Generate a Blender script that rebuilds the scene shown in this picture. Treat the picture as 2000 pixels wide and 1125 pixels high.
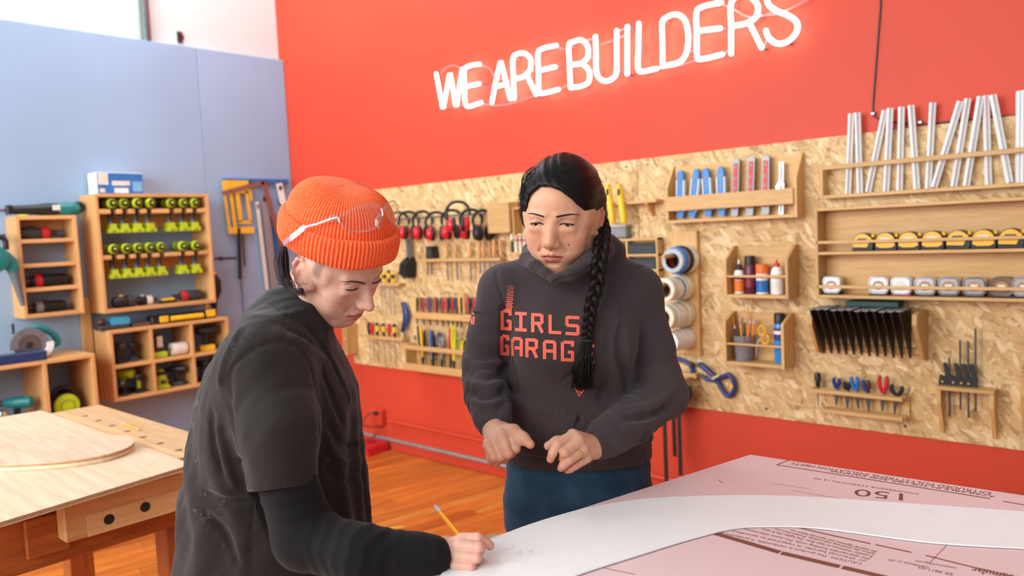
import bpy, math, random
import numpy as np
from mathutils import Vector, Matrix
from mathutils.bvhtree import BVHTree
random.seed(7)
for _o in list(bpy.data.objects): bpy.data.objects.remove(_o)
S = bpy.context.scene
C = S.collection

# ------------------------------------------------------------------ camera
F_PX, YAW, PITCH, ROLL, CAM_H = 1517.44, -.743529, .0717745, -.0477447, 1.471
FWD = np.array([math.sin(YAW)*math.cos(PITCH), math.cos(YAW)*math.cos(PITCH), -math.sin(PITCH)])
_r = np.array([math.cos(YAW), -math.sin(YAW), 0.]); _u = np.cross(_r, FWD)
RGT = math.cos(ROLL)*_r + math.sin(ROLL)*_u
UPV = -math.sin(ROLL)*_r + math.cos(ROLL)*_u
cam_data = bpy.data.cameras.new('camera'); cam = bpy.data.objects.new('camera', cam_data); C.objects.link(cam)
cam_data.sensor_width = 36; cam_data.lens = F_PX/2000*36; cam_data.clip_start = .05
cam.matrix_world = Matrix([[RGT[0], UPV[0], -FWD[0], 0], [RGT[1], UPV[1], -FWD[1], 0], [RGT[2], UPV[2], -FWD[2], CAM_H], [0, 0, 0, 1]])
cam_data.dof.use_dof = True; cam_data.dof.focus_distance = 1.50; cam_data.dof.aperture_fstop = 3.4
S.camera = cam

# ------------------------------------------------------------------ light
w = bpy.data.worlds.new('world'); S.world = w; w.use_nodes = True
w.node_tree.nodes['Background'].inputs[0].default_value = (.86, .97, 1.0, 1)
w.node_tree.nodes['Background'].inputs[1].default_value = .46
def area(name, loc, target, sx, sy, power, col=(1, 1, 1)):
    l = bpy.data.lights.new(name, 'AREA'); l.shape = 'RECTANGLE'; l.size = sx; l.size_y = sy; l.energy = power; l.color = col
    o = bpy.data.objects.new(name, l); C.objects.link(o); o.location = loc
    o.rotation_euler = (Vector(target)-Vector(loc)).to_track_quat('-Z', 'Y').to_euler()
    return o
area('assumed_window_light', (-3.5, -2.2, 2.4), (-3.6, 3.2, 1.5), 3.2, 2.6, 205, (.93, .97, 1))  # area light where unseen windows are assumed, behind and left of the camera
area('people_fill', (-.6, -2.6, 2.7), (-1.1, 1.1, 1.2), 2.6, 2.0, 95, (1, .98, .95))  # fill light added behind the camera to brighten the two people
area('added_corner_fill', (-4.3, 2.0, 4.3), (-4.4, 2.6, 0), 1.8, 1.8, 65, (.94, .98, 1))  # assumed overhead light, out of view, added to brighten the red wall's upper left
S.view_settings.view_transform = 'Standard'; S.view_settings.look = 'None'
S.view_settings.gamma = 1; S.view_settings.use_curve_mapping = False
S.view_settings.exposure = 0.23

# ------------------------------------------------------------------ frames and pixel helpers
WY, BX = 3.306, -5.298          # front of the board wall, front of the blue panels
RED = ((0, WY), 0.0); BLUE = ((BX, 0), math.pi/2); WORLD = ((0, 0), 0.0); PEOPLE = ((0, 0), -YAW)
def ray(x, y): return FWD + RGT*(x-1000)/F_PX - UPV*(y-562.5)/F_PX
def PR(x, y, d=0.):             # photo pixel -> (a, z) on the plane d in front of the red board wall
    r = ray(x, y); t = (WY-d)/r[1]; return r[0]*t, CAM_H+r[2]*t
def PB(x, y, d=0.):             # the same for the blue panel wall
    r = ray(x, y); t = (BX+d)/r[0]; return r[1]*t, CAM_H+r[2]*t
def PZ(x, y, z):
    r = ray(x, y); t = (z-CAM_H)/r[2]; return r[0]*t, r[1]*t
def UZ(x, y, v):                # (right, away, up) at horizontal distance v from the camera
    r = ray(x, y); fh = np.array([math.sin(YAW), math.cos(YAW), 0]); rh = np.array([math.cos(YAW), -math.sin(YAW), 0])
    t = v/(r@fh); return np.array([(r@rh)*t, v, CAM_H+r[2]*t])

# ------------------------------------------------------------------ mesh building
class G:
    def __init__(s): s.v = []; s.f = []; s.mi = []; s.m = 0
    def add(s, V, Fc, M=None):
        n = len(s.v)
        if M is not None: V = [tuple(M @ Vector(p)) for p in V]
        s.v += [tuple(p) for p in V]; s.f += [tuple(i+n for i in f) for f in Fc]; s.mi += [s.m]*len(Fc); return s
    def box(s, x0, x1, y0, y1, z0, z1, b=.0015, M=None):
        x0, x1 = sorted((x0, x1)); y0, y1 = sorted((y0, y1)); z0, z1 = sorted((z0, z1))
        b = min(b, (x1-x0)*.45, (y1-y0)*.45, (z1-z0)*.45)
        X = ((x0, x1), (y0, y1), (z0, z1)); V = []; idx = {}
        for sx in (0, 1):
            for sy in (0, 1):
                for sz in (0, 1):
                    for ax in range(3):
                        p = [X[0][sx], X[1][sy], X[2][sz]]
                        for k, sg in enumerate((sx, sy, sz)):
                            if k != ax: p[k] += b if sg == 0 else -b
                        idx[(sx, sy, sz, ax)] = len(V); V.append(tuple(p))
        Fc = []
        for ax in range(3):
            o = [k for k in range(3) if k != ax]
            for sg in (0, 1):
                q = []
                for (a, c) in ((0, 0), (1, 0), (1, 1), (0, 1)):
                    t = [0, 0, 0]; t[ax] = sg; t[o[0]] = a; t[o[1]] = c; q.append(idx[(*t, ax)])
                if (sg == 1) == (ax == 1): q.reverse()
                Fc.append(q)
        for ax in range(3):
            o = [k for k in range(3) if k != ax]
            for a in (0, 1):
                for c in (0, 1):
                    t0 = [0, 0, 0]; t0[o[0]] = a; t0[o[1]] = c; t1 = t0[:]; t1[ax] = 1
                    Fc.append([idx[(*t0, o[0])], idx[(*t1, o[0])], idx[(*t1, o[1])], idx[(*t0, o[1])]])
        for sx in (0, 1):
            for sy in (0, 1):
                for sz in (0, 1): Fc.append([idx[(sx, sy, sz, k)] for k in range(3)])
        return s.add(V, Fc, M)
    def ring_tube(s, pts, rad, n=10, closed=False, caps=True, sq=1., M=None):
        P = [Vector(p) for p in pts]; m = len(P)
        R_ = rad if hasattr(rad, '__len__') else [rad]*m
        V = []; prev = None
        for i in range(m):
            if closed: t = P[(i+1) % m]-P[i-1]
            else: t = P[min(i+1, m-1)]-P[max(i-1, 0)]
            t.normalize()
            if prev is None:
                a = Vector((0, 0, 1)) if abs(t.z) < .9 else Vector((1, 0, 0))
                prev = (a-t*a.dot(t)).normalized()
            prev = prev-t*prev.dot(t)
            if prev.length < 1e-6: prev = t.orthogonal()
            prev.normalize(); b = t.cross(prev)
            for k in range(n):
                an = 2*math.pi*k/n
                V.append(tuple(P[i]+(prev*math.cos(an)+b*math.sin(an)*sq)*R_[i]))
        Fc = []
        for i in range(m if closed else m-1):
            j = (i+1) % m
            for k in range(n): Fc.append((i*n+k, i*n+(k+1) % n, j*n+(k+1) % n, j*n+k))
        if caps and not closed: Fc += [tuple(range(n))[::-1], tuple((m-1)*n+k for k in range(n))]
        return s.add(V, Fc, M)
    def cyl(s, p0, p1, r0, r1=None, n=14, M=None): return s.ring_tube([p0, p1], [r0, r0 if r1 is None else r1], n, M=M)
    def bar(s, p0, p1, w, t, up=(0, 0, 1), M=None):      # rectangular bar, width w across, thickness t along 'up'
        a = Vector(p0); b = Vector(p1); d = (b-a).normalized(); u = Vector(up); u = (u-d*u.dot(d)).normalized(); c = d.cross(u)
        V = []
        for p in (a, b):
            for (i, j) in ((-1, -1), (1, -1), (1, 1), (-1, 1)): V.append(tuple(p+c*(i*w/2)+u*(j*t/2)))
        return s.add(V, [(0, 3, 2, 1), (4, 5, 6, 7), (0, 1, 5, 4), (1, 2, 6, 5), (2, 3, 7, 6), (3, 0, 4, 7)], M)
    def lathe(s, prof, n=20, M=None, axis='z', at=(0, 0, 0), ribs=0, ra=0):
        V = []; m = len(prof)
        for r, z in prof:
            for k in range(n):
                an = 2*math.pi*k/n; rr = r*(1+ra*math.cos(ribs*an)) if ribs else r
                a, b = rr*math.cos(an), rr*math.sin(an)
                p = (a, b, z) if axis == 'z' else ((z, a, b) if axis == 'x' else (b, z, a))
                V.append((p[0]+at[0], p[1]+at[1], p[2]+at[2]))
        Fc = [(i*n+k, i*n+(k+1) % n, (i+1)*n+(k+1) % n, (i+1)*n+k) for i in range(m-1) for k in range(n)]
        Fc += [tuple(range(n))[::-1], tuple((m-1)*n+k for k in range(n))]
        return s.add(V, Fc, M)
    def prism(s, poly, d0, d1, axis='y', M=None):         # poly in the other two axes
        n = len(poly)
        def mk(a, b, d): return {'y': (a, d, b), 'z': (a, b, d), 'x': (d, a, b)}[axis]
        V = [mk(a, b, d0) for a, b in poly]+[mk(a, b, d1) for a, b in poly]
        Fc = [tuple(range(n)), tuple(range(2*n-1, n-1, -1))]+[(k, n+k, n+(k+1) % n, (k+1) % n) for k in range(n)]
        return s.add(V, Fc, M)
    def ball(s, c, r, n=14, M=None):
        r = r if hasattr(r, '__len__') else (r, r, r); V = []; m = n//2
        for i in range(1, m):
            th = math.pi*i/m
            for k in range(n):
                an = 2*math.pi*k/n
                V.append((c[0]+r[0]*math.sin(th)*math.cos(an), c[1]+r[1]*math.sin(th)*math.sin(an), c[2]+r[2]*math.cos(th)))
        V += [(c[0], c[1], c[2]+r[2]), (c[0], c[1], c[2]-r[2])]; t = len(V)-2
        Fc = [(i*n+k, (i+1)*n+k, (i+1)*n+(k+1) % n, i*n+(k+1) % n) for i in range(m-2) for k in range(n)]
        Fc += [(t, k, (k+1) % n) for k in range(n)]+[(t+1, (m-2)*n+(k+1) % n, (m-2)*n+k) for k in range(n)]
        return s.add(V, Fc, M)

def rrect(x0, x1, y0, y1, r, n=4):
    out = []
    for cx, cy, a0 in ((x1-r, y1-r, 0), (x0+r, y1-r, 90), (x0+r, y0+r, 180), (x1-r, y0+r, 270)):
        for i in range(n+1):
            a = math.radians(a0+90*i/n); out.append((cx+r*math.cos(a), cy+r*math.sin(a)))
    return out
def bez(pts, n=24):                                      # Catmull-Rom through points
    P = [np.array(p, float) for p in pts]; out = []; m = len(P)
    for i in range(m-1):
        a = P[max(i-1, 0)]; b = P[i]; c = P[i+1]; d = P[min(i+2, m-1)]
        k = max(2, n//(m-1))
        for j in range(k):
            t = j/k; out.append(.5*(2*b+(c-a)*t+(2*a-5*b+4*c-d)*t*t+(3*b-a-3*c+d)*t**3))
    out.append(P[-1]); return [tuple(p) for p in out]

ORG = {}
def fmat(frame, loc): 
    (ox, oy), th = frame; c, s_ = math.cos(th), math.sin(th)
    return (ox+c*loc[0]-s_*loc[1], oy+s_*loc[0]+c*loc[1], loc[2])
def tag(o, label=None, cat=None, group=None, kind=None):
    if label: o['label'] = label
    if cat: o['category'] = cat
    if group: o['group'] = group
    if kind: o['kind'] = kind
    return o
def thing(name, label, cat, frame=WORLD, org=(0, 0, 0), group=None, loc=None, tilt=0, spin=0):
    o = bpy.data.objects.new(name, None); o.empty_display_size = .05; C.objects.link(o)
    o.location = fmat(frame, org if loc is None else loc); o.rotation_euler = (0, tilt, frame[1]+spin)
    ORG[o] = org if loc is None else (0, 0, 0)
    return tag(o, label, cat, group)
def _mesh(name, g, mat, org, smooth):
    me = bpy.data.meshes.new(name)
    me.from_pydata([(x-org[0], y-org[1], z-org[2]) for x, y, z in g.v], [], g.f)
    for m in (mat if isinstance(mat, (list, tuple)) else [mat]): me.materials.append(m)
    if any(g.mi): me.polygons.foreach_set('material_index', g.mi)
    import bmesh as _b
    bm = _b.new(); bm.from_mesh(me); _b.ops.recalc_face_normals(bm, faces=bm.faces); bm.to_mesh(me); bm.free()
    if smooth:
        me.polygons.foreach_set('use_smooth', [True]*len(me.polygons))
        try: me.set_sharp_from_angle(angle=math.radians(38))
        except Exception: pass
    me.update(); return me
def part(parent, name, g, mat, smooth=False, label=None, kind=None):
    o = bpy.data.objects.new(name, _mesh(name, g, mat, ORG[parent], smooth)); C.objects.link(o); o.parent = parent
    ORG[o] = ORG[parent]; return tag(o, label, None, None, kind)
def solid(name, label, cat, g, mat, frame=WORLD, org=None, group=None, smooth=False, kind=None):
    if org is None:
        a = np.array(g.v); org = tuple((a.min(0)+a.max(0))/2*np.array([1, 1, 0])+np.array([0, 0, a[:, 2].min()]))
    o = bpy.data.objects.new(name, _mesh(name, g, mat, org, smooth)); C.objects.link(o)
    o.location = fmat(frame, org); o.rotation_euler = (0, 0, frame[1]); ORG[o] = org
    return tag(o, label, cat, group, kind)
def dup(root, label, frame, loc, tilt=0, spin=0, group=None, scale=None):
    r = root.copy(); C.objects.link(r); r.location = fmat(frame, loc); r.rotation_euler = (0, tilt, frame[1]+spin)
    if scale: r.scale = scale
    tag(r, label, None, group)
    for ch in list(root.children):
        c = ch.copy(); C.objects.link(c); c.parent = r
        for gch in list(ch.children):
            d = gch.copy(); C.objects.link(d); d.parent = c
    return r
ORD = ['first', 'second', 'third', 'fourth', 'fifth', 'sixth', 'seventh', 'eighth', 'ninth', 'tenth', 'eleventh', 'twelfth', 'thirteenth', 'fourteenth', 'fifteenth', 'sixteenth']

# ------------------------------------------------------------------ materials
def lin(c):
    return tuple(((x/255)/12.92 if x/255 <= .04045 else ((x/255+.055)/1.055)**2.4) for x in c)
def nm(name):
    m = bpy.data.materials.new(name); m.use_nodes = True; nt = m.node_tree
    return m, nt, nt.nodes['Principled BSDF']
def node(nt, t, **kw):
    n = nt.nodes.new(t)
    for k, v in kw.items():
        if k in n.inputs: n.inputs[k].default_value = v
        else: setattr(n, k, v)
    return n
def ramp(nt, stops):
    r = nt.nodes.new('ShaderNodeValToRGB'); e = r.color_ramp.elements
    while len(e) < len(stops): e.new(.5)
    for i, (p, c) in enumerate(stops): e[i].position = p; e[i].color = (*c, 1)
    return r
MC = {}
def pm(name, col, rough=.5, metal=0., var=.10, scale=25., bump=0., bscale=None, spec=.5, alpha=1., trans=0., coat=0.):
    if name in MC: return MC[name]
    m, nt, b = nm(name); c = lin(col)
    tc = node(nt, 'ShaderNodeTexCoord'); nz = node(nt, 'ShaderNodeTexNoise', Scale=scale, Detail=3.)
    nt.links.new(tc.outputs['Object'], nz.inputs['Vector'])
    r = ramp(nt, [(.3, tuple(x*(1-var) for x in c)), (.7, tuple(min(1, x*(1+var)) for x in c))])
    nt.links.new(nz.outputs[0], r.inputs[0]); nt.links.new(r.outputs[0], b.inputs['Base Color'])
    b.inputs['Roughness'].default_value = rough; b.inputs['Metallic'].default_value = metal
    b.inputs['Specular IOR Level'].default_value = spec; b.inputs['Alpha'].default_value = alpha
    b.inputs['Transmission Weight'].default_value = trans; b.inputs['Coat Weight'].default_value = coat
    if bump:
        n2 = node(nt, 'ShaderNodeTexNoise', Scale=bscale or scale*4, Detail=4.); nt.links.new(tc.outputs['Object'], n2.inputs['Vector'])
        bp = node(nt, 'ShaderNodeBump', Strength=bump, Distance=.002)
        nt.links.new(n2.outputs[0], bp.inputs['Height']); nt.links.new(bp.outputs[0], b.inputs['Normal'])
    MC[name] = m; return m
def wood(name, c0, c1, axis='x', scale=9., stretch=12., rough=.5, contrast=(.3, .7), rnd=True, coat=0.):
    if name in MC: return MC[name]
    m, nt, b = nm(name)
    tc = node(nt, 'ShaderNodeTexCoord'); mp = node(nt, 'ShaderNodeMapping')
    sc = [stretch]*3; sc['xyz'.index(axis)] = 1.; mp.inputs['Scale'].default_value = sc
    oi = node(nt, 'ShaderNodeObjectInfo')
    ad = node(nt, 'ShaderNodeVectorMath', operation='ADD'); cm = node(nt, 'ShaderNodeCombineXYZ')
    mu = node(nt, 'ShaderNodeMath', operation='MULTIPLY'); mu.inputs[1].default_value = 7.
    nt.links.new(oi.outputs['Random'], mu.inputs[0])
    for k in range(3): nt.links.new(mu.outputs[0], cm.inputs[k])
    nt.links.new(tc.outputs['Object'], ad.inputs[0]); nt.links.new(cm.outputs[0], ad.inputs[1])
    nt.links.new(ad.outputs[0], mp.inputs['Vector'])
    nz = node(nt, 'ShaderNodeTexNoise', Scale=scale, Detail=5., Roughness=.6, Distortion=.6)
    nt.links.new(mp.outputs[0], nz.inputs['Vector'])
    r = ramp(nt, [(contrast[0], lin(c0)), (contrast[1], lin(c1))]); nt.links.new(nz.outputs[0], r.inputs[0])
    hs = node(nt, 'ShaderNodeHueSaturation'); mr = node(nt, 'ShaderNodeMapRange'); mr.inputs['To Min'].default_value = .84; mr.inputs['To Max'].default_value = 1.12
    nt.links.new(oi.outputs['Random'], mr.inputs['Value']); nt.links.new(mr.outputs[0], hs.inputs['Value'])
    nt.links.new(r.outputs[0], hs.inputs['Color']); nt.links.new(hs.outputs[0], b.inputs['Base Color'])
    b.inputs['Roughness'].default_value = rough; b.inputs['Coat Weight'].default_value = coat; b.inputs['Coat Roughness'].default_value = .25
    bp = node(nt, 'ShaderNodeBump', Strength=.15, Distance=.001)
    nt.links.new(nz.outputs[0], bp.inputs['Height']); nt.links.new(bp.outputs[0], b.inputs['Normal'])
    MC[name] = m; return m
PLY = ((194, 146, 86), (212, 167, 107)); CAB = ((206, 150, 90), (224, 174, 114))
def ply(ax='x'): return wood('birch_ply_'+ax, *PLY, ax, 7., 10., .5)
def cab(ax='x'): return wood('cabinet_wood_'+ax, *CAB, ax, 7., 10., .5)
BLK = pm('black_plastic', (22, 22, 24), .45); DGREY = pm('dark_grey_plastic', (52, 52, 56), .5); GREY = pm('grey_plastic', (128, 128, 130), .5)
LIME = pm('lime_plastic', (186, 208, 36), .4); TEAL = pm('teal_plastic', (20, 118, 120), .4); REDP = pm('red_plastic', (196, 32, 36), .4)
YEL = pm('yellow_plastic', (240, 186, 28), .4); BLUP = pm('blue_plastic', (30, 104, 176), .4); NAVY = pm('navy_plastic', (32, 48, 112), .45)
WHT = pm('white_plastic', (236, 236, 232), .45); STEEL = pm('brushed_steel', (150, 150, 153), .36, 1., .06); DSTEEL = pm('dark_steel', (84, 82, 84), .4, .9)
PURP = pm('purple_plastic', (84, 48, 92), .45); ORNG = pm('orange_plastic', (232, 106, 30), .45)
CHROME = pm('polished_chrome', (216, 214, 212), .16, 1., .03); RUB = pm('black_rubber', (30, 28, 30), .7)
# ================================================================== the room
WALLY = WY+.012
def wall_paint(name, col, rough, bump=.12, col2=None):
    m, nt, b = nm(name); c = lin(col)
    tc = node(nt, 'ShaderNodeTexCoord'); n1 = node(nt, 'ShaderNodeTexNoise', Scale=1.3, Detail=4.)
    n2 = node(nt, 'ShaderNodeTexNoise', Scale=90., Detail=3.); n3 = node(nt, 'ShaderNodeTexNoise', Scale=7., Detail=2.)
    for n in (n1, n2, n3): nt.links.new(tc.outputs['Object'], n.inputs['Vector'])
    r = ramp(nt, [(.35, tuple(x*.96 for x in c)), (.65, tuple(min(1, x*1.04) for x in c))])
    nt.links.new(n1.outputs[0], r.inputs[0]); nt.links.new(r.outputs[0], b.inputs['Base Color'])
    b.inputs['Roughness'].default_value = rough; b.inputs['Specular IOR Level'].default_value = .28
    mx = node(nt, 'ShaderNodeMath', operation='ADD'); nt.links.new(n2.outputs[0], mx.inputs[0]); nt.links.new(n3.outputs[0], mx.inputs[1])
    bp = node(nt, 'ShaderNodeBump', Strength=bump, Distance=.0015); nt.links.new(mx.outputs[0], bp.inputs['Height'])
    nt.links.new(bp.outputs[0], b.inputs['Normal']); return m
RED_P = wall_paint('red_wall_paint', (204, 68, 44), .5); BLUE_P = wall_paint('blue_wall_paint', (147, 172, 200), .5, .08)
WHITE_P = wall_paint('white_wall_paint', (208, 210, 208), .6, .1)

def struct(name, g, mat, label=None, smooth=False):
    return solid(name, label, None, g, mat, kind='structure', smooth=smooth)
struct('wall_back', G().box(-5.5, 3.2, WALLY, WALLY+.15, 0, 4.4), RED_P, 'tall orange red painted wall with glossy finish')
struct('wall_left', G().box(-5.51, -5.36, -3.4, WALLY-.001, 0, 4.4), WHITE_P, 'white upper wall above the blue panels')
struct('wall_panel_left', G().box(-5.36+.001, BX, -3.4, 2.633, .0, 2.856, .004), BLUE_P, 'wide periwinkle blue wall panel behind tool cabinets')
struct('wall_panel_corner', G().box(-5.36+.001, BX-.001, 2.635, 3.3165, .0, 2.856, .004), BLUE_P, 'narrow periwinkle blue wall panel next to red wall')
struct('baseboard_back', G().box(-5.35, 3.2, WALLY-.014, WALLY+.001, 0, .105, .004), RED_P, 'red painted baseboard at the foot of red wall')

FLOORW = wood('fir_floor', (176, 84, 22), (226, 136, 52), 'y', 3.5, 16., .34, (.28, .72), coat=.25)
fl = struct('floor', G().box(-5.5, 3.2, -3.4, WALLY, -.05, -.004), wood('floor_base', (120, 58, 20), (150, 76, 26), 'y', 4., 12., .5), 'orange varnished fir plank floor')
th = math.radians(79); fd = np.array([math.cos(th), math.sin(th)]); fn = np.array([math.sin(th), -math.cos(th)])
pw = .088; s0 = np.array([-4.75, 0.3]); rs = random.Random(3); cnt = 0
FLW = [FLOORW, wood('fir_floor_light', (196, 106, 34), (236, 158, 72), 'y', 3.5, 16., .34, (.28, .72), coat=.25), wood('fir_floor_dark', (158, 68, 16), (208, 112, 38), 'y', 3.5, 16., .34, (.28, .72), coat=.25)]
for i in range(-6, 46):
    base = s0+fn*pw*i; t0 = -1.0+rs.uniform(-.7, 0)
    while True:
        tw = (WALLY-.016-(base+fn*pw*.5)[1])/fd[1]
        if t0 > tw-.05: break
        t1 = t0+rs.uniform(1.3, 2.6); end = t1 >= tw-.3
        if end: t1 = tw
        P_ = []
        for sgn, t in ((-1, t0), (1, t0), (1, t1), (-1, t1)):
            q = base+fn*(pw*.5-.0012)*sgn+fd*(t+(.001 if t == t0 else -.001))
            if end and t == t1: q = q+fd*((WALLY-.016-q[1])/fd[1])
            P_.append(q)
        mid = sum(P_)/4
        if mid[0] > -5.2 and max(p[0] for p in P_) < 3 and min(p[0] for p in P_) > -5.29:
            c_, s_ = math.cos(th-math.pi/2), math.sin(th-math.pi/2)
            loc = [((p-mid)[0]*c_+(p-mid)[1]*s_, -(p-mid)[0]*s_+(p-mid)[1]*c_) for p in P_]
            po = part(fl, 'plank', G().prism(loc, -.018, 0, 'z'), rs.choice(FLW[:1]*3+FLW[1:]))
            # mesh is written about its own middle so the grain runs along the plank
            po.data.transform(Matrix.Translation(Vector(ORG[fl])))
            po.location = (mid[0]-ORG[fl][0], mid[1]-ORG[fl][1], -ORG[fl][2]); po.rotation_euler = (0, 0, th-math.pi/2); cnt += 1
        t0 = t1
        if end: break

# ---------------------------------------------------------------- strand boards
def osb_mat():
    m, nt, b = nm('strand_board'); tc = node(nt, 'ShaderNodeTexCoord')
    prev = None
    cols = [lin((188, 146, 92)), lin((212, 176, 122)), lin((224, 190, 138)), lin((204, 162, 106)), lin((234, 206, 160))]
    dn = node(nt, 'ShaderNodeTexNoise', Scale=9., Detail=2.); nt.links.new(tc.outputs['Object'], dn.inputs['Vector'])
    for i, (ang, sc) in enumerate(((.25, (14, 1, 50)), (-.6, (13, 1, 46)), (1.15, (16, 1, 54)), (-.1, (10, 1, 40)), (2.2, (18, 1, 60)))):
        mp = node(nt, 'ShaderNodeMapping'); mp.inputs['Rotation'].default_value = (0, ang, 0); mp.vector_type = 'POINT'
        mp2 = node(nt, 'ShaderNodeMapping'); mp2.inputs['Scale'].default_value = sc; mp2.inputs['Location'].default_value = (i*3.7, 0, i*1.9)
        vd = node(nt, 'ShaderNodeVectorMath', operation='MULTIPLY_ADD'); vd.inputs[1].default_value = (.05, 0, .05)
        nt.links.new(dn.outputs['Color'], vd.inputs[0]); nt.links.new(tc.outputs['Object'], vd.inputs[2])
        nt.links.new(vd.outputs[0], mp.inputs['Vector']); nt.links.new(mp.outputs[0], mp2.inputs['Vector'])
        vo = node(nt, 'ShaderNodeTexVoronoi', Scale=1.); nt.links.new(mp2.outputs[0], vo.inputs['Vector'])
        sp = node(nt, 'ShaderNodeSeparateColor'); nt.links.new(vo.outputs['Color'], sp.inputs[0])
        rp = ramp(nt, [(.0, tuple(x*.80 for x in cols[0])), (.14, cols[3]), (.5, cols[1]), (.8, cols[2]), (1., cols[4])]); nt.links.new(sp.outputs[0], rp.inputs[0])
        ed = ramp(nt, [(.0, (1, 1, 1)), (.55, (.96, .95, .93)), (.8, (.72, .66, .58))]); nt.links.new(vo.outputs['Distance'], ed.inputs[0])
        ml = node(nt, 'ShaderNodeMix', data_type='RGBA', blend_type='MULTIPLY'); ml.inputs[0].default_value = .8
        nt.links.new(rp.outputs[0], ml.inputs[6]); nt.links.new(ed.outputs[0], ml.inputs[7])
        if prev is None: prev = ml.outputs[2]
        else:
            mk = ramp(nt, [(.52, (0, 0, 0)), (.54, (1, 1, 1))]); nt.links.new(sp.outputs[1], mk.inputs[0])
            mx = node(nt, 'ShaderNodeMix', data_type='RGBA'); nt.links.new(mk.outputs[0], mx.inputs[0])
            nt.links.new(prev, mx.inputs[6]); nt.links.new(ml.outputs[2], mx.inputs[7]); prev = mx.outputs[2]
    n4 = node(nt, 'ShaderNodeTexNoise', Scale=120., Detail=2.); nt.links.new(tc.outputs['Object'], n4.inputs['Vector'])
    sk = ramp(nt, [(.27, (.35, .25, .15)), (.36, (1, 1, 1))]); nt.links.new(n4.outputs[0], sk.inputs[0])
    mm = node(nt, 'ShaderNodeMix', data_type='RGBA', blend_type='MULTIPLY'); mm.inputs[0].default_value = .5
    nt.links.new(prev, mm.inputs[6]); nt.links.new(sk.outputs[0], mm.inputs[7])
    nt.links.new(mm.outputs[2], b.inputs['Base Color']); b.inputs['Roughness'].default_value = .6
    bp = node(nt, 'ShaderNodeBump', Strength=.3, Distance=.001)
    nt.links.new(mm.outputs[2], bp.inputs['Height']); nt.links.new(bp.outputs[0], b.inputs['Normal'])
    return m
OSB = osb_mat()
for nme, x0, x1 in (('left part of red wall, behind the people', -4.62, -2.1605), ('right part of red wall, behind ruler and tape shelves', -2.1575, .29)):
    o = solid('strand_board', 'pale oriented strand board on '+nme, 'board', G().box(x0, x1, 0, .0118, .582, 1.801, .001), OSB, RED)
    gs = G()
    for k in range(5):
        for zz in (.62, 1.77):
            xx = x0+.06+(x1-x0-.12)*k/4; gs.cyl((xx, .002, zz), (xx, -.0018, zz), .006, n=10)
    part(o, 'screw_heads', gs, DSTEEL, kind='stuff')

# ---------------------------------------------------------------- neon sign
m, nt, b = nm('white_neon_glow'); b.inputs['Emission Color'].default_value = (1, .97, .95, 1); b.inputs['Emission Strength'].default_value = 6.; b.inputs['Base Color'].default_value = (.9, .9, .9, 1)
NEON = m
ND = .045-.012
def nv(p): a, z = PR(820+p[0]*.4, p[1]*.4, ND); return (a, -ND, z)
sa, sz = PR(1200, 150, ND)
sign = thing('neon_sign', 'white glowing neon sign reading WE ARE BUILDERS high on red wall', 'sign', RED, (sa, -ND, sz))
LT = {
 'W': [[(80, 360), (113, 538), (147, 350), (178, 528), (207, 338)]],
 'E1': [[(292, 313), (240, 322), (218, 345), (219, 420), (221, 498), (238, 520), (299, 501)], [(222, 424), (290, 409)]],
 'A': [[(352, 500), (372, 390), (395, 296), (418, 390), (441, 482)], [(364, 425), (424, 410)]],
 'R1': [[(461, 481), (457, 380), (455, 285), (478, 263), (515, 262), (541, 292), (537, 342), (505, 374), (470, 384)], [(524, 370), (568, 461)]],
 'E2': [[(666, 222), (600, 237), (577, 262), (579, 350), (581, 438), (598, 456), (676, 437)], [(580, 346), (661, 326)]],
 'B': [[(735, 425), (731, 320), (728, 222), (748, 204), (790, 196), (820, 228), (819, 278), (790, 308), (745, 316)], [(790, 308), (826, 345), (824, 398), (790, 420), (735, 428)]],
 'U': [[(858, 178), (860, 270), (862, 350), (880, 385), (912, 396), (945, 380), (960, 348), (961, 240), (961, 150)]],
 'I': [[(1013, 130), (1012, 360)]],
 'L': [[(1069, 115), (1067, 230), (1065, 330), (1085, 349), (1156, 335)]],
 'D': [[(1186, 322), (1184, 200), (1183, 112), (1202, 86), (1250, 70), (1294, 98), (1311, 180), (1301, 258), (1265, 304), (1186, 322)]],
 'E3': [[(1472, 12), (1380, 33), (1351, 62), (1352, 160), (1353, 268), (1372, 289), (1476, 266)], [(1353, 152), (1466, 138)]],
 'R2': [[(1520, 262), (1520, 140), (1519, 22), (1552, -18), (1610, -18), (1650, 28), (1642, 80), (1600, 112), (1535, 126)], [(1608, 110), (1669, 232)]],
 'S': [[(1830, -20), (1800, -52), (1745, -58), (1702, -25), (1701, 18), (1740, 52), (1800, 76), (1842, 112), (1836, 162), (1790, 206), (1740, 211), (1702, 182), (1690, 150)]]}
for k, strokes in LT.items():
    g = G(); gs = G()
    for st in strokes:
        P3 = [nv(p) for p in st]
        if k in 'WA' or len(st) == 2: pts = P3
        else: pts = bez(P3, 6*len(st))
        if k == 'W' or k == 'A':
            pts = []
            for i in range(len(P3)-1):
                a_, b_ = np.array(P3[i]), np.array(P3[i+1])
                for t in np.linspace(.06 if i else 0, .94 if i < len(P3)-2 else 1, 5): pts.append(tuple(a_*(1-t)+b_*t))
        g.ring_tube(pts, .0100, 10)
        for q in (pts[0], pts[-1]): g.ball(q, .0100, 10)
        for q in (pts[len(pts)//4], pts[(3*len(pts))//4]): gs.cyl((q[0], q[1], q[2]), (q[0]+.004, .010, q[2]), .006, .008, 8)
    lo = part(sign, 'letter', g, NEON, True, 'glowing white letter '+k[0])
    part(lo, 'tube_support', gs, GREY, kind='stuff')
gw = G()
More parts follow.
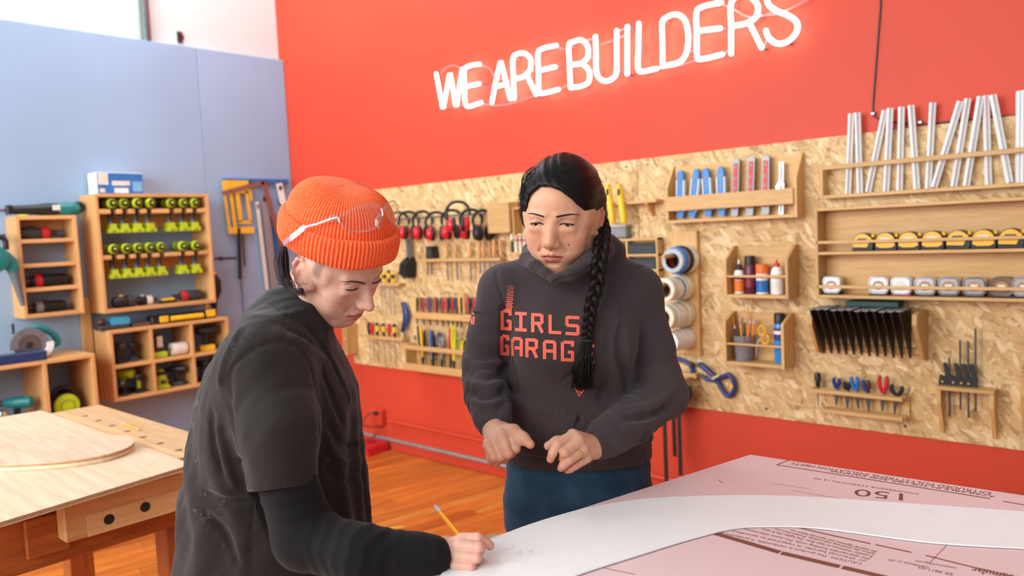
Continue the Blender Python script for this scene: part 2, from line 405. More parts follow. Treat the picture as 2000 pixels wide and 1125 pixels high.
for st in ([(207, 340), (160, 318), (120, 330), (95, 360)], [(290, 318), (330, 330), (356, 370)], [(300, 505), (360, 515), (440, 505), (520, 480), (560, 465)], [(668, 230), (700, 238), (728, 235)], [(676, 437), (705, 420), (733, 405)],
           [(790, 200), (830, 190), (858, 185)], [(961, 152), (985, 140), (1012, 132)], [(880, 215), (950, 190), (1010, 165)], [(1156, 335), (1185, 332), (1260, 318), (1350, 292)], [(1475, 20), (1530, 45), (1590, 78), (1650, 80), (1710, 60)], [(1470, 268), (1498, 245), (1520, 225)], [(1669, 230), (1690, 195), (1700, 175)], [(1640, 70), (1720, 70), (1800, 40), (1880, 0), (1930, -30)]):
    gw.ring_tube(bez([tuple(np.array(nv(p))+np.array((0, .012, 0))) for p in st], 14), .0032, 6)
part(sign, 'wiring', gw, pm('grey_tube_wire', (150, 142, 140), .4), True, kind='stuff')

# power cable stapled down the red wall
def wallpt(x, y, d=-.008): a, z = PR(x, y, d); return (a, -d, z)
g = G(); g.ring_tube(bez([wallpt(1745, -420), wallpt(1732, -200), wallpt(1722, -40), wallpt(1719, 20), wallpt(1712, 110), wallpt(1706, 190), wallpt(1705, 218), wallpt(1712, 230), wallpt(1742, 238), wallpt(1800, 243), wallpt(1870, 236), wallpt(1980, 226), wallpt(2040, 219)], 50), .0035, 6)
cb = solid('power_cable', 'thin black cable running down red wall to board edge', 'cable', g, BLK, RED, smooth=True)
g = G()
for p in ((1705, 222), (1797, 239)): a, z = PR(p[0], p[1], 0); part(cb, 'cable_staple', G().box(a-.008, a+.008, 0-.006, .0115, z-.006, z+.006, .002), STEEL)

# outlet, conduits, charger
a, z = PR(744, 812, -.012)
ob = thing('outlet_box', 'red painted electrical outlet box low on red wall', 'outlet', RED, (a, .012, z-.055))
part(ob, 'box_body', G().box(a-.06, a+.06, .012, -.035, z-.055, z+.055, .006), RED_P)
fp = part(ob, 'face_plate', G().box(a-.05, a+.05, -.035, -.041, z-.045, z+.045, .004), RED_P)
g = G()
for k in (-1, 1): g.box(a-.017, a+.017, -.041, -.0435, z+k*.02-.014, z+k*.02+.014, .004)
part(fp, 'socket', g, pm('red_socket', (190, 48, 36), .4))
p0 = PR(760, 821, -.005); p1 = PR(945, 860, -.005)
g = G(); g.ring_tube([(p0[0], -.004, p0[1]), (p1[0], -.004, p1[1]), (PR(1380, 951, -.005)[0], -.004, PR(1380, 951, -.005)[1])], .012, 10)
solid('wall_conduit', 'thin red painted conduit running right from outlet box', 'pipe', g, RED_P, RED, smooth=True)
p0 = PR(700, 844, .02); p1 = PR(953, 905, .02); zz = (p0[1]+p1[1])/2
g = G(); g.ring_tube([(-5.1, -.014, zz), (2.5, -.014, zz)], .0125, 12)
cp = solid('floor_conduit', 'bare grey metal conduit along the foot of red wall', 'pipe', g, pm('galvanised_pipe', (170, 164, 160), .45, .6), RED, smooth=True)
g = G()
for xx in (-4.4, -3.2, -2.2, -1.0): g.box(xx-.01, xx+.01, .011, -.03, zz-.016, zz+.018, .003)
part(cp, 'pipe_strap', g, STEEL)
cx, cy = PZ(722, 882, .0)
ch = thing('battery_charger', 'red battery charger lying on the floor by red wall', 'charger', WORLD, (cx, cy, 0))
M_ = Matrix.Translation((cx, cy, 0))
part(ch, 'housing', G().prism([(-.11, .0), (.11, 0), (.10, .055), (.06, .07), (-.09, .07), (-.11, .05)], -.09, .09, 'y', M_), REDP)
part(ch, 'top_slot', G().box(-.06, .04, -.04, .04, .07, .078, .003, M_), pm('dull_red', (150, 26, 26), .5))
part(ch, 'base_strip', G().box(-.105, .105, -.085, .085, .001, .012, .002, M_), BLK)
a, z = PR(737, 806, .04)
g = G(); q0 = (a, WY-.03-.02, z); c3 = (cx-.03, cy+.03, .05)
g.ring_tube(bez([q0, (a-.05, WY-.08, z-.01), (a-.085, WY-.1, z-.09), (cx+.02, cy+.13, .14), (cx-.03, cy+.10, .05)], 24), .0035, 6)
g.box(a-.015, a+.015, WY-.065, WY-.04, z-.012, z+.012, .004)
solid('charger_cord', 'thin black cord from outlet box down to red charger', 'cord', g, BLK, smooth=True)
a, b_ = PZ(777, 1032, 0.)
solid('wood_scrap', 'tiny yellow wood scrap lying on orange floor between people', 'wood scrap', G().box(-.035, .035, -.01, .01, .0005, .008, .002, Matrix.Translation((a, b_, 0)) @ Matrix.Rotation(.9, 4, 'Z')), pm('scrap_yellow', (230, 176, 66), .6))

# upper wall pipe and bracket
XU = -5.36-BX
def up(x, y, d): a, z = PB(x, y, d); return (a, -d, z)
t0 = up(278, -30, -.03); t1 = up(286, 78, -.03)
g = G(); g.ring_tube([(t0[0], .029, 4.39), (t0[0], .029, 2.8565)], .030, 18)
pp = solid('riser_pipe', 'grey metal riser pipe on white wall above blue panel', 'pipe', g, pm('grey_pipe', (120, 128, 130), .3, .7), BLUE, smooth=True)
g = G()
for z_ in (3.3, 3.9): g.box(t0[0]-.045, t0[0]+.045, .0605, -.006, z_-.012, z_+.012, .003)
part(pp, 'pipe_clamp', g, DSTEEL)
q = up(354, 72, -.035)
br = thing('wall_hook', 'small dark metal hook bracket on white wall above blue panel', 'hook', BLUE, (q[0], .06, q[2]-.035))
part(br, 'plate', G().box(q[0]-.018, q[0]+.018, .0615, .05, q[2]-.035, q[2]+.04, .002), pm('brown_steel', (70, 58, 56), .5, .5))
g = G(); g.ring_tube(bez([(q[0], .05, q[2]+.02), (q[0], .02, q[2]+.015), (q[0]+.005, .012, q[2]-.01), (q[0], .03, q[2]-.025)], 12), .006, 8)
part(br, 'hook_arm', g, pm('dark_red_hook', (96, 40, 44), .5), True)
# ================================================================== tool wall (board wall frame: a to the right, y = -distance from the board, z up)
def bx(a0, a1, d0, d1, z0, z1, b=.0015): return G().box(a0, a1, -d1, -d0, z0, z1, b)
def rest(px, py, d): return PR(px, py, d)
PX, PZm = ply('x'), ply('z')
# ---- level rack
A0, A1 = -1.952, -1.322
lr = thing('level_rack', 'wide plywood wall rack holding blue and red levels', 'rack', RED, (-1.64, 0, 1.474))
part(lr, 'back_panel', bx(A0+.013, A1-.013, .0005, .012, 1.476, 1.742), PX)
for a in (A0, A1-.012): part(lr, 'side_panel', G().prism([(-.0005, 1.476), (-.081, 1.476), (-.081, 1.642), (-.012, 1.748), (-.0005, 1.748)], a, a+.012, 'x'), PZm)
part(lr, 'bottom_shelf', bx(A0+.012, A1-.012, .012, .081, 1.476, 1.490), PX)
part(lr, 'front_lip', bx(A0+.002, A1-.012, .081, .091, 1.533, 1.600), PX)
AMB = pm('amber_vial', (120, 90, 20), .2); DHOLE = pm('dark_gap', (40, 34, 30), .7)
def level(name, kind, label, loc, tilt, h, group):
    t = thing(name, label, 'level', RED, loc=loc, tilt=tilt, group=group)
    wd = .034
    if kind == 'blue':
        part(t, 'body', G().prism([(-.012, 0), (.012, 0), (.016, .012), (.016, h-.022), (.009, h), (-.009, h), (-.016, h-.022), (-.016, .012)], -.009, .009, 'y'), pm('level_blue', (28, 120, 196), .35))
        for s in (-1, 1): part(t, 'rail', G().box(s*.0165-.0025+.002*s, s*.0165+.0025+.002*s, -.0115, .0115, .03, h-.045, .001), WHT)
        zs = (h*.42, h*.62, h*.80)
    elif kind == 'red':
        part(t, 'body', G().prism(rrect(-.0165, .0165, 0, h, .006), -.008, .008, 'y'), pm('cast_silver', (132, 132, 136), .4, .5))
        part(t, 'web', G().prism(rrect(-.011, .011, .03 if h > .21 else .05, h-.018, .005), -.0095, -.0075, 'y'), REDP)
        zs = (h*.5, h*.66, h*.86)
    for z in zs:
        part(t, 'vial', G().lathe([(.0065, -.0105), (.0065, -.007)], 12, axis='y', at=(0, 0, z)), AMB, True)
    return t
for i, (tx, ty, bx_, by) in enumerate(((655, 205, 655, 562), (775, 192, 742, 560), (843, 187, 865, 550), (955, 176, 965, 545))):
    p = PR(1160+tx*.26, 280+ty*.26, .045); q = PR(1160+bx_*.26, 280+by*.26, .045); h = math.hypot(p[0]-q[0], p[1]-q[1])
    level('torpedo_level', 'blue', ORD[i]+' blue torpedo level from the left in the level rack', (q[0], -.045, max(q[1], 1.4905)), math.atan2(p[0]-q[0], p[1]-q[1]), h, 'levels in the wall rack')
for i, (tx, ty, bx_, by) in enumerate(((1075, 118, 1062, 545), (1190, 104, 1175, 540), (1297, 96, 1295, 532))):
    p = PR(1160+tx*.26, 280+ty*.26, .04); q = PR(1160+bx_*.26, 280+by*.26, .04); h = math.hypot(p[0]-q[0], p[1]-q[1])
    level('magnetic_level', 'red', ORD[i]+' red and silver torpedo level from the left in level rack', (q[0], -.042, max(q[1], 1.4905)), math.atan2(p[0]-q[0], p[1]-q[1]), h, 'levels in the wall rack')
p = PR(1160+1422*.26, 280+160*.26, .04); q = PR(1160+1408*.26, 280+528*.26, .04)
cs = thing('combination_square', 'silver combination square standing at right end of level rack', 'square', RED, loc=(q[0], -.042, 1.4905), tilt=.03)
part(cs, 'blade', G().box(-.011, .011, -.002, .002, 0, .225, .0008), STEEL)
part(cs, 'groove', G().box(-.003, .003, -.0028, -.002, .01, .215, .0003), DSTEEL)
part(cs, 'head', G().prism([(-.018, .10), (.016, .095), (.016, .135), (-.004, .15), (-.018, .13)], -.009, .009), STEEL)
part(cs, 'lock_knob', G().lathe([(.009, -.018), (.011, -.014), (.007, -.009)], 14, axis='y', at=(-.008, 0, .118)), CHROME, True)

# ---- tape roll board
A0, A1 = -1.966, -1.826
tb = thing('tape_board', 'tall plywood board with pegs for tape rolls', 'rack', RED, (-1.9, 0, .846))
part(tb, 'board', bx(A0, A1, .0005, .024, .846, 1.437, .002), PZm)
CREAM = pm('cream_tape', (226, 214, 188), .6); WTAPE = pm('white_tape', (232, 230, 224), .55); BTAPE = pm('blue_tape', (44, 108, 190), .5); KTAPE = pm('black_tape', (26, 28, 28), .5); GTAPE = pm('grey_clear_tape', (176, 186, 194), .2)
TAN = pm('tan_tape', (206, 172, 120), .6); CORE = pm('cardboard_core', (150, 112, 76), .8)
rolls = [(1336, 507, [(WTAPE, .062, .045, 'thick white'), (KTAPE, .064, .02, 'black'), (TAN, .056, .016, 'tan'), (BTAPE, .060, .022, 'bright blue'), (GTAPE, .053, .024, 'translucent grey')]),
         (1330, 561, [(CREAM, .060, .045, 'cream'), (CREAM, .056, .022, 'narrow cream'), (BTAPE, .051, .014, 'thin blue'), (WTAPE, .052, .046, 'white'), (CREAM, .052, .046, 'wide cream')]),
         (1330, 613, [(CREAM, .062, .048, 'cream'), (CREAM, .058, .045, 'cream'), (WTAPE, .056, .045, 'white'), (CREAM, .054, .045, 'cream')]),
         (1336, 661, [(WTAPE, .048, .040, 'small white'), (WTAPE, .047, .040, 'small white'), (WTAPE, .046, .040, 'small white'), (WTAPE, .046, .040, 'small white')])]
for r_i, (x, y, lst) in enumerate(rolls):
    a, z = PR(x, y, .05); hole = .036 if r_i < 3 else .027; zpg = z+hole-.0125
    part(tb, 'peg', G().cyl((a, -.012, zpg), (a, -.235, zpg), .0095, n=14), PX, True)
    d = .0245
    for k, (mt, r, wd, nme) in enumerate(lst):
        ri = hole; r *= 1.06; zc = z
        t = thing('tape_roll', ('%s tape roll, %s from the board, on %s peg from top' % (nme, ORD[k], ORD[r_i])), 'tape', RED, loc=(a, -d, zc), group='tape rolls on the peg board')
        g = G(); g.lathe([(ri, 0), (r-.002, 0), (r, -.002), (r, -wd+.002), (r-.002, -wd), (ri, -wd), (ri, -wd+.0005)], 28, axis='y'); g.f = g.f[:-2]
        g.f += [(6*28+k2, 6*28+(k2+1) % 28, (k2+1) % 28, k2) for k2 in range(28)]; g.mi = [0]*len(g.f)
        part(t, 'tape', g, mt, True)
        g = G(); g.lathe([(ri-.003, -.001), (ri+.0005, -.001), (ri+.0005, -wd-.0006), (ri-.003, -wd-.0006)], 24, axis='y'); g.f = g.f[:-2]+[(3*24+k2, 3*24+(k2+1) % 24, (k2+1) % 24, k2) for k2 in range(24)]; g.mi = [0]*len(g.f)
        part(t, 'core', g, CORE if mt in (CREAM, TAN, WTAPE) else (REDP if mt is BTAPE else KTAPE), True)
        d += wd+.0015

# ---- bottle shelf and pencil shelf
def ushelf(name, label, a0, a1, zb, zt, ztb, zd, dep=.117):
    t = thing(name, label, 'shelf', RED, ((a0+a1)/2, 0, zb))
    part(t, 'back_panel', bx(a0+.012, a1-.012, .0005, .011, zb, ztb-.004), PX)
    for a in (a0, a1-.012): part(t, 'side_panel', G().prism([(-.0005, zb), (-dep, zb), (-dep, zt-.012), (-dep+.004, zt), (-.03, ztb), (-.0005, ztb)], a, a+.012, 'x'), PZm)
    part(t, 'bottom_shelf', bx(a0+.012, a1-.012, .011, dep, zb, zb+.014), PX)
    part(t, 'dowel', G().cyl((a0+.008, -dep+.008, zd), (a1-.008, -dep+.008, zd), .0055, n=12), PX, True)
    return t
ushelf('bottle_shelf', 'small plywood wall shelf holding four glue bottles', -1.645, -1.353, 1.134, 1.303, 1.360, 1.228)
ushelf('pencil_shelf', 'small plywood wall shelf with pencil cup and blue can', -1.656, -1.377, .832, 1.026, 1.062, .925)
def bot(name, label, px, d, z0, segs, frame=RED):
    a, _ = PR(px, 560, d); t = thing(name, label, 'bottle', RED, loc=(a, -d, z0))
    for pn, prof, mt in segs: part(t, pn, G().lathe(prof, 20), mt, True)
    return t
ZS = 1.1485
OB = pm('orange_label', (232, 120, 40), .5); BRN = pm('brown_cap', (70, 34, 26), .5); BURG = pm('burgundy_can', (96, 20, 44), .35); LBL = pm('pale_label', (226, 218, 206), .5)
bot('glue_bottle', 'orange and white wood glue bottle with brown spout cap', 1444, .06, ZS, [('body', [(.021, 0), (.023, .003), (.023, .09), (.017, .105)], WHT), ('label_band', [(.0235, .008), (.0235, .062)], OB), ('dark_band', [(.0237, .064), (.0237, .080)], BLK), ('cap', [(.017, .1045), (.014, .125), (.007, .132)], BRN), ('spout', [(.005, .131), (.003, .152)], WHT)])
bot('spray_can', 'burgundy spray can with tall black cap in bottle shelf', 1466, .055, ZS, [('body', [(.022, 0), (.025, .004), (.025, .125), (.019, .135)], BURG), ('label_band', [(.0253, .03), (.0253, .085)], pm('burgundy_dark', (128, 30, 56), .4)), ('cap', [(.0235, .131), (.0235, .164), (.021, .168)], BLK)])
bot('adhesive_can', 'blue and white adhesive can with orange cap in bottle shelf', 1489, .062, ZS, [('body', [(.023, 0), (.026, .004), (.026, .092)], WHT), ('label_band', [(.0263, .008), (.0263, .060)], BLUP), ('cap', [(.0265, .089), (.0265, .126), (.024, .130)], ORNG)])
wg = bot('school_glue_bottle', 'white school glue bottle with red twist cap', 1518, .06, ZS, [('body', [(.024, 0), (.027, .004), (.027, .085), (.022, .105), (.014, .118)], WHT), ('label_band', [(.0273, .010), (.0273, .055)], LBL), ('stripe', [(.0273, .072), (.0273, .085)], pm('glue_red', (226, 96, 60), .5)), ('cap', [(.014, .117), (.012, .134), (.005, .136), (.004, .150)], REDP)])
ZP = .8465
bot('aerosol_can', 'tall blue aerosol can with black cap in pencil shelf', 1521, .055, ZP, [('body', [(.022, 0), (.0245, .004), (.0245, .165), (.018, .18)], pm('can_blue', (44, 132, 200), .3)), ('label_band', [(.0248, .10), (.0248, .155)], NAVY), ('label_patch', [(.025, .128), (.025, .143)], LBL), ('cap', [(.0235, .174), (.0235, .214), (.020, .219)], BLK)])
a, _ = PR(1454, 680, .055)
m, nt, b = nm('smoky_plastic'); b.inputs['Base Color'].default_value = (*lin((150, 146, 150)), 1); b.inputs['Roughness'].default_value = .15; b.inputs['Alpha'].default_value = .45; SMOKE = m
cu = thing('pencil_cup', 'clear smoky plastic cup holding pencils in pencil shelf', 'cup', RED, loc=(a, -.058, ZP))
g = G(); g.lathe([(.036, .001), (.0445, .112), (.046, .112), (.046, .108), (.0375, 0), (.0, 0)], 28); g.f = g.f[:-2]; g.mi = [0]*len(g.f); part(cu, 'wall', g, SMOKE, True)
part(cu, 'base', G().lathe([(.036, .0008), (.036, .003)], 24), GREY)
part(cu, 'rim', G().ring_tube([(.046*math.cos(t), .046*math.sin(t), .112) for t in np.linspace(0, 6.2832, 25)[:-1]], .0015, 6, closed=True), GREY, True)
PENC = pm('pencil_yellow', (238, 160, 40), .4); TIPW = pm('sharpened_wood', (226, 186, 136), .6); ERS = pm('pink_eraser', (222, 140, 140), .6); GRAPH = pm('graphite', (50, 50, 52), .5)
def pencil(name, label, p0, p1, r=.0038, cat='pencil', frame=WORLD, mat=None, group=None):
    p0 = Vector(p0); p1 = Vector(p1); d = p1-p0; L = d.length; d.normalize()          # p0 tip, p1 eraser end
    t = thing(name, label, cat, frame, tuple(p0), group)
    part(t, 'shaft', G().ring_tube([p0+d*.022, p1-d*.018], r, 6), mat or PENC)
    part(t, 'sharpened_end', G().ring_tube([p0+d*.004, p0+d*.0221], [r*.25, r*.98], 8), TIPW, True)
    part(t, 'lead', G().ring_tube([p0, p0+d*.0045], [.0003, r*.28], 6), GRAPH, True)
    part(t, 'ferrule', G().ring_tube([p1-d*.0185, p1-d*.007], r*1.05, 10), pm('pale_ferrule', (206, 204, 206), .35, .35), True)
    part(t, 'eraser', G().ring_tube([p1-d*.0072, p1-d*.001, p1], [r*.95, r*.95, r*.6], 10), ERS, True)
    return t
rs = random.Random(5)
for i, (tx, ty, c_) in enumerate(((372, 850, PENC), (408, 870, PENC), (448, 800, PENC), (470, 880, ORNG), (485, 878, PENC), (500, 880, ORNG), (425, 900, PENC), (440, 875, BLK), (395, 905, DSTEEL))):
    ta, tz = PR(1280+tx*.391, 280+ty*.391, .06); ba = a+(ta-a)*.35
    pencil('pencil', ('%s %s from the left in the pencil cup' % (ORD[i], 'dark pen' if c_ in (BLK, DSTEEL) else 'orange pencil' if c_ is ORNG else 'yellow pencil')), (ba, -.055+rs.uniform(-.015, .02), ZP+.006), (ta, -.05+rs.uniform(-.02, .02), tz), frame=RED, mat=c_, group='pencils in the cup')
sc = thing('scissors', 'scissors with round yellow handles standing in pencil cup', 'scissors', RED, loc=PR(1480, 660, .06)[:1]+(-.06, .86))
for k, (cx_, cz_) in enumerate(((.022, .125), (.034, .088))):
    part(sc, 'handle', G().ring_tube([(cx_+.016*math.cos(t), (k-.5)*.006, cz_+.021*math.sin(t)) for t in np.linspace(0, 6.2832, 19)[:-1]], .0055, 8, closed=True), pm('scissor_yellow', (226, 166, 30), .4), True)
    part(sc, 'blade', G().prism([(-.012+.004*k, .0), (.004, .07), (.016, .085+.0*k), (.006, .09), (-.006, .07)], (k-.5)*.004-.001, (k-.5)*.004+.001), STEEL)

# ---- ruler rack
A0, A1 = -1.232, -.02
rr = thing('ruler_rack', 'long narrow plywood rack full of white triangular rulers', 'rack', RED, (-.7, 0, 1.546))
part(rr, 'front_rail', bx(A0+.011, A1, .05, .06, 1.664, 1.682), PX)
part(rr, 'bottom_shelf', bx(A0+.011, A1, .0005, .06, 1.546, 1.560), PX)
part(rr, 'side_panel', bx(A0, A0+.011, .0005, .06, 1.546, 1.682), PZm)
RUL = pm('ruler_white', (232, 230, 230), .5, var=.04)
prot = None
for i, (tx, ty, bx_, by) in enumerate(((313, 185, 293, 680), (355, 188, 370, 672), (520, 165, 415, 668), (555, 155, 530, 665), (620, 150, 608, 660), (683, 150, 718, 650), (812, 118, 783, 648), (985, 110, 823, 640), (1028, 88, 940, 635), (1110, 82, 1022, 630), (1135, 72, 1153, 625), (1187, 85, 1287, 605), (1345, 55, 1340, 610), (1374, 52, 1372, 608))):
    p = PR(1560+tx*.32, 160+ty*.32, .03); q = PR(1560+bx_*.32, 160+by*.32, .03); h = math.hypot(p[0]-q[0], p[1]-q[1])
    y = -.030 if i % 2 else -.022
    if i in (9, 11): y = -.035
    til = math.atan2(p[0]-q[0], p[1]-q[1]); lab = ORD[i]+' white triangular ruler from the left in the ruler rack'
    loc = (q[0], y, 1.5605+.0135*abs(math.sin(til)))
    if prot is None:
        prot = thing('triangular_ruler', lab, 'ruler', RED, loc=loc, tilt=til, group='white rulers in the rack')
        Lr = .322
        sec = [(-.0125, .006), (-.010, .008), (-.003, .001), (-.003, -.003), (-.0095, -.002), (-.0015, -.013), (.0015, -.013), (.0095, -.002), (.003, -.003), (.003, .001), (.010, .008), (.0125, .006), (.004, .008), (-.004, .008)]
        sec = [(-.0125, .0075), (-.0115, .0045), (-.005, .002), (-.0045, -.003), (-.0015, -.0125), (.0015, -.0125), (.0045, -.003), (.005, .002), (.0115, .0045), (.0125, .0075)]
        part(prot, 'body', G().prism(sec, 0, Lr, 'z'), RUL)
        gt = G()
        for k in range(60):
            z = .008+k*.0052; gt.box(-.0118, -.0118+(.005 if k % 5 == 0 else .003), .0038-.0012, .0044-.0012, z-.0003, z+.0003, .0001)
        part(prot, 'graduations', gt, GREY, kind='stuff')
    else: dup(prot, lab, RED, loc, til)

# ---- tape measure shelf (two tiers with rails)
A0, A1 = -1.243, -.02
ts = thing('tape_shelf', 'long two tier plywood shelf holding tape measures', 'shelf', RED, (-.7, 0, 1.140))
part(ts, 'back_panel', bx(A0+.012, A1, .0005, .010, 1.145, 1.495), ply('x'))
part(ts, 'side_panel', bx(A0, A0+.012, .0005, .10, 1.140, 1.508), PZm)
for z in (1.496, 1.317, 1.140): part(ts, 'shelf_board', bx(A0+.012, A1, .010, .10, z, z+.012), PX)
for z in (1.368, 1.186): part(ts, 'rail', bx(A0+.004, A1, .093, .100, z-.006, z+.006), PX)
TYEL = pm('tape_yellow', (240, 178, 24), .35)
def tape1(label, a, front):
    t = thing('tape_measure', label, 'tape measure', RED, loc=(a, -.052, 1.3295), group='yellow tape measures on the upper tier')
    arch = [(-.039, .004), (-.039, .03)]+[(-.037*math.cos(u), .034+.037*math.sin(u)) for u in np.linspace(.15, 2.99, 12)]+[(.039, .03), (.039, .004)]
    part(t, 'case', G().prism(arch, -.024, .024), BLK)
    part(t, 'base', G().box(-.040, .040, -.026, .026, 0, .012, .003), BLK)
    sh = [(-.036, .016), (-.037, .034)]+[(-.033*math.cos(u), .036+.032*math.sin(u)) for u in np.linspace(.2, 2.5, 9)]+[(.036, .05), (.024, .028), (.018, .014)]
    if front: sh = [(-.034, .018)]+[(-.034*math.cos(u), .036+.032*math.sin(u)) for u in np.linspace(.1, 3.04, 11)]+[(.034, .018), (.020, .011), (-.020, .011)]
    part(t, 'side_plate', G().prism(sh, -.0275, -.0235), TYEL)
    pl = part(t, 'window', G().prism(rrect(-.018, .018, .036, .05, .003), -.0285, -.0265), BLK if not front else LBL)
    part(t, 'lock_slider', G().box(.028, .042, -.010, .010, .05, .066, .003), TYEL)
    part(t, 'hook', G().box(-.0425, -.040, -.009, .009, .001, .012, .0005), STEEL)
for i, (x, fr) in enumerate(zip((390, 530, 670, 815, 970, 1125, 1290), (0, 1, 1, 1, 0, 1, 0))):
    tape1(ORD[i]+' yellow and black tape measure from the left on upper tier', PR(1560+x*.32, 470, .06)[0]+.004, fr)
def tape2(label, a, kind):
    t = thing('chrome_tape_measure', label, 'tape measure', RED, loc=(a, -.055, 1.1525), group='silver tape measures on the lower tier')
    body = WHT if kind == 'white' else (pm('brown_tape_case', (120, 86, 66), .35) if kind == 'brown' else pm('pearl_chrome', (206, 200, 200), .22, .75))
    part(t, 'case', G().prism(rrect(-.037, .037, .006, .074, .020, 6), -.022, .022), body, True)
    part(t, 'base', G().box(-.036, .036, -.022, .022, 0, .008, .002), BLK if kind != 'white' else pm('magenta_strip', (150, 40, 90), .5))
    part(t, 'rim', G().ring_tube([(x, -.022, z) for x, z in rrect(-.033, .033, .010, .070, .017, 5)], .003, 6, closed=True), CHROME, True)
    part(t, 'badge', G().prism([(.021*math.cos(u), .04+.018*math.sin(u)) for u in np.linspace(0, 6.2832, 17)[:-1]], -.0235, -.0215), pm('badge_tan', (178, 128, 84), .5) if kind != 'white' else LBL)
    part(t, 'badge_label', G().box(-.012, .012, -.0245, -.0232, .035, .047, .001), LBL if kind != 'brown' else CREAM)
for i, (x, k) in enumerate(zip((187, 445, 568, 700, 830, 970, 1120, 1245), ('c', 'c', 'white', 'c', 'c', 'c', 'brown', 'c'))):
    tape2(ORD[i]+' '+{'c': 'silver', 'white': 'white', 'brown': 'brown'}[k]+' tape measure from the left on lower tier', PR(1560+x*.3554, 553, .06)[0], k)

# ---- rafter squares rack
sq = thing('square_rack', 'plywood wall rack for black triangular rafter squares', 'rack', RED, (-1.06, 0, .89))
part(sq, 'bracket', G().prism([(-.0005, .893), (-.06, .905), (-.155, 1.05), (-.155, 1.088), (-.12, 1.094), (-.0005, 1.094)], -.862, -.846, 'x'), PZm)
part(sq, 'bracket', G().prism([(-.0005, .893), (-.05, .905), (-.12, 1.03), (-.12, 1.07), (-.0005, 1.07)], -1.268, -1.254, 'x'), PZm)
for z, d in ((1.035, .03), (.93, .03)): part(sq, 'cross_bar', bx(-1.254, -.862, .0005, d, z-.012, z+.012), PX)
BSQ = pm('black_square', (26, 24, 25), .45)
prot = None
for i in range(12):
    a = -1.236+i*.0305; lab = ORD[i]+' black triangular rafter square from the left in its rack'
    if prot is None:
        prot = thing('rafter_square', lab, 'square', RED, loc=(a, -.032, .90), group='black rafter squares')
        part(prot, 'plate', G().prism([(0, 0), (-.015, .0), (-.150, .192), (-.150, .199), (0, .199)], -.0016, .0016, 'x'), BSQ)
        part(prot, 'fence', G().box(-.011, .011, -.152, 0, .197, .2015, .001), pm('grey_fence', (128, 124, 126), .45))
        part(prot, 'scale_edge', G().bar((.0018, -.012, .006), (.0018, -.146, .19), .0006, .004), pm('scale_brown', (120, 84, 70), .5))
    else: dup(prot, lab, RED, (a, -.032, .90+.002*(i % 3)))
solid('green_notebook', 'dark green notebook lying on the rafter squares', 'notebook', G().box(-1.13, -.93, -.085, -.012, 1.1065, 1.128, .002), pm('green_cover', (34, 62, 62), .6), RED)

# ---- hand tools
def plier(label, a, d, zc, mats, h=.085, lean=0, jaw=.06, wd=.017, group='pliers', jmat=None, name='pliers'):
    t = thing(name, label, 'pliers', RED, loc=(a, -d, zc), tilt=lean, group=group)
    for s, mt in zip((-1, 1), mats):
        pts = bez([(s*.003, 0, -.004), (s*wd*.7, 0, h*.3), (s*wd, 0, h*.65), (s*wd*.85, 0, h)], 10)
        part(t, 'handle', G().ring_tube(pts, [.0062+.0026*math.sin(math.pi*i/(len(pts)-1)) for i in range(len(pts))], 8), mt, True)
        part(t, 'jaw', G().prism([(0, -.012), (s*.011, -.014), (s*.009, -.03), (s*.002, -jaw), (0, -jaw)], -.004, .004), jmat or DSTEEL)
    part(t, 'pivot', G().cyl((0, -.006, -.012), (0, .006, -.012), .007, n=12), STEEL, True)
    return t
def driver(label, a, d, z0, mats, hl=.075, sl=.09, r=.011, group='screwdrivers', name='screwdriver'):
    t = thing(name, label, 'screwdriver', RED, loc=(a, -d, z0), group=group)
    part(t, 'handle', G().lathe([(.006, 0), (r*.8, .008), (r*.75, .018), (r, .032), (r, hl-.012), (r*.8, hl)], 16, ribs=6, ra=.06), mats[0], True)
    part(t, 'grip_band', G().lathe([(r*1.04, .03), (r*1.1, .04), (r*1.1, hl-.026), (r*1.04, hl-.02)], 16), mats[1], True)
    part(t, 'shaft', G().cyl((0, 0, .001), (0, 0, -sl), .003, .0025, 8), STEEL, True)
    return t
# lower right pliers rack
pk = thing('pliers_rack', 'plywood rack of pliers above red wall base, two bars', 'rack', RED, (-1.1, 0, .645))
part(pk, 'back_panel', bx(-1.238, -.914, .0005, .010, .650, .742), PX)
for z, a0 in ((.733, -1.292), (.652, -1.238)):
    for d0, d1 in ((.010, .028), (.046, .07)): part(pk, 'slot_bar', bx(a0, -.924, d0, d1, z, z+.016), PX)
    for aa in (a0, -.93): part(pk, 'end_block', bx(aa, aa+.012, .026, .048, z, z+.016), PX)
def tpx(x, d=.036): return PR(1580+x*.2844, 760, d)[0]
t = driver('black handled awl at the left end of the lower pliers rack', tpx(62), .037, .752, (BLK, DGREY), .062, .08, .013)
plier('navy handled pliers, first pliers from left in lower rack', tpx(190), .037, .758, (NAVY, NAVY), .04, .02, .075, .011)
plier('slim black tipped pliers left of blue pliers in lower rack', tpx(262), .037, .756, (BLK, BLK), .03, .0, .08, .009)
plier('wide bright blue handled pliers in lower rack', tpx(322), .037, .758, (BLUP, BLUP), .052, -.12, .08, .012)
plier('navy and brown handled pliers in lower rack', tpx(398), .037, .756, (NAVY, BRN), .045, -.08, .085, .010)
plier('red handled pliers in lower rack with open grips', tpx(508), .037, .758, (REDP, REDP), .066, .04, .08, .015)
plier('black handled pliers at right end of lower rack', tpx(600), .037, .754, (BLK, BLK), .036, .1, .08, .02)
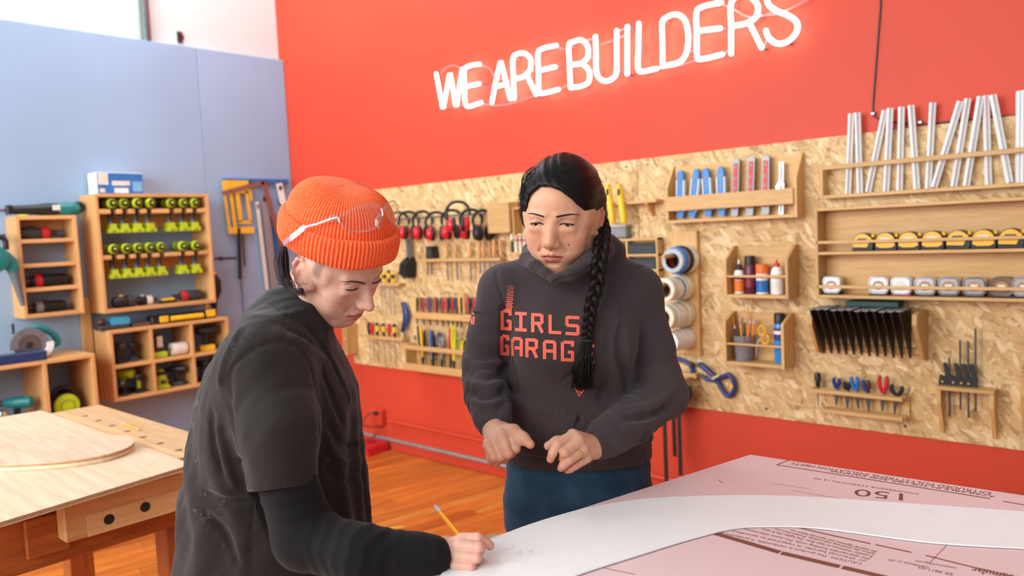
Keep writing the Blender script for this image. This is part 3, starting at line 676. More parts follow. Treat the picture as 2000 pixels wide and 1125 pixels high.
# clamp rack
ck = thing('clamp_rack', 'plywood bracket shelf with small black bar clamps', 'rack', RED, (-.71, 0, .615))
for d0, d1 in ((.0005, .022), (.034, .07)): part(ck, 'shelf_board', bx(-.806, -.612, d0, d1, .794, .808), PX)
for a0 in (-.804, -.628): part(ck, 'bracket', G().prism([(-.0005, .617), (-.014, .617), (-.062, .74), (-.062, .7935), (-.0005, .7935)], a0, a0+.014, 'x'), PZm)
for i, (x, top) in enumerate(((945, 205), (1020, 85), (1075, 95), (1125, 5))):
    a = PR(1580+x*.2844, 745, .03)[0]; zt = PR(1580+(x+20)*.2844, 640+top*.2844, .03)[1]
    t = thing('bar_clamp', ORD[i]+' small black bar clamp from left on bracket shelf', 'clamp', RED, loc=(a, -.028, .8085), group='small bar clamps on the bracket shelf')
    part(t, 'bar', G().box(.006, .012, -.003, .003, -.12+.03*(i % 2), zt-.8085, .0006), DSTEEL)
    part(t, 'jaw', G().prism([(-.016, .002), (.014, .0), (.016, .03), (.0, .085), (-.012, .085), (-.004, .04)], -.006, .006), BLK)
    part(t, 'grip', G().prism([(-.028, .0), (-.012, .0), (-.006, .03), (-.022, .038)], -.007, .007), BLK)
    part(t, 'screw_pad', G().ball((-.012, -.008, .012), .007, 10), pm('brass_pad', (176, 140, 96), .35, .6), True)
a, z = PR(1992, 722, .06)
eb = thing('shelf_bracket', 'plywood shelf bracket at right edge of board wall', 'rack', RED, (-.5, 0, .62))
part(eb, 'bracket', G().prism([(-.0005, .66), (-.02, .66), (-.065, .80), (-.065, .87), (-.0005, .87)], -.532, -.518, 'x'), PZm)
part(eb, 'shelf_board', bx(-.532, -.30, .0005, .07, .8705, .884), PX)

# ---- blue hand clamp and hanging bar clamps near the woman
def wl(x, y, d=.02): a, z = PR(x, y, d); return (a, -d, z)
t = thing('ratchet_clamp', 'dark blue ratchet clamp with C jaws on board wall', 'clamp', RED, (wl(1400, 745)[0], 0, wl(1400, 778)[2]))
g = G(); g.ring_tube(bez([wl(1400, 742), wl(1410, 760), wl(1422, 774), wl(1434, 762), wl(1432, 742), wl(1420, 730)], 20), .011, 8); part(t, 'jaw', g, NAVY, True)
g = G(); g.ring_tube(bez([wl(1365, 710), wl(1380, 722), wl(1400, 738), wl(1420, 732)], 12), [.010, .013, .015, .014, .013, .012, .012, .012, .012, .011, .011, .011, .011][:13], 8); part(t, 'handle', g, NAVY, True)
g = G(); g.ring_tube(bez([wl(1370, 732, .03), wl(1382, 742, .03), wl(1400, 742, .03)], 8), .009, 8); part(t, 'trigger', g, NAVY, True)
g = G(); g.bar(wl(1390, 740, .036), wl(1404, 733, .036), .008, .003, (0, 1, 0)); part(t, 'label_plate', g, pm('pale_yellow', (222, 206, 130), .5))
g = G(); g.ball(wl(1429, 755, .03), (.009, .009, .012), 10); part(t, 'pad', g, YEL, True)
t = thing('hand_clamp', 'dark blue clamp on board wall right beside the hoodie sleeve', 'clamp', RED, (wl(1348, 715)[0], 0, wl(1348, 728)[2]))
g = G(); g.ring_tube(bez([wl(1320, 700), wl(1338, 706), wl(1350, 716), wl(1353, 728)], 10), .011, 8); part(t, 'jaw', g, NAVY, True)
g = G(); g.ball(wl(1352, 712, .03), .013, 10); part(t, 'knob', g, BLK, True)
for i, (x, yb, xb, yh) in enumerate(((1306, 942, 1297, 800), (1337, 930, 1325, 790), (1322, 892, 1315, 800))):
    d = (.15, .11, .07)[i]; q0 = wl(xb, yh, d); q1 = wl(x, yb, d); a_ = q0[0]
    t = thing('long_bar_clamp', ['left blue bar clamp with long black bar hanging behind the sleeve', 'right blue bar clamp with long black bar hanging behind the sleeve', 'middle shorter blue bar clamp hanging behind the sleeve'][i], 'clamp', RED, (a_, -d, q0[2]), 'bar clamps hanging behind the woman')
    part(t, 'bar', G().box(a_-.010, a_+.010, -d-.003, -d+.003, q1[2], q0[2]+.10, .001), BLK)
    part(t, 'head', G().prism([(a_-.03, q0[2]-.02), (a_+.03, q0[2]-.005), (a_+.05, q0[2]+.09), (a_+.02, q0[2]+.12), (a_-.04, q0[2]+.05)], -d-.016, -d+.016), NAVY)
    part(t, 'grip', G().ring_tube(bez([(a_+.02, -d, q0[2]+.0), (a_+.055, -d, q0[2]+.04), (a_+.06, -d, q0[2]+.09)], 8), .013, 8), BLK, True)
    part(t, 'label_plate', G().box(a_+.004, a_+.026, -d-.018, -d-.0155, q0[2]+.03, q0[2]+.07, .001), pm('label_red_yellow', (214, 130, 50), .5))
hb = thing('clamp_rail', 'plywood rail for long bar clamps behind the woman', 'rail', RED, (-1.98, 0, .70))
part(hb, 'rail_board', bx(-2.12, -1.84, .0005, .045, .735, .757), PX)
part(hb, 'hanger_bar', bx(-2.10, -1.86, .045, .175, .735, .7445), PX)

# ---- behind the woman: yellow tools, grey box, cubby of black boxes
sh = thing('tool_ledge', 'narrow plywood ledge with two yellow tools beside dark hair', 'shelf', RED, (-2.2, 0, 1.54))
a0, z0 = PR(1120, 405, .07); a1, z1 = PR(1281, 385, .07)
zl = PR(1281, 392, .07)[1]
part(sh, 'ledge_board', bx(a0, a1, .0005, .07, zl-.007, zl+.007), PX)
part(sh, 'bracket', G().prism([(-.0005, zl-.07), (-.012, zl-.07), (-.06, zl-.012), (-.06, zl-.0075), (-.0005, zl-.0075)], a1-.07, a1-.055, 'x'), PZm)
YT = pm('tool_yellow', (236, 196, 40), .4)
for i, x in enumerate((1191, 1213)):
    a, _ = PR(x, 400, .085); zt = PR(x, 364, .085)[1]; zb = PR(x+6, 436, .085)[1]
    t = thing('squeeze_clamp', ['left', 'right'][i]+' yellow squeeze tool hanging over the ledge beside dark hair', 'clamp', RED, (a, -.085, zb), 'yellow tools on the ledge')
    part(t, 'handle', G().ring_tube(bez([(a-.008, -.085, zt), (a+.004, -.085, (zt+zb)/2), (a+.014, -.085, zb)], 10), [.014, .018, .019, .018, .017, .017, .018, .019, .018, .017, .013][:11], 10), YT, True)
    part(t, 'slot', G().prism(rrect(a-.006, a+.006, zt-.045, zt-.012, .004), -.105, -.1), BLK)
    part(t, 'tip', G().box(a-.012, a+.004, -.07, -.10, zt-.004, zt+.010, .003), YT)
a0, zt = PR(1190, 440, .04); a1, zb = PR(1226, 464, .04)
gb = thing('small_parts_box', 'small grey plastic parts box on top of the cubby', 'box', RED, ((a0+a1)/2, 0, zb))
part(gb, 'body', bx(a0, a1, .012, .055, zb+.001, zt-.012, .004), GREY); part(gb, 'lid', bx(a0-.003, a1+.003, .010, .058, zt-.012, zt, .003), pm('pale_grey', (176, 176, 174), .4))
a0, a1 = PR(1168, 500, .05)[0], PR(1286, 500, .05)[0]; zt = PR(1286, 464, .05)[1]; zb = zt-.24
cy_ = thing('parts_cubby', 'small plywood cubby of black bins behind the hoodie shoulder', 'shelf', RED, ((a0+a1)/2, 0, zb))
part(cy_, 'back_panel', bx(a0+.01, a1-.01, .0005, .008, zb, zt), PX)
for a in (a0, (a0+a1)/2-.006, a1-.012): part(cy_, 'side_panel', bx(a, a+.012, .008, .055, zb, zt), PZm)
for z in (zb, zb+.075, zb+.150, zt-.012): part(cy_, 'shelf_board', bx(a0+.0, a1-.0, .008, .054, z, z+.012), PX)
for i, (r, c) in enumerate(((2, 0), (2, 1), (1, 0), (1, 1), (0, 0), (0, 1))):
    m0 = a0+.014 if c == 0 else (a0+a1)/2+.008; m1 = (a0+a1)/2-.008 if c == 0 else a1-.014; zz = zb+.075*r+.0125
    bn = thing('parts_bin', 'black parts bin, %s column, %s row of the small cubby' % (('left', 'right')[c], ('bottom', 'middle', 'top')[r]), 'bin', RED, ((m0+m1)/2, -.03, zz), 'black bins in the small cubby')
    part(bn, 'body', bx(m0, m1, .010, .048, zz, zz+.054, .003), BLK); part(bn, 'front_lip', bx(m0+.003, m1-.003, .048, .054, zz+.001, zz+.04, .002), pm('slate_plastic', (38, 42, 48), .5))
# ================================================================== left half of the board wall
def V2(x, y, x0=640, y0=360, s=.338): return x0+x*s, y0+y*s
def pw(x, y, d): a, z = PR(*V2(x, y), d); return a, z
# earmuffs on a rod
a0, zr = pw(440, 170, .07); a1, _ = pw(930, 150, .07); zr = pw(650, 185, .07)[1]
rd = thing('earmuff_rod', 'steel rod on board wall with hanging earmuffs', 'rail', RED, ((a0+a1)/2, 0, zr-.03))
part(rd, 'rod', G().cyl((a0-.15, -.07, zr), (a1+.03, -.07, zr), .006, n=10), STEEL, True)
for a in (a0-.12, a1+.01): part(rd, 'post', G().box(a-.01, a+.01, -.078, -.0005, zr-.014, zr+.012, .002), PX)
EMR = pm('earmuff_red', (206, 24, 38), .3); EMB = pm('earmuff_black', (24, 22, 24), .5)
def earmuff(label, a, z, red, sp, dq=.085):
    t = thing('earmuffs', label, 'earmuffs', RED, loc=(a, -dq, z), spin=sp, group='earmuffs hanging on the rod'); t.scale = (1.12, 1.12, 1.0)
    for s in (-1, 1):
        c = part(t, 'ear_cup', G().lathe([(.030, s*.030), (.034, s*.036), (.032, s*.048), (.022, s*.058), (.006, s*.061)], 20, axis='x'), EMR if red else EMB, True)
        c.scale = (1, .85, 1.25)
        k = part(t, 'cushion', G().lathe([(.018, s*.012), (.033, s*.014), (.037, s*.022), (.035, s*.030)], 20, axis='x'), EMB, True); k.scale = (1, .85, 1.22)
        part(t, 'fork', G().ring_tube(bez([(s*.05, -.02, .03), (s*.055, -.012, .045), (s*.057, 0, .055), (s*.055, .012, .045), (s*.05, .02, .03)], 10), .003, 6), EMB, True)
    part(t, 'headband', G().ring_tube(bez([(-.057, 0, .05), (-.058, 0, .085), (-.035, 0, .12), (0, 0, .131), (.035, 0, .12), (.058, 0, .085), (.057, 0, .05)], 24), .0085, 8, sq=.45), EMB, True)
names = ['half hidden behind the beanie', 'next to the beanie cuff', 'with tall black band, third from left', 'fourth from left', 'fifth from left, hanging low', 'hanging higher than the others', 'rightmost red pair']
for i, (x, y) in enumerate(((425, 280), (470, 278), (552, 278), (632, 285), (722, 275), (756, 232), (832, 275))):
    dq = (.085, .085, .085, .085, .085, .20, .085)[i]; a, z = pw(x-(12 if i == 0 else 0), y, dq); earmuff('red and black earmuffs on the rod, '+names[i], a, z, True, 1.05+.12*((i*37) % 5-2), dq)
a, z = pw(903, 282, .085); earmuff('all black earmuffs at the right end of the rod', a, z, False, 1.2)
# plywood box on wall and shelf beside
a0, zt = pw(918, 112, .09); a1, zb = pw(1052, 278, .09)
bxw = thing('wall_box', 'plain closed plywood box mounted beside the earmuffs', 'box', RED, ((a0+a1)/2, 0, zb))
part(bxw, 'front_panel', bx(a0, a1, .082, .090, zb, zt), PX)
for a in (a0, a1-.010): part(bxw, 'side_panel', bx(a, a+.010, .0005, .082, zb, zt), PZm)
for z in (zb, zt-.010): part(bxw, 'end_board', bx(a0+.010, a1-.010, .0005, .082, z, z+.010), PX)
q0 = pw(1062, 135, .07); a1 = q0[0]+.36
hs = thing('open_shelf', 'open plywood shelf partly hidden behind dark hair', 'shelf', RED, (q0[0]+.18, 0, q0[1]-.17))
for z in (q0[1]-.012, q0[1]-.165): part(hs, 'shelf_board', bx(q0[0], a1, .0005, .07, z, z+.012), PX)
for a in (q0[0], a1-.012): part(hs, 'side_panel', bx(a, a+.012, .0005, .069, q0[1]-.153, q0[1]-.012), PZm)
# markers
zmk = pw(1100, 392, .04)[1]
for i, (x, cap, bod) in enumerate(((1068, WHT, DGREY), (1092, WHT, CREAM), (1116, WHT, CREAM), (1140, WHT, CREAM), (1162, WHT, CREAM))):
    a, z = pw(x, 392, .045); zt = pw(x, 285, .045)[1]
    t = thing('paint_marker', ORD[i]+' marker with white cap standing left of the face', 'marker', RED, (a, -.045, z), 'markers beside the hoodie')
    L = zt-z
    part(t, 'barrel', G().cyl((a, -.045, z), (a, -.045, z+L*.72), .009, n=12), bod, True)
    part(t, 'band', G().cyl((a, -.045, z+L*.6), (a, -.045, z+L*.72), .0096, n=12), pm('hot_pink', (222, 60, 120), .45) if i else LIME, True)
    part(t, 'cap', G().cyl((a, -.045, z+L*.72), (a, -.045, zt), .0098, .008, n=12), cap, True)
a0, z = pw(1050, 396, .07)
mk = thing('marker_ledge', 'small plywood ledge holding markers beside the hoodie', 'shelf', RED, (a0+.07, 0, z-.016))
part(mk, 'ledge_board', bx(a0, a0+.20, .0005, .07, zmk-.013, zmk-.001), PX)
# chisel rack
a0, z0 = pw(545, 440, .05); a1, _ = pw(1000, 440, .05)
cr = thing('chisel_rack', 'long thin plywood bar rack holding chisels and files', 'rack', RED, ((a0+a1)/2, 0, z0-.01))
for d0, d1 in ((.0005, .024), (.044, .056)): part(cr, 'slot_bar', bx(a0, a1, d0, d1, z0-.009, z0+.009), PX)
for a in (a0, a1-.012): part(cr, 'end_block', bx(a, a+.012, .024, .044, z0-.009, z0+.009), PX)
CHW = wood('chisel_handle', (196, 134, 70), (222, 168, 104), 'z', 12., 8., .4)
for i, (x, top, bot_, wh) in enumerate(((575, 0, 530, 0), (600, 0, 520, 0), (690, 340, 560, 1), (745, 345, 555, 1), (825, 335, 560, 1), (880, 325, 520, 1), (905, 325, 540, 1), (940, 320, 500, 1), (965, 315, 520, 1), (1003, 320, 450, 1))):
    a, _ = pw(x, 440, .034); zt = pw(x, top or 400, .034)[1]; zb = pw(x, bot_, .034)[1]; hh = zt-z0-.010
    t = thing('chisel', ORD[i]+(' wood handled chisel' if wh else ' dark file')+' from left in the long bar rack', 'chisel', RED, (a, -.034, zb), 'chisels in the bar rack')
    at = (a, -.034, z0+.0102)
    if wh:
        part(t, 'handle', G().lathe([(.006, 0), (.010, .008), (.011, .03), (.009, hh*.6), (.012, hh*.85), (.009, hh)], 14, at=at), CHW, True)
        part(t, 'ferrule', G().lathe([(.0075, -.004), (.0085, .0), (.0085, .009)], 14, at=at), STEEL, True)
    else: part(t, 'handle', G().box(a-.008, a+.008, -.04, -.028, z0+.0102, zt, .003), BLK)
    part(t, 'blade', G().prism([(a-.0055, z0+.008), (a+.0055, z0+.008), (a+.0065, zb+.008), (a-.0065, zb)], -.0355, -.0325), STEEL)
a, z = pw(588, 425, .06); zt = pw(588, 358, .06)[1]
t = thing('sanding_block', 'black square block resting on the chisel bar rack', 'block', RED, (a, -.034, z0+.0105))
part(t, 'pad', G().prism([(a-.034, z0+.0105), (a+.034, z0+.0105), (a+.024, zt), (a-.036, zt)], -.055, -.012), BLK); part(t, 'grip_strip', bx(a-.03, a+.022, .055, .062, z0+.02, zt-.01, .002), DGREY)
# small screwdriver rack near the beanie, pouch, blue saw
a0, z0 = pw(285, 578, .06); a1, _ = pw(412, 572, .06)
sr = thing('screwdriver_bar', 'short plywood bar with yellow screwdrivers right of the nose', 'rack', RED, ((a0+a1)/2, 0, z0-.01))
for d0, d1 in ((.0005, .030), (.050, .062)): part(sr, 'slot_bar', bx(a0-.05, a1, d0, d1, z0-.009, z0+.009), PX)
for a in (a0-.05, a1-.012): part(sr, 'end_block', bx(a, a+.012, .030, .050, z0-.009, z0+.009), PX)
for i, x in enumerate((305, 330, 355, 378)):
    a, _ = pw(x, 560, .04); driver(ORD[i]+' yellow and black screwdriver from left in short upper bar', a, .04, z0+.0095, (YEL if i % 2 else BLK, BLK if i % 2 else YEL), .085-.01*(i % 2), .22, .012)
a, zt = pw(455, 335, .05); _, zb = pw(440, 540, .05)
po = thing('tool_pouch', 'black tool pouch hanging below the earmuffs by the beanie', 'pouch', RED, (a, 0, zb))
part(po, 'strap', G().box(a-.014, a+.022, -.05, -.030, zt-.12, zt+.02, .006), pm('grey_webbing', (92, 94, 98), .7))
part(po, 'pouch_body', G().prism([(a-.07, zb+.03), (a-.02, zb-.005), (a+.022, zb+.0), (a+.034, zb+.09), (a+.015, zb+.135), (a-.045, zb+.10)], -.075, -.001), RUB)
part(po, 'flap', G().prism([(a-.055, zb+.035), (a+.02, zb+.02), (a+.026, zb+.085), (a-.04, zb+.095)], -.083, -.075), BLK)
p0 = pw(440, 680, .03); p1 = pw(455, 770, .03); p2 = pw(438, 850, .03)
t = thing('jab_saw', 'blue handled jab saw hanging between the screwdriver racks', 'saw', RED, (p1[0], 0, p2[1]))
part(t, 'handle', G().ring_tube(bez([(p0[0], -.03, p0[1]), (p1[0]+.006, -.03, p1[1]), (p2[0], -.03, p2[1])], 10), [.010, .013, .015, .016, .016, .016, .016, .015, .014, .013, .010], 10), pm('saw_blue', (34, 70, 140), .4), True)
part(t, 'grip', G().ring_tube(bez([(p0[0]-.004, -.043, p0[1]), (p1[0]-.004, -.045, p1[1]), (p2[0]-.004, -.043, p2[1])], 8), .009, 8), BLK, True)
part(t, 'blade', G().prism([(p2[0]-.008, p2[1]), (p2[0]+.008, p2[1]), (p2[0]+.03, p2[1]-.05), (p2[0]+.012, p2[1]-.055)], -.0315, -.0285), STEEL)
# screwdriver rack
a0, z0 = pw(232, 882, .065); a1, _ = pw(432, 884, .065)
sr = thing('screwdriver_rack', 'plywood bar rack of red and black screwdrivers on left', 'rack', RED, ((a0+a1)/2, 0, z0-.01))
for d0, d1 in ((.0005, .030), (.050, .066)): part(sr, 'slot_bar', bx(a0, a1, d0, d1, z0-.010, z0+.010), PX)
for a in (a0, a1-.012): part(sr, 'end_block', bx(a, a+.012, .030, .050, z0-.010, z0+.010), PX)
for i, (x, m0, m1, sl) in enumerate(((240, BLK, DGREY, .18), (258, REDP, EMR, .17), (288, BLK, YEL, .19), (325, BLK, YEL, .22), (358, REDP, EMR, .17), (387, BLK, YEL, .2))):
    a, _ = pw(x, 860, .04); driver(ORD[i]+' '+('red' if m0 is REDP else 'black')+' handled screwdriver from left in left bar rack', a, .04, z0+.0105, (m0, m1), .088, sl, .0125)
# upper grip shelf
a0, z0 = pw(497, 740, .07); a1, _ = pw(930, 758, .07); zb_ = pw(497, 775, .07)[1]
gs_ = thing('plier_shelf', 'plywood shelf with a row of black and red tool grips', 'shelf', RED, ((a0+a1)/2, 0, zb_))
for d0, d1 in ((.0005, .022), (.046, .07)): part(gs_, 'slot_bar', bx(a0, a1, d0, d1, zb_, z0), PX)
for a in (a0, a1-.012): part(gs_, 'end_block', bx(a, a+.012, .022, .046, zb_, z0), PX)
for i, (x, m0, m1) in enumerate(((515, YEL, BLK), (553, BLK, REDP), (590, PURP, PURP), (630, REDP, BLK), (665, BLK, REDP), (695, REDP, BLK), (720, BLK, REDP), (745, BLK, PURP), (770, YEL, BLK), (818, REDP, BLK), (845, BLK, REDP))):
    a, _ = pw(x, 730, .034); zt = pw(x, 655, .034)[1]
    plier(ORD[i]+' pliers from left on the upper grip shelf', a, .034, z0+.008, (m0, m1), zt-z0-.006, 0, .09, .009, 'pliers on the grip shelf')
a, _ = pw(790, 730, .035); zt = pw(790, 625, .035)[1]
solid('wooden_peg', 'upright bare wooden peg among the grips on shelf', 'peg', G().cyl((a, -.034, z0+.0008), (a, -.034, zt), .010, n=12), CHW, RED, smooth=True)
# lower plier box
a0, z0 = pw(440, 925, .10); a1, _ = pw(830, 955, .10); zt2 = z0; zt1 = pw(440, 950, .10)[1]; zb2 = pw(445, 1030, .10)[1]; zb1 = pw(445, 1065, .10)[1]
pb = thing('plier_box', 'low plywood bin on board wall packed with pliers', 'bin', RED, ((a0+a1)/2, 0, zb1))
part(pb, 'back_panel', bx(a0+.012, a1-.012, .0005, .010, zb1, zt2), PX)
for a in (a0, a1-.012): part(pb, 'side_panel', bx(a, a+.012, .0005, .099, zb1, zt2), PZm)
part(pb, 'top_rail', bx(a0, a1, .099, .110, zt1, zt2), PX); part(pb, 'bottom_rail', bx(a0, a1, .099, .110, zb1-.004, zb2), PX)
part(pb, 'bottom_board', bx(a0+.012, a1-.012, .010, .099, zb1, zb1+.012), PX)
zf = zb1+.013
for i, (x, top, m0, m1, ln) in enumerate(((530, 845, YEL, BLK, .1), (552, 815, BLK, YEL, -.08), (590, 870, BLK, BLK, .05), (612, 840, BLUP, BLK, .04), (636, 860, NAVY, NAVY, -.04), (665, 880, STEEL, STEEL, .03), (690, 835, REDP, BLK, .1), (735, 810, YEL, LIME, .05), (765, 895, LIME, BLK, -.15), (790, 900, YEL, BLK, .1))):
    a, _ = pw(x, 920, .06); ztp = pw(x, top, .06)[1]; L = ztp-zf
    plier(ORD[i]+' upright pliers from left in the low plywood bin', a, .035+.04*(i % 2), zf+.0755, (m0, m1), max(.05, L-.075), ln, .074, .013, 'pliers in the low bin')
# plywood cubby seen under the chin
a0, zt = -4.60, pw(20, 805, .10)[1]; a1, _ = pw(105, 850, .10); zb = pw(100, 985, .10)[1]
kb = thing('side_cubby', 'plywood shelf box on board wall below the chin', 'shelf', RED, ((a0+a1)/2, 0, zb))
part(kb, 'back_panel', bx(a0, a1-.014, .0005, .010, zb, zt), PX)
for a in (a0, a1-.014): part(kb, 'side_panel', bx(a, a+.014, .0005, .10, zb, zt), PZm)
for z in (zb, (zb+zt)/2, zt-.012): part(kb, 'shelf_board', bx(a0+.014, a1-.014, .010, .099, z, z+.012), PX)
a, z = pw(488, 905, .03)
hk = thing('metal_hook', 'small steel hook between the saw and plier bin', 'hook', RED, (a, 0, z-.03))
part(hk, 'stem', G().ring_tube(bez([(a, -.0005, z+.02), (a, -.03, z+.02), (a, -.04, z), (a, -.03, z-.02)], 10), .003, 6), STEEL, True); part(hk, 'plate', G().box(a-.008, a+.008, -.003, -.0004, z+.0, z+.035, .001), STEEL)
# ================================================================== blue wall (a along the wall, y = -distance from panel, z up)
CX, CZ, CY = cab('x'), cab('z'), cab('y')
def pbp(x, y, d): a, z = PB(x, y, d); return a, z
# ---- drill rack
A0, A1, Z0, Z1, D = 1.795, 2.513, 1.092, 1.823, .255
dr = thing('drill_rack', 'tall wooden open cabinet with two slotted drill shelves', 'cabinet', BLUE, ((A0+A1)/2, 0, Z0))
for a in (A0, A1-.02): part(dr, 'side_panel', bx(a, a+.02, .0005, D, Z0, Z1), CZ)
part(dr, 'top_board', bx(A0+.02, A1-.02, .0005, D, Z1-.02, Z1), CX); part(dr, 'bottom_board', bx(A0+.02, A1-.02, .0005, D, Z0, Z0+.022), CX)
rows = [(1.700, 1.728, (1.902, 1.972, 2.047, 2.12, 2.265, 2.346, 2.419)), (1.420, 1.446, (1.886, 1.963, 2.032, 2.102, 2.180, 2.319, 2.406))]
for zb, zt, xs in rows:
    part(dr, 'shelf_board', bx(A0+.02, A1-.02, .0005, .13, zb, zt), CX)
    part(dr, 'back_rail', bx(A0+.02, A1-.02, .0005, .014, zb-.085, zb-.0005), CX)
    ed = [A0+.02]
    for x in xs: ed += [x-.0185, x+.0185]
    ed.append(A1-.02)
    for k in range(0, len(ed), 2): part(dr, 'slot_tongue', bx(ed[k], ed[k+1], .13, D-.002, zb, zt, .003), CX)
DLG = pm('drill_grey', (96, 100, 104), .5)
def drill_proto(label, loc):
    t = thing('cordless_drill', label, 'drill', BLUE, loc=loc, group='lime drills hanging in the rack')
    # origin at handle centre on the shelf top, body axis along y (front = room side is the motor end)
    b = part(t, 'motor_housing', G().lathe([(.012, -.078), (.026, -.074), (.031, -.055), (.032, -.01), (.030, .05), (.022, .06)], 20, axis='y', at=(0, 0, .036)), LIME, True)
    part(b, 'end_cap', G().lathe([(.010, -.083), (.021, -.081), (.024, -.074)], 18, axis='y', at=(0, 0, .036)), BLK, True)
    part(b, 'badge', G().box(-.009, .009, -.086, -.081, .031, .043, .002), LIME)
    part(b, 'vent_band', G().lathe([(.0325, -.045), (.0325, -.02)], 20, axis='y', at=(0, 0, .036)), BLK, True)
    part(t, 'chuck', G().lathe([(.021, .058), (.022, .085), (.015, .105), (.006, .108)], 16, axis='y', at=(0, 0, .036)), DGREY, True)
    part(t, 'handle', G().ring_tube([(0, -.004, .02), (0, -.006, -.03), (0, -.01, -.075), (0, -.012, -.105)], [.0155, .0145, .0135, .015], 12), DLG, True)
    part(t, 'grip', G().ring_tube([(0, -.0085, .006), (0, -.011, -.03), (0, -.0145, -.070)], [.0152, .0145, .013], 12), BLK, True)
    f = part(t, 'battery_foot', G().prism([(-.018, -.09), (.018, -.09), (.022, -.118), (.0325, -.124), (.0325, -.146), (-.0325, -.146), (-.0325, -.124), (-.022, -.118)], -.052, .032), LIME)
    part(f, 'latch', G().box(-.012, .012, -.056, -.052, -.142, -.128, .002), pm('lime_dark', (140, 160, 26), .5))
    return t
dp = None; rs = random.Random(2)
for ri, (zb, zt, xs) in enumerate(rows):
    for i, x in enumerate(xs):
        lab = '%s lime cordless drill from left on the %s rack shelf' % (ORD[i], ('upper', 'lower')[ri])
        loc = (x, -.185+rs.uniform(-.01, .01), zt+.001)
        if dp is None: dp = drill_proto(lab, loc)
        else: dup(dp, lab, BLUE, loc, 0, rs.uniform(-.05, .05) if ri else rs.uniform(-.05, .2) if i == 3 else 0)
# box on top
q0 = pbp(163, 374, .02); a0, _ = pbp(190, 372, .16); a1, _ = pbp(281, 374, .16); zt = pbp(235, 337, .16)[1]
bt = thing('tool_carton', 'blue and white tool carton lying on top of drill rack', 'box', BLUE, ((a0+a1)/2, -.09, Z1))
part(bt, 'carton', bx(a0, a1, .02, .16, Z1+.0008, zt, .002), WHT)
CB = pm('carton_blue', (40, 110, 180), .45)
fr = part(bt, 'front_print', bx(a0+.002, a1-.002, .16, .1612, Z1+.004, zt-.004, .0005), CB)
h_ = zt-Z1
for nme, x0, x1, z0, z1, mt in (('printed_photo', .03, .24, .45, .95, LBL), ('printed_tool', .32, .70, .42, .62, LBL), ('printed_logo', .36, .66, .08, .30, WHT), ('printed_corner', .05, .16, .1, .28, LBL), ('printed_round', .76, .97, .15, .6, pm('pale_blue', (120, 170, 214), .5))):
    part(fr, nme, bx(a0+(a1-a0)*x0, a0+(a1-a0)*x1, .1612, .1618, Z1+h_*z0, Z1+h_*z1, .0002), mt)
# contents at the bottom of drill rack
zf = Z0+.0225
def clump(name, label, cat, base, pieces, frame=BLUE):
    t = thing(name, label, cat, frame, base)
    for nme, g, mt, sm in pieces: part(t, nme, g, mt, sm)
    return t
def sander(label, a, d, z, body, base, s=1., grp=None):
    clump('sander', label, 'sander', (a, -d, z), [('pad', G().box(a-.045*s, a+.045*s, -d-.045*s, -d+.045*s, z+.0005, z+.02*s, .006), base, False),
      ('housing', G().lathe([(.044*s, z+.02*s), (.046*s, z+.05*s), (.036*s, z+.085*s), (.034*s, z+.11*s), (.02*s, z+.128*s)], 20, at=(a, -d, 0)), body, True),
      ('top_cap', G().lathe([(.035*s, z+.088*s), (.037*s, z+.1*s), (.034*s, z+.118*s)], 20, at=(a, -d, 0)), BLK, True),
      ('dust_port', G().cyl((a, -d, z+.04*s), (a+.075*s, -d-.02*s, z+.05*s), .017*s, n=12), BLK, True),
      ('label_plate', G().box(a-.02*s, a+.015*s, -d-.05*s, -d-.044*s, z+.035*s, z+.06*s, .001), DGREY, False)])
def multitool(label, a, d, z, L, r, mats, name='rotary_tool', cat='tool', flip=1):
    clump(name, label, cat, (a, -d, z), [('body', G().lathe([(r*.7, -L/2), (r, -L/2+.02), (r, L*.1), (r*.8, L*.25), (r*.75, L/2-.01), (r*.55, L/2)] if flip > 0 else [(r*.55, -L/2), (r*.75, -L/2+.01), (r*.8, -L*.25), (r, -L*.1), (r, L/2-.02), (r*.7, L/2)], 18, axis='x', at=(a, -d, z+r+.0005)), mats[0], True),
      ('collar', G().lathe([(r*1.0, -.018), (r*1.04, -.012), (r*1.04, .012), (r*1.0, .018)], 18, axis='x', at=(a+flip*L*.31, -d, z+r+.0005)), mats[1], True),
      ('switch', G().box(a-L*.2, a-L*.02, -d-.012, -d+.012, z+2*r-.003, z+2*r+.007, .002), mats[2], False),
      ('nose', G().lathe([(r*.5, -.02), (r*.35, .02)], 14, axis='x', at=(a+flip*(L/2+.015), -d, z+r+.0005)), DSTEEL, True)])
def gundrill(label, a, d, z, mats, s=1., spin=0, name='power_tool', cat='power tool', frame=BLUE):   # pistol tool lying on its battery
    t = thing(name, label, cat, frame, loc=(a, -d, z), spin=spin)
    part(t, 'battery', G().box(-.038*s, .038*s, -.055*s, .045*s, .0005, .04*s, .005), mats[1])
    part(t, 'handle', G().ring_tube([(0, 0, .036*s), (0, .005*s, .08*s), (0, .0, .125*s)], [.018*s, .016*s, .02*s], 12), mats[2], True)
    part(t, 'motor_housing', G().lathe([(.018*s, -.085*s), (.032*s, -.075*s), (.034*s, -.01*s), (.028*s, .05*s), (.018*s, .07*s)], 18, axis='y', at=(0, 0, .145*s)), mats[0], True)
    part(t, 'chuck', G().lathe([(.018*s, .068*s), (.016*s, .1*s), (.006*s, .12*s)], 14, axis='y', at=(0, 0, .145*s)), DSTEEL, True)
    return t
a, _ = pbp(240, 595, .15)
multitool('black trim router lying left on bottom board of drill rack', pbp(242, 600, .19)[0], .19, zf, .13, .036, (BLK, DGREY, YEL), 'trim_router')
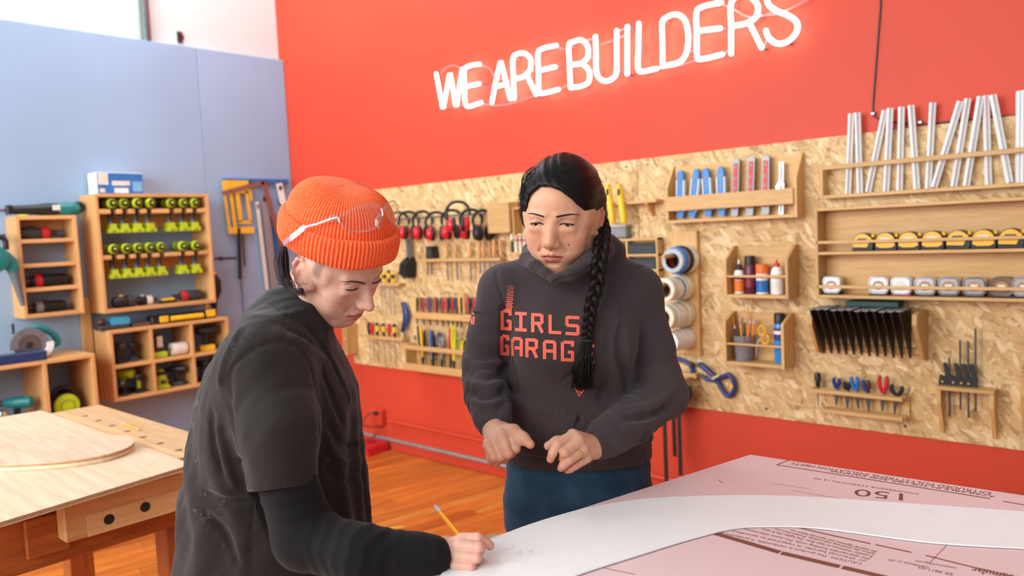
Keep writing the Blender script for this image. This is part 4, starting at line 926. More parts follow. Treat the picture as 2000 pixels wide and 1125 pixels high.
multitool('black tool with white patch lying on bottom board of drill rack', pbp(284, 600, .17)[0], .16, zf, .09, .030, (BLK, LBL, WHT), 'small_grinder')
clump('utility_knife', 'yellow and black flat knife on bottom board of drill rack', 'knife', (pbp(322, 590, .17)[0], -.18, zf), [('body', G().box(pbp(308, 590, .18)[0], pbp(345, 590, .18)[0], -.20, -.165, zf+.0005, zf+.018, .006), BLK, False), ('grip', G().box(pbp(316, 590, .18)[0], pbp(340, 590, .18)[0], -.203, -.162, zf+.016, zf+.032, .006), YEL, False)])
multitool('black flashlight with red collar on bottom board of drill rack', pbp(373, 588, .17)[0], .17, zf, .16, .035, (DGREY, REDP, DLG), 'flashlight', 'flashlight', -1)
# ---- narrow shelf unit
A0n, A1n, Z0n, Z1n, Dn = 1.382, 1.705, 1.104, 1.698, .196
ns = thing('narrow_shelf', 'narrow wooden open shelf unit left of drill rack', 'shelf', BLUE, ((A0n+A1n)/2, 0, Z0n))
for a in (A0n, A1n-.02): part(ns, 'side_panel', bx(a, a+.02, .0005, Dn, Z0n, Z1n), CZ)
for z in (Z0n, 1.257, 1.398, 1.54, Z1n-.022): part(ns, 'shelf_board', bx(A0n+.02, A1n-.02, .0005, Dn-.001, z, z+.022), CX)
part(ns, 'back_rail', bx(A0n+.02, A1n-.02, .0005, .014, Z1n-.08, Z1n-.022), CX)
multitool('black tool with red end on top shelf of narrow unit', pbp(68, 462, .12)[0], .12, 1.5625, .17, .036, (DGREY, REDP, BLK), 'impact_driver', 'tool', 1)
multitool('black tool with red collar on third shelf of narrow unit', pbp(92, 556, .12)[0]+.014, .12, 1.2795, .20, .038, (BLK, REDP, DGREY), 'rotary_saw', 'tool', -1)
multitool('dark tool with grey strip on bottom shelf of narrow unit', pbp(92, 600, .12)[0]+.012, .12, 1.1265, .18, .034, (BLK, GREY, DSTEEL), 'rotary_tool', 'tool', -1)
# teal reciprocating saw on top
zt = Z1n+.001; ac, _ = pbp(110, 412, .1)
clump('reciprocating_saw', 'teal and black reciprocating saw lying on narrow shelf unit', 'saw', (ac, -.1, Z1n), [
  ('motor_housing', G().lathe([(.020, -.01), (.036, .0), (.040, .05), (.038, .10), (.030, .125), (.01, .132)], 20, axis='x', at=(ac, -.1, zt+.04)), TEAL, True),
  ('boot', G().lathe([(.020, -.24), (.026, -.22), (.030, -.12), (.038, -.06), (.038, .004)], 18, axis='x', at=(ac, -.1, zt+.038)), BLK, True),
  ('handle', G().ring_tube(bez([(ac+.10, -.1, zt+.06), (ac+.135, -.1, zt+.075), (ac+.15, -.1, zt+.045), (ac+.12, -.1, zt+.02)], 10), .014, 10), BLK, True),
  ('label_plate', G().box(ac-.03, ac+.012, -.142, -.136, zt+.032, zt+.062, .003), LBL, False),
  ('shoe', G().box(ac-.262, ac-.235, -.125, -.075, zt+.012, zt+.066, .003), BLK, False),
  ('blade', G().box(ac-.40, ac-.25, -.102, -.099, zt+.028, zt+.046, .0005), STEEL, False),
  ('trigger_band', G().box(ac-.21, ac-.16, -.13, -.07, zt+.0003, zt+.010, .002), LIME, False)])
# teal blower hanging left
a, z = pbp(12, 505, .235)
clump('leaf_blower', 'teal hand blower with grey nozzle hanging left of shelf unit', 'blower', (a, -.235, PB(36, 598, .235)[1]), [
  ('fan_housing', G().lathe([(.03, .03), (.07, .02), (.078, -.02), (.07, -.05), (.03, -.06)], 22, axis='y', at=(a-.065, -.235, z)), TEAL, True),
  ('outlet', G().ring_tube([(a-.02, -.235, z+.01), (a+.02, -.235, z-.03), (a+.032, -.235, z-.075)], [.045, .040, .032], 14), TEAL, True),
  ('nozzle', G().ring_tube([(a+.030, -.235, z-.07), (a+.062, -.235, PB(36, 598, .235)[1])], [.029, .012], 14), DLG, True),
  ('handle', G().ring_tube(bez([(a-.09, -.235, z+.06), (a-.05, -.235, z+.12), (a+.0, -.235, z+.11), (a+.005, -.235, z+.05)], 12), .015, 10), BLK, True),
  ('wall_hook', G().box(a-.03, a+.01, -.235, -.0005, z+.128, z+.138, .002), DSTEEL, False)])
# ---- post
solid('wooden_post', 'upright wooden board between the two lower cabinets', 'board', bx(1.735, 1.792, .0005, .045, .40, 1.183, .003), CZ, BLUE)
# ---- cubby cabinet 2 x 3
A0c, A1c, Z0c, Z1c, Dc = 1.80, 2.575, .546, .986, .29
cu2 = thing('cubby_cabinet', 'wooden six cell cubby cabinet under the drill rack', 'cabinet', BLUE, ((A0c+A1c)/2, 0, Z0c))
for a in (A0c, A1c-.02): part(cu2, 'side_panel', bx(a, a+.02, .0005, Dc, Z0c, Z1c), CZ)
for a in (2.043, 2.306): part(cu2, 'divider', bx(a, a+.018, .0005, Dc-.002, Z0c+.02, Z1c-.02), CZ)
for z in (Z0c, .748, Z1c-.02): part(cu2, 'shelf_board', bx(A0c+.02, A1c-.02, .0005, Dc-.001, z, z+.02), CX)
zt, zm, zl = Z1c+.0005, .7685, Z0c+.0205
# on top of the cubby
a, _ = pbp(232, 640, .2); sa_ = pbp(205, 632, .2)[0]
clump('belt_sander', 'light blue and grey tool on left top of cubby cabinet', 'tool', (a, -.2, zt), [('sole', G().box(sa_-.05, a+.055, -.245, -.155, zt, zt+.03, .006), DGREY, False), ('housing', G().prism([(a-.05, zt+.03), (a+.055, zt+.03), (a+.055, zt+.06), (a+.04, zt+.075), (a-.03, zt+.075), (a-.055, zt+.05)], -.24, -.16), pm('sky_blue', (60, 156, 196), .4), False), ('rear_knob', G().ball((sa_-.02, -.2, zt+.05), (.03, .03, .025), 12), BRN, True)])
solid('sanding_pad', 'flat brown pad on top of cubby cabinet', 'pad', G().box(pbp(255, 640, .2)[0], pbp(290, 636, .2)[0], -.24, -.15, zt, zt+.022, .005), pm('brown_pad', (104, 66, 56), .7), BLUE)
a0, a1 = pbp(292, 635, .2)[0], pbp(418, 620, .2)[0]
clump('laser_case', 'long black and yellow tool case on top of cubby cabinet', 'case', ((a0+a1)/2, -.2, zt), [('body', G().box(a0, a1, -.24, -.15, zt, zt+.055, .008), BLK, False), ('grip', G().ring_tube([(a0+.12, -.247, zt+.028), (a1-.10, -.247, zt+.028)], .016, 12), YEL, True), ('clip', G().box(a0+.05, a0+.105, -.25, -.24, zt+.01, zt+.05, .003), YEL, False), ('clip', G().box(a1-.075, a1-.01, -.25, -.24, zt+.012, zt+.058, .003), YEL, False)])
# cells
gundrill('grey and black tool in upper left cell of cubby cabinet', 1.87, .20, zm, (DGREY, BLK, BLK), .75, .4)
gundrill('black tool in upper left cell beside the divider', 1.98, .17, zm, (BLK, DGREY, BLK), .7, -.5)
clump('battery_charger_dock', 'lime and grey charger dock in upper middle cell of cubby', 'charger', (2.12, -.2, zm), [('base', G().box(2.075, 2.165, -.25, -.15, zm, zm+.04, .008), LIME, False), ('battery', G().box(2.09, 2.15, -.235, -.17, zm+.04, zm+.15, .008), DGREY, False), ('label_plate', G().box(2.105, 2.14, -.238, -.234, zm+.07, zm+.14, .001), LBL, False)])
clump('paper_roll', 'white roll lying in the upper middle cell of cubby', 'roll', (2.245, -.22, zm), [('roll', G().lathe([(.012, -.05), (.04, -.05), (.042, -.045), (.042, .045), (.04, .05), (.012, .05)], 22, axis='x', at=(2.245, -.22, zm+.0425)), LBL, True), ('core', G().lathe([(.013, -.052), (.013, .052)], 14, axis='x', at=(2.245, -.22, zm+.0425)), CORE, True)])
gundrill('black and yellow tool in upper right cell of cubby', 2.448, .20, zm, (BLK, YEL, BLK), .95, 1.2)
gundrill('lime and black tool in lower left cell of cubby', 1.915, .15, zl, (LIME, BLK, LIME), .85, .7)
gundrill('black and silver tool at front of lower left cell of cubby', 1.885, .235, zl, (DSTEEL, BLK, BLK), .55, -.6)
gundrill('black tool with lime grip in lower left cell of cubby', 1.985, .20, zl, (BLK, BLK, LIME), .7, -.3)
sander('lime palm sander in the lower middle cell of cubby', 2.125, .2, zl, LIME, LIME, .95)
gundrill('black tool with yellow label in lower middle cell of cubby', 2.235, .20, zl, (BLK, DGREY, BLK), .75, .8)
gundrill('black tool in the lower right cell of cubby', 2.40, .2, zl, (BLK, DGREY, BLK), .8, .2)
# ---- big lower left cabinet
A0l, A1l, Z0l, Z1l, Dl = .80, 1.672, .42, .876, .40
lc = thing('low_cabinet', 'deep wooden open cabinet behind the workbench', 'cabinet', BLUE, ((A0l+A1l)/2, 0, Z0l))
for a in (A0l, A1l-.022): part(lc, 'side_panel', bx(a, a+.022, .0005, Dl, Z0l, Z1l-.022), CZ)
part(lc, 'divider', bx(1.395, 1.417, .0005, Dl-.002, Z0l+.022, Z1l-.022), CZ)
part(lc, 'top_board', bx(A0l, A1l, .0005, Dl, Z1l-.022, Z1l), CX); part(lc, 'bottom_board', bx(A0l+.022, A1l-.022, .0005, Dl, Z0l, Z0l+.08), CX)
zl = Z0l+.0805
gundrill('teal saw in left cell of deep lower cabinet', 1.285, .28, zl, (TEAL, TEAL, BLK), 1.0, .9, 'jigsaw', 'saw')
clump('router_base', 'silver router base in left cell of deep lower cabinet', 'router', (1.19, -.33, zl), [('base', G().lathe([(.06, 0), (.06, .012), (.05, .016)], 22, at=(1.19, -.33, zl)), STEEL, True), ('motor', G().lathe([(.034, .014), (.036, .09), (.028, .12)], 20, at=(1.19, -.33, zl)), CHROME, True), ('knob', G().ball((1.245, -.33, zl+.04), .018, 12), BLK, True)])
a = 1.515
clump('round_sander', 'lime faced round fan tool in right cell of lower cabinet', 'tool', (a, -.30, zl), [('body', G().lathe([(.04, .06), (.078, .05), (.085, .0), (.078, -.035), (.068, -.045)], 26, axis='y', at=(a, -.28, zl+.0855)), BLK, True), ('face_plate', G().lathe([(.070, -.044), (.066, -.054), (.03, -.060)], 26, axis='y', at=(a+.008, -.28, zl+.084)), LIME, True), ('handle', G().ring_tube(bez([(a-.05, -.28, zl+.15), (a-.01, -.28, zl+.185), (a+.05, -.28, zl+.17), (a+.06, -.28, zl+.13)], 12), .016, 10), BLK, True), ('grille', G().ring_tube([(a+.008+.035*math.cos(t), -.341, zl+.084+.035*math.sin(t)) for t in np.linspace(0, 6.2832, 21)[:-1]], .003, 6, closed=True), pm('lime_dark', (140, 160, 26), .5), True)])
# circular saw on top
zc = Z1l+.0005; ac = pbp(52, 660, .25)[0]; y0 = -.25
SV = pm('cast_silver', (186, 186, 188), .35, .6)
arc = [(ac+.098*math.cos(t), zc+.085+.098*math.sin(t)) for t in np.linspace(-.15, 3.35, 18)]+[(ac+.06*math.cos(t), zc+.085+.06*math.sin(t)) for t in np.linspace(3.35, -.15, 12)]
arc2 = [(ac+.03+.088*math.cos(t), zc+.085+.088*math.sin(t)) for t in np.linspace(-2.4, .1, 14)]+[(ac+.03+.055*math.cos(t), zc+.085+.055*math.sin(t)) for t in np.linspace(.1, -2.4, 10)]
clump('circular_saw', 'teal circular saw with silver blade guard on deep cabinet', 'saw', (ac, y0, zc), [
  ('base_plate', G().box(ac-.14, ac+.12, y0-.05, y0+.09, zc+.028, zc+.034, .001), SV, False),
  ('blade_guard', G().prism(arc, y0-.055, y0-.025), SV, False),
  ('lower_guard', G().prism([(x, max(z, zc+.001)) for x, z in arc2], y0-.068, y0-.055), WHT, False),
  ('blade', G().lathe([(.082, -.043), (.082, -.041)], 30, axis='y', at=(ac, y0, zc+.085)), STEEL, False),
  ('arbor', G().lathe([(.016, -.056), (.02, -.045)], 14, axis='y', at=(ac, y0, zc+.085)), DSTEEL, True),
  ('motor', G().lathe([(.045, -.02), (.05, .0), (.05, .08), (.04, .1)], 20, axis='y', at=(ac+.02, y0, zc+.10)), TEAL, True),
  ('handle', G().ring_tube(bez([(ac-.02, y0+.02, zc+.15), (ac+.06, y0+.02, zc+.175), (ac+.14, y0+.02, zc+.13), (ac+.16, y0+.02, zc+.07), (ac+.10, y0+.02, zc+.06)], 16), .020, 12), TEAL, True),
  ('depth_lever', G().cyl((ac-.055, y0+.03, zc+.15), (ac-.055, y0+.03, zc+.21), .007, n=10), BLK, True)])
solid('blue_tool_tray', 'navy blue tray under the circular saw on deep cabinet', 'tray', G().box(ac-.20, ac+.055, y0-.145, y0-.075, zc, zc+.055, .004), pm('navy_tray', (28, 52, 96), .5), BLUE)
# ---- wall hangings between rack and corner
def sp(x, y, d): a, z = pbp(x, y, d); return (a, -d, z)
BR = pm('rail_blue', (52, 112, 172), .5)
a0, z0 = pbp(432, 352, 0); a1, _ = pbp(560, 352, 0)
hr = thing('hanging_rail', 'blue hanging rail on blue wall near the corner', 'rail', BLUE, ((a0+a1)/2, 0, z0-.02))
part(hr, 'strip', bx(a0, a1+.0, .0005, .022, z0-.018, z0+.014, .002), BR)
for a in (a0+.04, a0+.2, a0+.32, a0+.44): part(hr, 'hook', G().cyl((a, -.02, z0), (a, -.075, z0+.004), .005, n=8), STEEL, True)
sqa = np.array(sp(433, 352, .03)); sqb = np.array(sp(497, 455, .03)); w_ = sqb[0]-sqa[0]; h_ = sqa[2]-sqb[2]
ys = thing('yellow_square', 'yellow slotted layout frame hanging on the blue rail', 'square', BLUE, (sqa[0]+w_/2, 0, sqb[2]))
SQY = pm('square_yellow', (238, 188, 52), .45)
def fr_(nme, u0, u1, v0, v1, sk=.10, d=.03):
    P_ = []
    for (u, v) in ((u0, v0), (u1, v0), (u1, v1), (u0, v1)): P_.append((sqa[0]+w_*(u*(1-sk)+v*sk), sqa[2]-h_*v))
    part(ys, nme, G().prism(P_, -d-.003, -d+.003), SQY)
fr_('top_plate', 0, 1.0, 0, .24); fr_('upright', .0, .10, .24, .88); fr_('upright', .22, .34, .24, .88); fr_('upright', .44, .60, .24, .78); fr_('upright', .84, .95, .2, .78); fr_('bottom_plate', .0, 1, .88, 1.0); fr_('cross_bar', .44, .95, .76, .82); fr_('tooth', 1.0, 1.08, .17, .38)
fsq = thing('framing_square', 'brown steel framing square hanging over the yellow frame', 'square', BLUE, tuple(sp(515, 360, .05)*np.array((1, 0, 1)) if False else sp(515, 360, .05)))
FB = pm('rusty_steel', (140, 98, 92), .5, .3)
g = G(); g.bar(sp(434, 378, .05), sp(516, 356, .05), .032, .003, (0, 1, 0)); part(fsq, 'tongue', g, FB)
g = G(); g.bar(sp(514, 354, .05), sp(556, 500, .05), .040, .003, (0, 1, 0)); part(fsq, 'blade', g, FB)
for nme, lab, x0, y0_, x1, y1_, wd, d, mt in (('straightedge', 'white narrow straightedge leaning beside the framing square', 502, 394, 522, 566, .026, .024, LBL), ('straightedge', 'grey wide straightedge hanging behind the framing square', 515, 380, 538, 575, .055, .036, pm('grey_rule', (150, 150, 150), .5, .3)), ('straightedge', 'blue level hanging near the red wall corner', 528, 420, 556, 575, .035, .018, BR), ('straightedge', 'white ruler hanging at top near the red corner', 545, 358, 560, 430, .050, .03, WHT)):
    t = thing(nme, lab, 'ruler', BLUE, sp(x1, y1_, d)); g = G(); g.bar(sp(x0, y0_, d), sp(x1, y1_, d), wd, .006, (0, 1, 0)); part(t, 'bar', g, mt)
    g = G(); pa = np.array(sp(x0, y0_, d)); pb_ = np.array(sp(x1, y1_, d)); dd = (pb_-pa)/np.linalg.norm(pb_-pa); g.bar(pa+dd*.02-np.array((0, .0042, 0)), pa+dd*.05-np.array((0, .0042, 0)), wd*.5, .003, (0, 1, 0)); part(t, 'end_mark', g, DSTEEL)
t = thing('pipe_clamp', 'black clamp hanging vertically below the yellow frame', 'clamp', BLUE, sp(468, 545, .03))
g = G(); g.bar(sp(466, 445, .03), sp(469, 545, .03), .022, .012, (0, 1, 0)); part(t, 'bar', g, BLK)
g = G(); g.bar(sp(474, 456, .03), sp(478, 520, .03), .010, .010, (0, 1, 0)); part(t, 'spring_arm', g, DGREY)
g = G(); g.ring_tube([sp(420, 505, .05), sp(462, 504, .05)], .008, 8); part(t, 'cross_bar', g, BLK, True)
g = G(); g.ball(sp(432, 505, .05), .018, 10); part(t, 'knob', g, DSTEEL, True)
g = G(); g.ring_tube(bez([sp(470, 545, .02), sp(473, 575, .02), sp(475, 610, .02)], 8), .003, 6); part(t, 'cord', g, BLK, True)
t = thing('tool_bag', 'black tool bag with yellow trim hanging beside drill rack', 'bag', BLUE, (A1+.08, 0, PB(430, 625, .1)[1]))
a, zt = pbp(431, 540, .10); zb = max(1.03, pbp(436, 622, .10)[1]); a = A1+.062
part(t, 'bag_body', G().lathe([(.012, zb-.03), (.025, zb+.06), (.055, zb+.12), (.058, zb+.2), (.03, zb+.245)], 16, at=(a, -.095, 0)), RUB, True)
part(t, 'yellow_trim', G().lathe([(.032, zb+.243), (.04, zb+.25), (.03, zb+.262)], 16, at=(a-.005, -.095, 0)), YEL, True)
part(t, 'strap', G().cyl((a, -.03, zb+.25), (a, -.03, zb+.33), .006, n=8), BLK, True); part(t, 'yellow_tail', G().box(A1+.004, A1+.018, -.10, -.08, zb-.02, zb+.05, .002), YEL)
a = A1+.022; zt = pbp(418, 405, .15)[1]; zb = pbp(424, 505, .15)[1]
t = thing('hand_saw', 'black tool with teal band hanging on side of drill rack', 'tool', BLUE, (a, -.15, zb))
part(t, 'handle', G().lathe([(.012, zb+.10), (.020, zb+.14), (.021, zb+.27), (.010, zt)], 14, at=(a, -.15, 0)), BLK, True)
part(t, 'band', G().lathe([(.0195, zb+.12), (.0205, zb+.155)], 14, at=(a, -.15, 0)), TEAL, True)
part(t, 'blade', G().box(a-.008, a+.006, -.18, -.12, zb, zb+.11, .002), BLK)
# ================================================================== workbench on the left
BW = wood('bench_maple', (206, 158, 104), (228, 190, 140), 'x', 5., 14., .5); BWD = wood('bench_orange', (150, 78, 30), (184, 104, 46), 'y', 5., 12., .45); BWZ = wood('bench_leg', (150, 78, 30), (190, 108, 48), 'z', 5., 12., .45)
PINE = wood('pine_ply', (204, 176, 138), (228, 206, 172), 'x', 3., 16., .55, (.25, .7)); PINK = wood('pink_ply', (206, 164, 130), (230, 198, 168), 'x', 4., 12., .55, (.25, .7))
VIS = wood('vise_beech', (196, 148, 92), (220, 178, 124), 'y', 6., 12., .5)
X0, X1, Y0, Y1, ZB = -3.325, -2.24, .30, 1.135, .86
wb = thing('workbench', 'heavy wooden workbench with end vise in the left foreground', 'workbench', WORLD, ((X0+X1)/2, (Y0+Y1)/2, 0))
for k in range(6):
    y0 = Y0+(Y1-Y0)*k/6; part(wb, 'top_plank', G().box(X0, X1, y0+.0006, y0+(Y1-Y0)/6-.0006, ZB-.05, ZB, .002), BW)
part(wb, 'apron', G().box(X1-.05, X1-.01, Y0+.03, Y1-.03, ZB-.20, ZB-.0505, .003), BWD); part(wb, 'apron', G().box(X0+.01, X0+.05, Y0+.03, Y1-.03, ZB-.20, ZB-.0505, .003), BWD)
for y in (Y0+.03, Y1-.07): part(wb, 'apron', G().box(X0+.05, X1-.05, y, y+.04, ZB-.18, ZB-.0505, .003), BWD)
for x in (X0+.06, X1-.14):
    for y in (Y0+.08, Y1-.20): part(wb, 'leg', G().box(x, x+.085, y, y+.085, .0, ZB-.0505, .004), BWZ)
part(wb, 'stretcher', G().box(X0+.145, X1-.14, (Y0+Y1)/2-.03, (Y0+Y1)/2+.03, .25, .33, .003), BWD)
vj = part(wb, 'vise_jaw', G().box(-2.222, -2.165, .632, 1.10, .734, .838, .004), VIS, label='pale beech end vise jaw with two round holes')
for y in (.738, .832): part(vj, 'dog_hole', G().lathe([(.0135, -.004), (.0135, .0012), (.0125, .0014)], 20, axis='x', at=(-2.1632, y, .7655 if y < .8 else .771)), DHOLE, True)
part(vj, 'jaw_insert', G().box(-2.1652, -2.1632, .685, 1.10, .7345, .792, .001), wood('pale_beech', (216, 176, 118), (234, 200, 148), 'y', 6., 12., .5))
part(wb, 'vise_block', G().box(-2.2395, -2.2225, .56, .66, .70, .80, .003), BWD)
part(wb, 'leg_bolt', G().cyl((X1-.056, .42, .66), (X1-.04, .42, .66), .02, n=14), BLK, True)
for i in range(7): part(wb, 'dog_hole', G().lathe([(.011, -.004), (.011, .0006)], 14, at=(-3.14+.135*i, 1.02-.002*i, ZB)), pm('worn_hole', (112, 82, 60), .8))
# plywood sheet (tilted slightly, resting on the bench)
R_, BL, FL = np.array((-2.10, .942)), np.array((-3.352, .935)), np.array((-2.02, .38))
g = G(); g.prism([tuple(R_), tuple(BL), (-3.40, .36), tuple(FL)], ZB+.0005, ZB+.013, 'z')
ps = thing('plywood_sheet', 'pale plywood sheet lying on the workbench', 'plywood', WORLD, (-2.7, .65, ZB))
part(ps, 'face_veneer', (lambda q: q)(G().prism([tuple(R_), tuple(BL), (-3.40, .36), tuple(FL)], ZB+.0105, ZB+.013, 'z')), PINE)
part(ps, 'core_ply', G().prism([tuple(R_), tuple(BL), (-3.40, .36), tuple(FL)], ZB+.0035, ZB+.0104, 'z'), wood('ply_core', (176, 128, 92), (200, 156, 116), 'x', 5., 12.))
part(ps, 'back_veneer', G().prism([tuple(R_), tuple(BL), (-3.40, .36), tuple(FL)], ZB+.0005, ZB+.0034, 'z'), PINE)
zc = ZB+.0135
out = [PZ(x, y, zc+.02) for x, y in ((-200, 880), (-180, 864), (-130, 856), (-60, 853), (0, 853), (80, 852), (150, 851), (215, 850), (250, 851), (260, 856), (262, 863), (252, 872), (230, 881), (200, 889), (150, 897), (100, 902), (50, 905), (0, 907), (-60, 907), (-130, 902), (-180, 893), (-200, 880))]
out = [p[:2] for p in bez(out, 80)][:-1]
cv = thing('curved_plywood_piece', 'curved cut plywood piece lying on the pale sheet', 'plywood', WORLD, (out[0][0], out[0][1], zc))
for nme, z0, z1, mt in (('face_veneer', .0165, .020, PINK), ('core_ply', .010, .0164, wood('ply_core', (176, 128, 92), (200, 156, 116), 'x', 5., 12.)), ('core_ply', .004, .0099, PINE), ('back_veneer', .0, .0039, PINK)):
    part(cv, nme, G().prism(out, zc+z0, zc+z1, 'z'), mt)
p0, p1 = PZ(272, 840, ZB+.004), PZ(238, 826, ZB+.004)
pencil('pencil', 'yellow pencil lying on the bare far corner of workbench', (*p0, ZB+.0045), (*p1, ZB+.0045))

# ================================================================== foam board table
ZF = .95
e0 = np.array((-.775, 1.602)); ed = np.array((-.211, -.9775)); xd = np.array((math.cos(math.radians(3.2)), math.sin(math.radians(3.2))))
foam = [e0, e0+ed*1.22, e0+ed*1.22+xd*2.0, e0+xd*2.0]
tt = thing('work_table', 'wooden work table under the pink foam board', 'table', WORLD, (0, 1.0, 0))
ins = [e0+ed*.08+xd*.06, e0+ed*1.14+xd*.06, e0+ed*1.14+xd*1.9, e0+ed*.08+xd*1.9]
part(tt, 'table_top', G().prism([tuple(p) for p in ins], ZF-.09, ZF-.0512, 'z'), BW)
for p in (ins[0]+ed*.05+xd*.05, ins[1]-ed*.05+xd*.05, ins[2]-ed*.05-xd*.05, ins[3]+ed*.05-xd*.05): part(tt, 'leg', G().box(p[0]-.035, p[0]+.035, p[1]-.035, p[1]+.035, 0, ZF-.0905, .003), BWZ)
for a_, b_ in ((ins[0], ins[1]), (ins[3], ins[2])):
    g = G(); g.bar((a_[0]*.95+.05*b_[0]+xd[0]*.0, a_[1]*.95+.05*b_[1], ZF-.14), (a_[0]*.05+.95*b_[0], a_[1]*.05+.95*b_[1], ZF-.14), .025, .09); part(tt, 'apron', g, BWZ)
FOAM = pm('pink_foam', (222, 190, 190), .55, var=.03, scale=3., bump=.06, bscale=300)
fb = thing('foam_board', 'large pink insulation foam board with brown print on table', 'foam board', WORLD, (e0[0], e0[1], ZF-.05))
part(fb, 'board', G().prism([tuple(p) for p in foam], ZF-.05, ZF, 'z'), FOAM)
INK = pm('brown_ink', (122, 70, 56), .6, var=.05)
def strip(pts, wpx, nm_='printed_line'):
    g = G()
    for a_, b_ in zip(pts[:-1], pts[1:]):
        p0 = PZ(*a_, ZF); p1 = PZ(*b_, ZF); g.bar((p0[0], p0[1], ZF+.0002), (p1[0], p1[1], ZF+.0002), wpx, .0003)
    part(fb, nm_, g, INK)
strip([(1517, 908), (1934, 974)], .004); strip([(1958, 979), (2060, 997)], .004); strip([(1541, 899), (1517, 908)], .003)
strip([(1330, 1025), (1400, 1043), (1523, 1079)], .013); strip([(1526, 1080), (1640, 1107)], .013); strip([(1645, 1108), (1730, 1128), (1800, 1146)], .013)
strip([(1560, 1031), (1630, 1047), (1700, 1062)], .004); strip([(1710, 1064), (1780, 1079)], .004); strip([(1808, 1085), (1900, 1108), (2000, 1132), (2060, 1147)], .004)
strip([(1545, 958), (1665, 978)], .0008); strip([(1508, 944), (1580, 955)], .0008); strip([(1815, 1100), (1850, 1064)], .0008, 'pencil_mark'); strip([(1404, 938), (1411, 943)], .002, 'scuff_mark'); strip([(1180, 1110), (1240, 1122)], .0015, 'scuff_mark')
def text_mesh(txt, size, bold=0.):
    cu = bpy.data.curves.new('txt', 'FONT'); cu.body = txt; cu.size = size; cu.offset = bold; cu.resolution_u = 3
    o = bpy.data.objects.new('txt', cu); C.objects.link(o); dg = bpy.context.evaluated_depsgraph_get(); dg.update()
    me = bpy.data.meshes.new_from_object(o.evaluated_get(dg)); V = [tuple(v.co) for v in me.vertices]; Fc = [tuple(p.vertices) for p in me.polygons]
    bpy.data.objects.remove(o); bpy.data.curves.remove(cu); bpy.data.meshes.remove(me); return V, Fc
def ptext(txt, start, end, h, bold=0., lab=None):      # baseline runs from start pixel to end pixel on the board
    V, Fc = text_mesh(txt, 1., bold); wv = max(v[0] for v in V); p0 = np.array(PZ(*start, ZF)); p1 = np.array(PZ(*end, ZF)); L = np.linalg.norm(p1-p0); x_ = (p1-p0)/L; y_ = np.array((-x_[1], x_[0])); s = L/wv; g = G()
    g.add([(p0[0]+x_[0]*v[0]*s+y_[0]*v[1]*h/.7, p0[1]+x_[1]*v[0]*s+y_[1]*v[1]*h/.7, ZF+.0003) for v in V], Fc); part(fb, 'printed_text', g, INK, label=lab)
ptext('EXTRUDED POLYSTYRENE INSULATION MEETS', (1938, 962), (1549, 903), .016)
ptext('AVAILABLE IN THE USA AND CANADA', (1944, 969), (1622, 919), .010, .01)
ptext('OPTIMUM ENERGY', (2080, 974), (1964, 957), .013, .01)
ptext('150', (1779, 966), (1670, 955), .040, .0)
ptext('COMPRESSIVE STRENGTH 15 PSI', (1795, 964), (1590, 933), .0085)
for i, (ln, s_, e_) in enumerate((('CAUTION: This product is combustible. A protective barrier', (1685, 1100), (1385, 1034)), ('or thermal barrier is required as specified in', (1693, 1095), (1420, 1033)), ('the appropriate building code. For more information', (1700, 1091), (1455, 1032)), ('R means resistance to heat flow. The higher the R value', (1706, 1086), (1490, 1032)), ('follow the mounting instructions. Protect from sun', (1710, 1081), (1515, 1032)), ('the material alignment, and report this before use.', (1714, 1077), (1545, 1034)))):
    ptext(ln, s_, e_, .0085)
ptext('Certificate U-197', (1815, 1107), (1735, 1091), .008); ptext('owenscorning.com', (1868, 1108), (1788, 1094), .009); ptext('ER 8811-03', (1862, 1120), (1795, 1106), .009); ptext('foamular', (1990, 1126), (1900, 1107), .02, .02)
# white template
TW = pm('white_board', (236, 234, 232), .5, var=.015)
pt = [PZ(x, y, ZF+.003) for x, y in ((2700, 1045), (2400, 1027), (2120, 1008), (2000, 999), (1850, 988), (1700, 978), (1580, 970), (1465, 967), (1350, 969), (1250, 975), (1155, 990), (1085, 1008), (1017, 1030), (975, 1047), (940, 1062), (905, 1082), (870, 1110), (850, 1150), (860, 1190))]
pt2 = [PZ(x, y, ZF+.003) for x, y in ((1010, 1165), (1060, 1145), (1120, 1125), (1170, 1108), (1250, 1083), (1330, 1058), (1400, 1039), (1440, 1031), (1480, 1028), (1550, 1028), (1610, 1032), (1680, 1041), (1800, 1057), (1900, 1065), (2000, 1070), (2120, 1077), (2400, 1098), (2700, 1120))]
pt = bez(pt, 64)+bez(pt2, 64)
wt = thing('paper_template', 'long white curved template sheet on the pink foam board', 'template', WORLD, (pt[40][0], pt[40][1], ZF))
part(wt, 'sheet', G().prism(pt, ZF+.0012, ZF+.0032, 'z'), TW); part(wt, 'backing', G().prism(pt, ZF+.0004, ZF+.0011, 'z'), pm('grey_backing', (96, 84, 84), .6))
PEN = pm('pencil_line', (208, 205, 203), .7)
for q in (((985, 1075), (998, 1071), (1003, 1066)), ((1008, 1080), (1018, 1076), (1014, 1084), (1024, 1082)), ((1030, 1078), (1040, 1074), (1036, 1082)), ((960, 1092), (975, 1089)), ((982, 1100), (990, 1093))):
    g = G()
    for a_, b_ in zip(q[:-1], q[1:]):
        p0 = PZ(*a_, ZF+.0033); p1 = PZ(*b_, ZF+.0033); g.bar((*p0, ZF+.0034), (*p1, ZF+.0034), .0006, .0002)
    part(wt, 'pencil_scribble', g, PEN)
p0 = PZ(985, 1047, ZF+.0); p1 = PZ(925, 1060, ZF)
q = [PZ(*c, ZF-.0) for c in ((925, 1053), (963, 1040), (986, 1047), (950, 1062))]
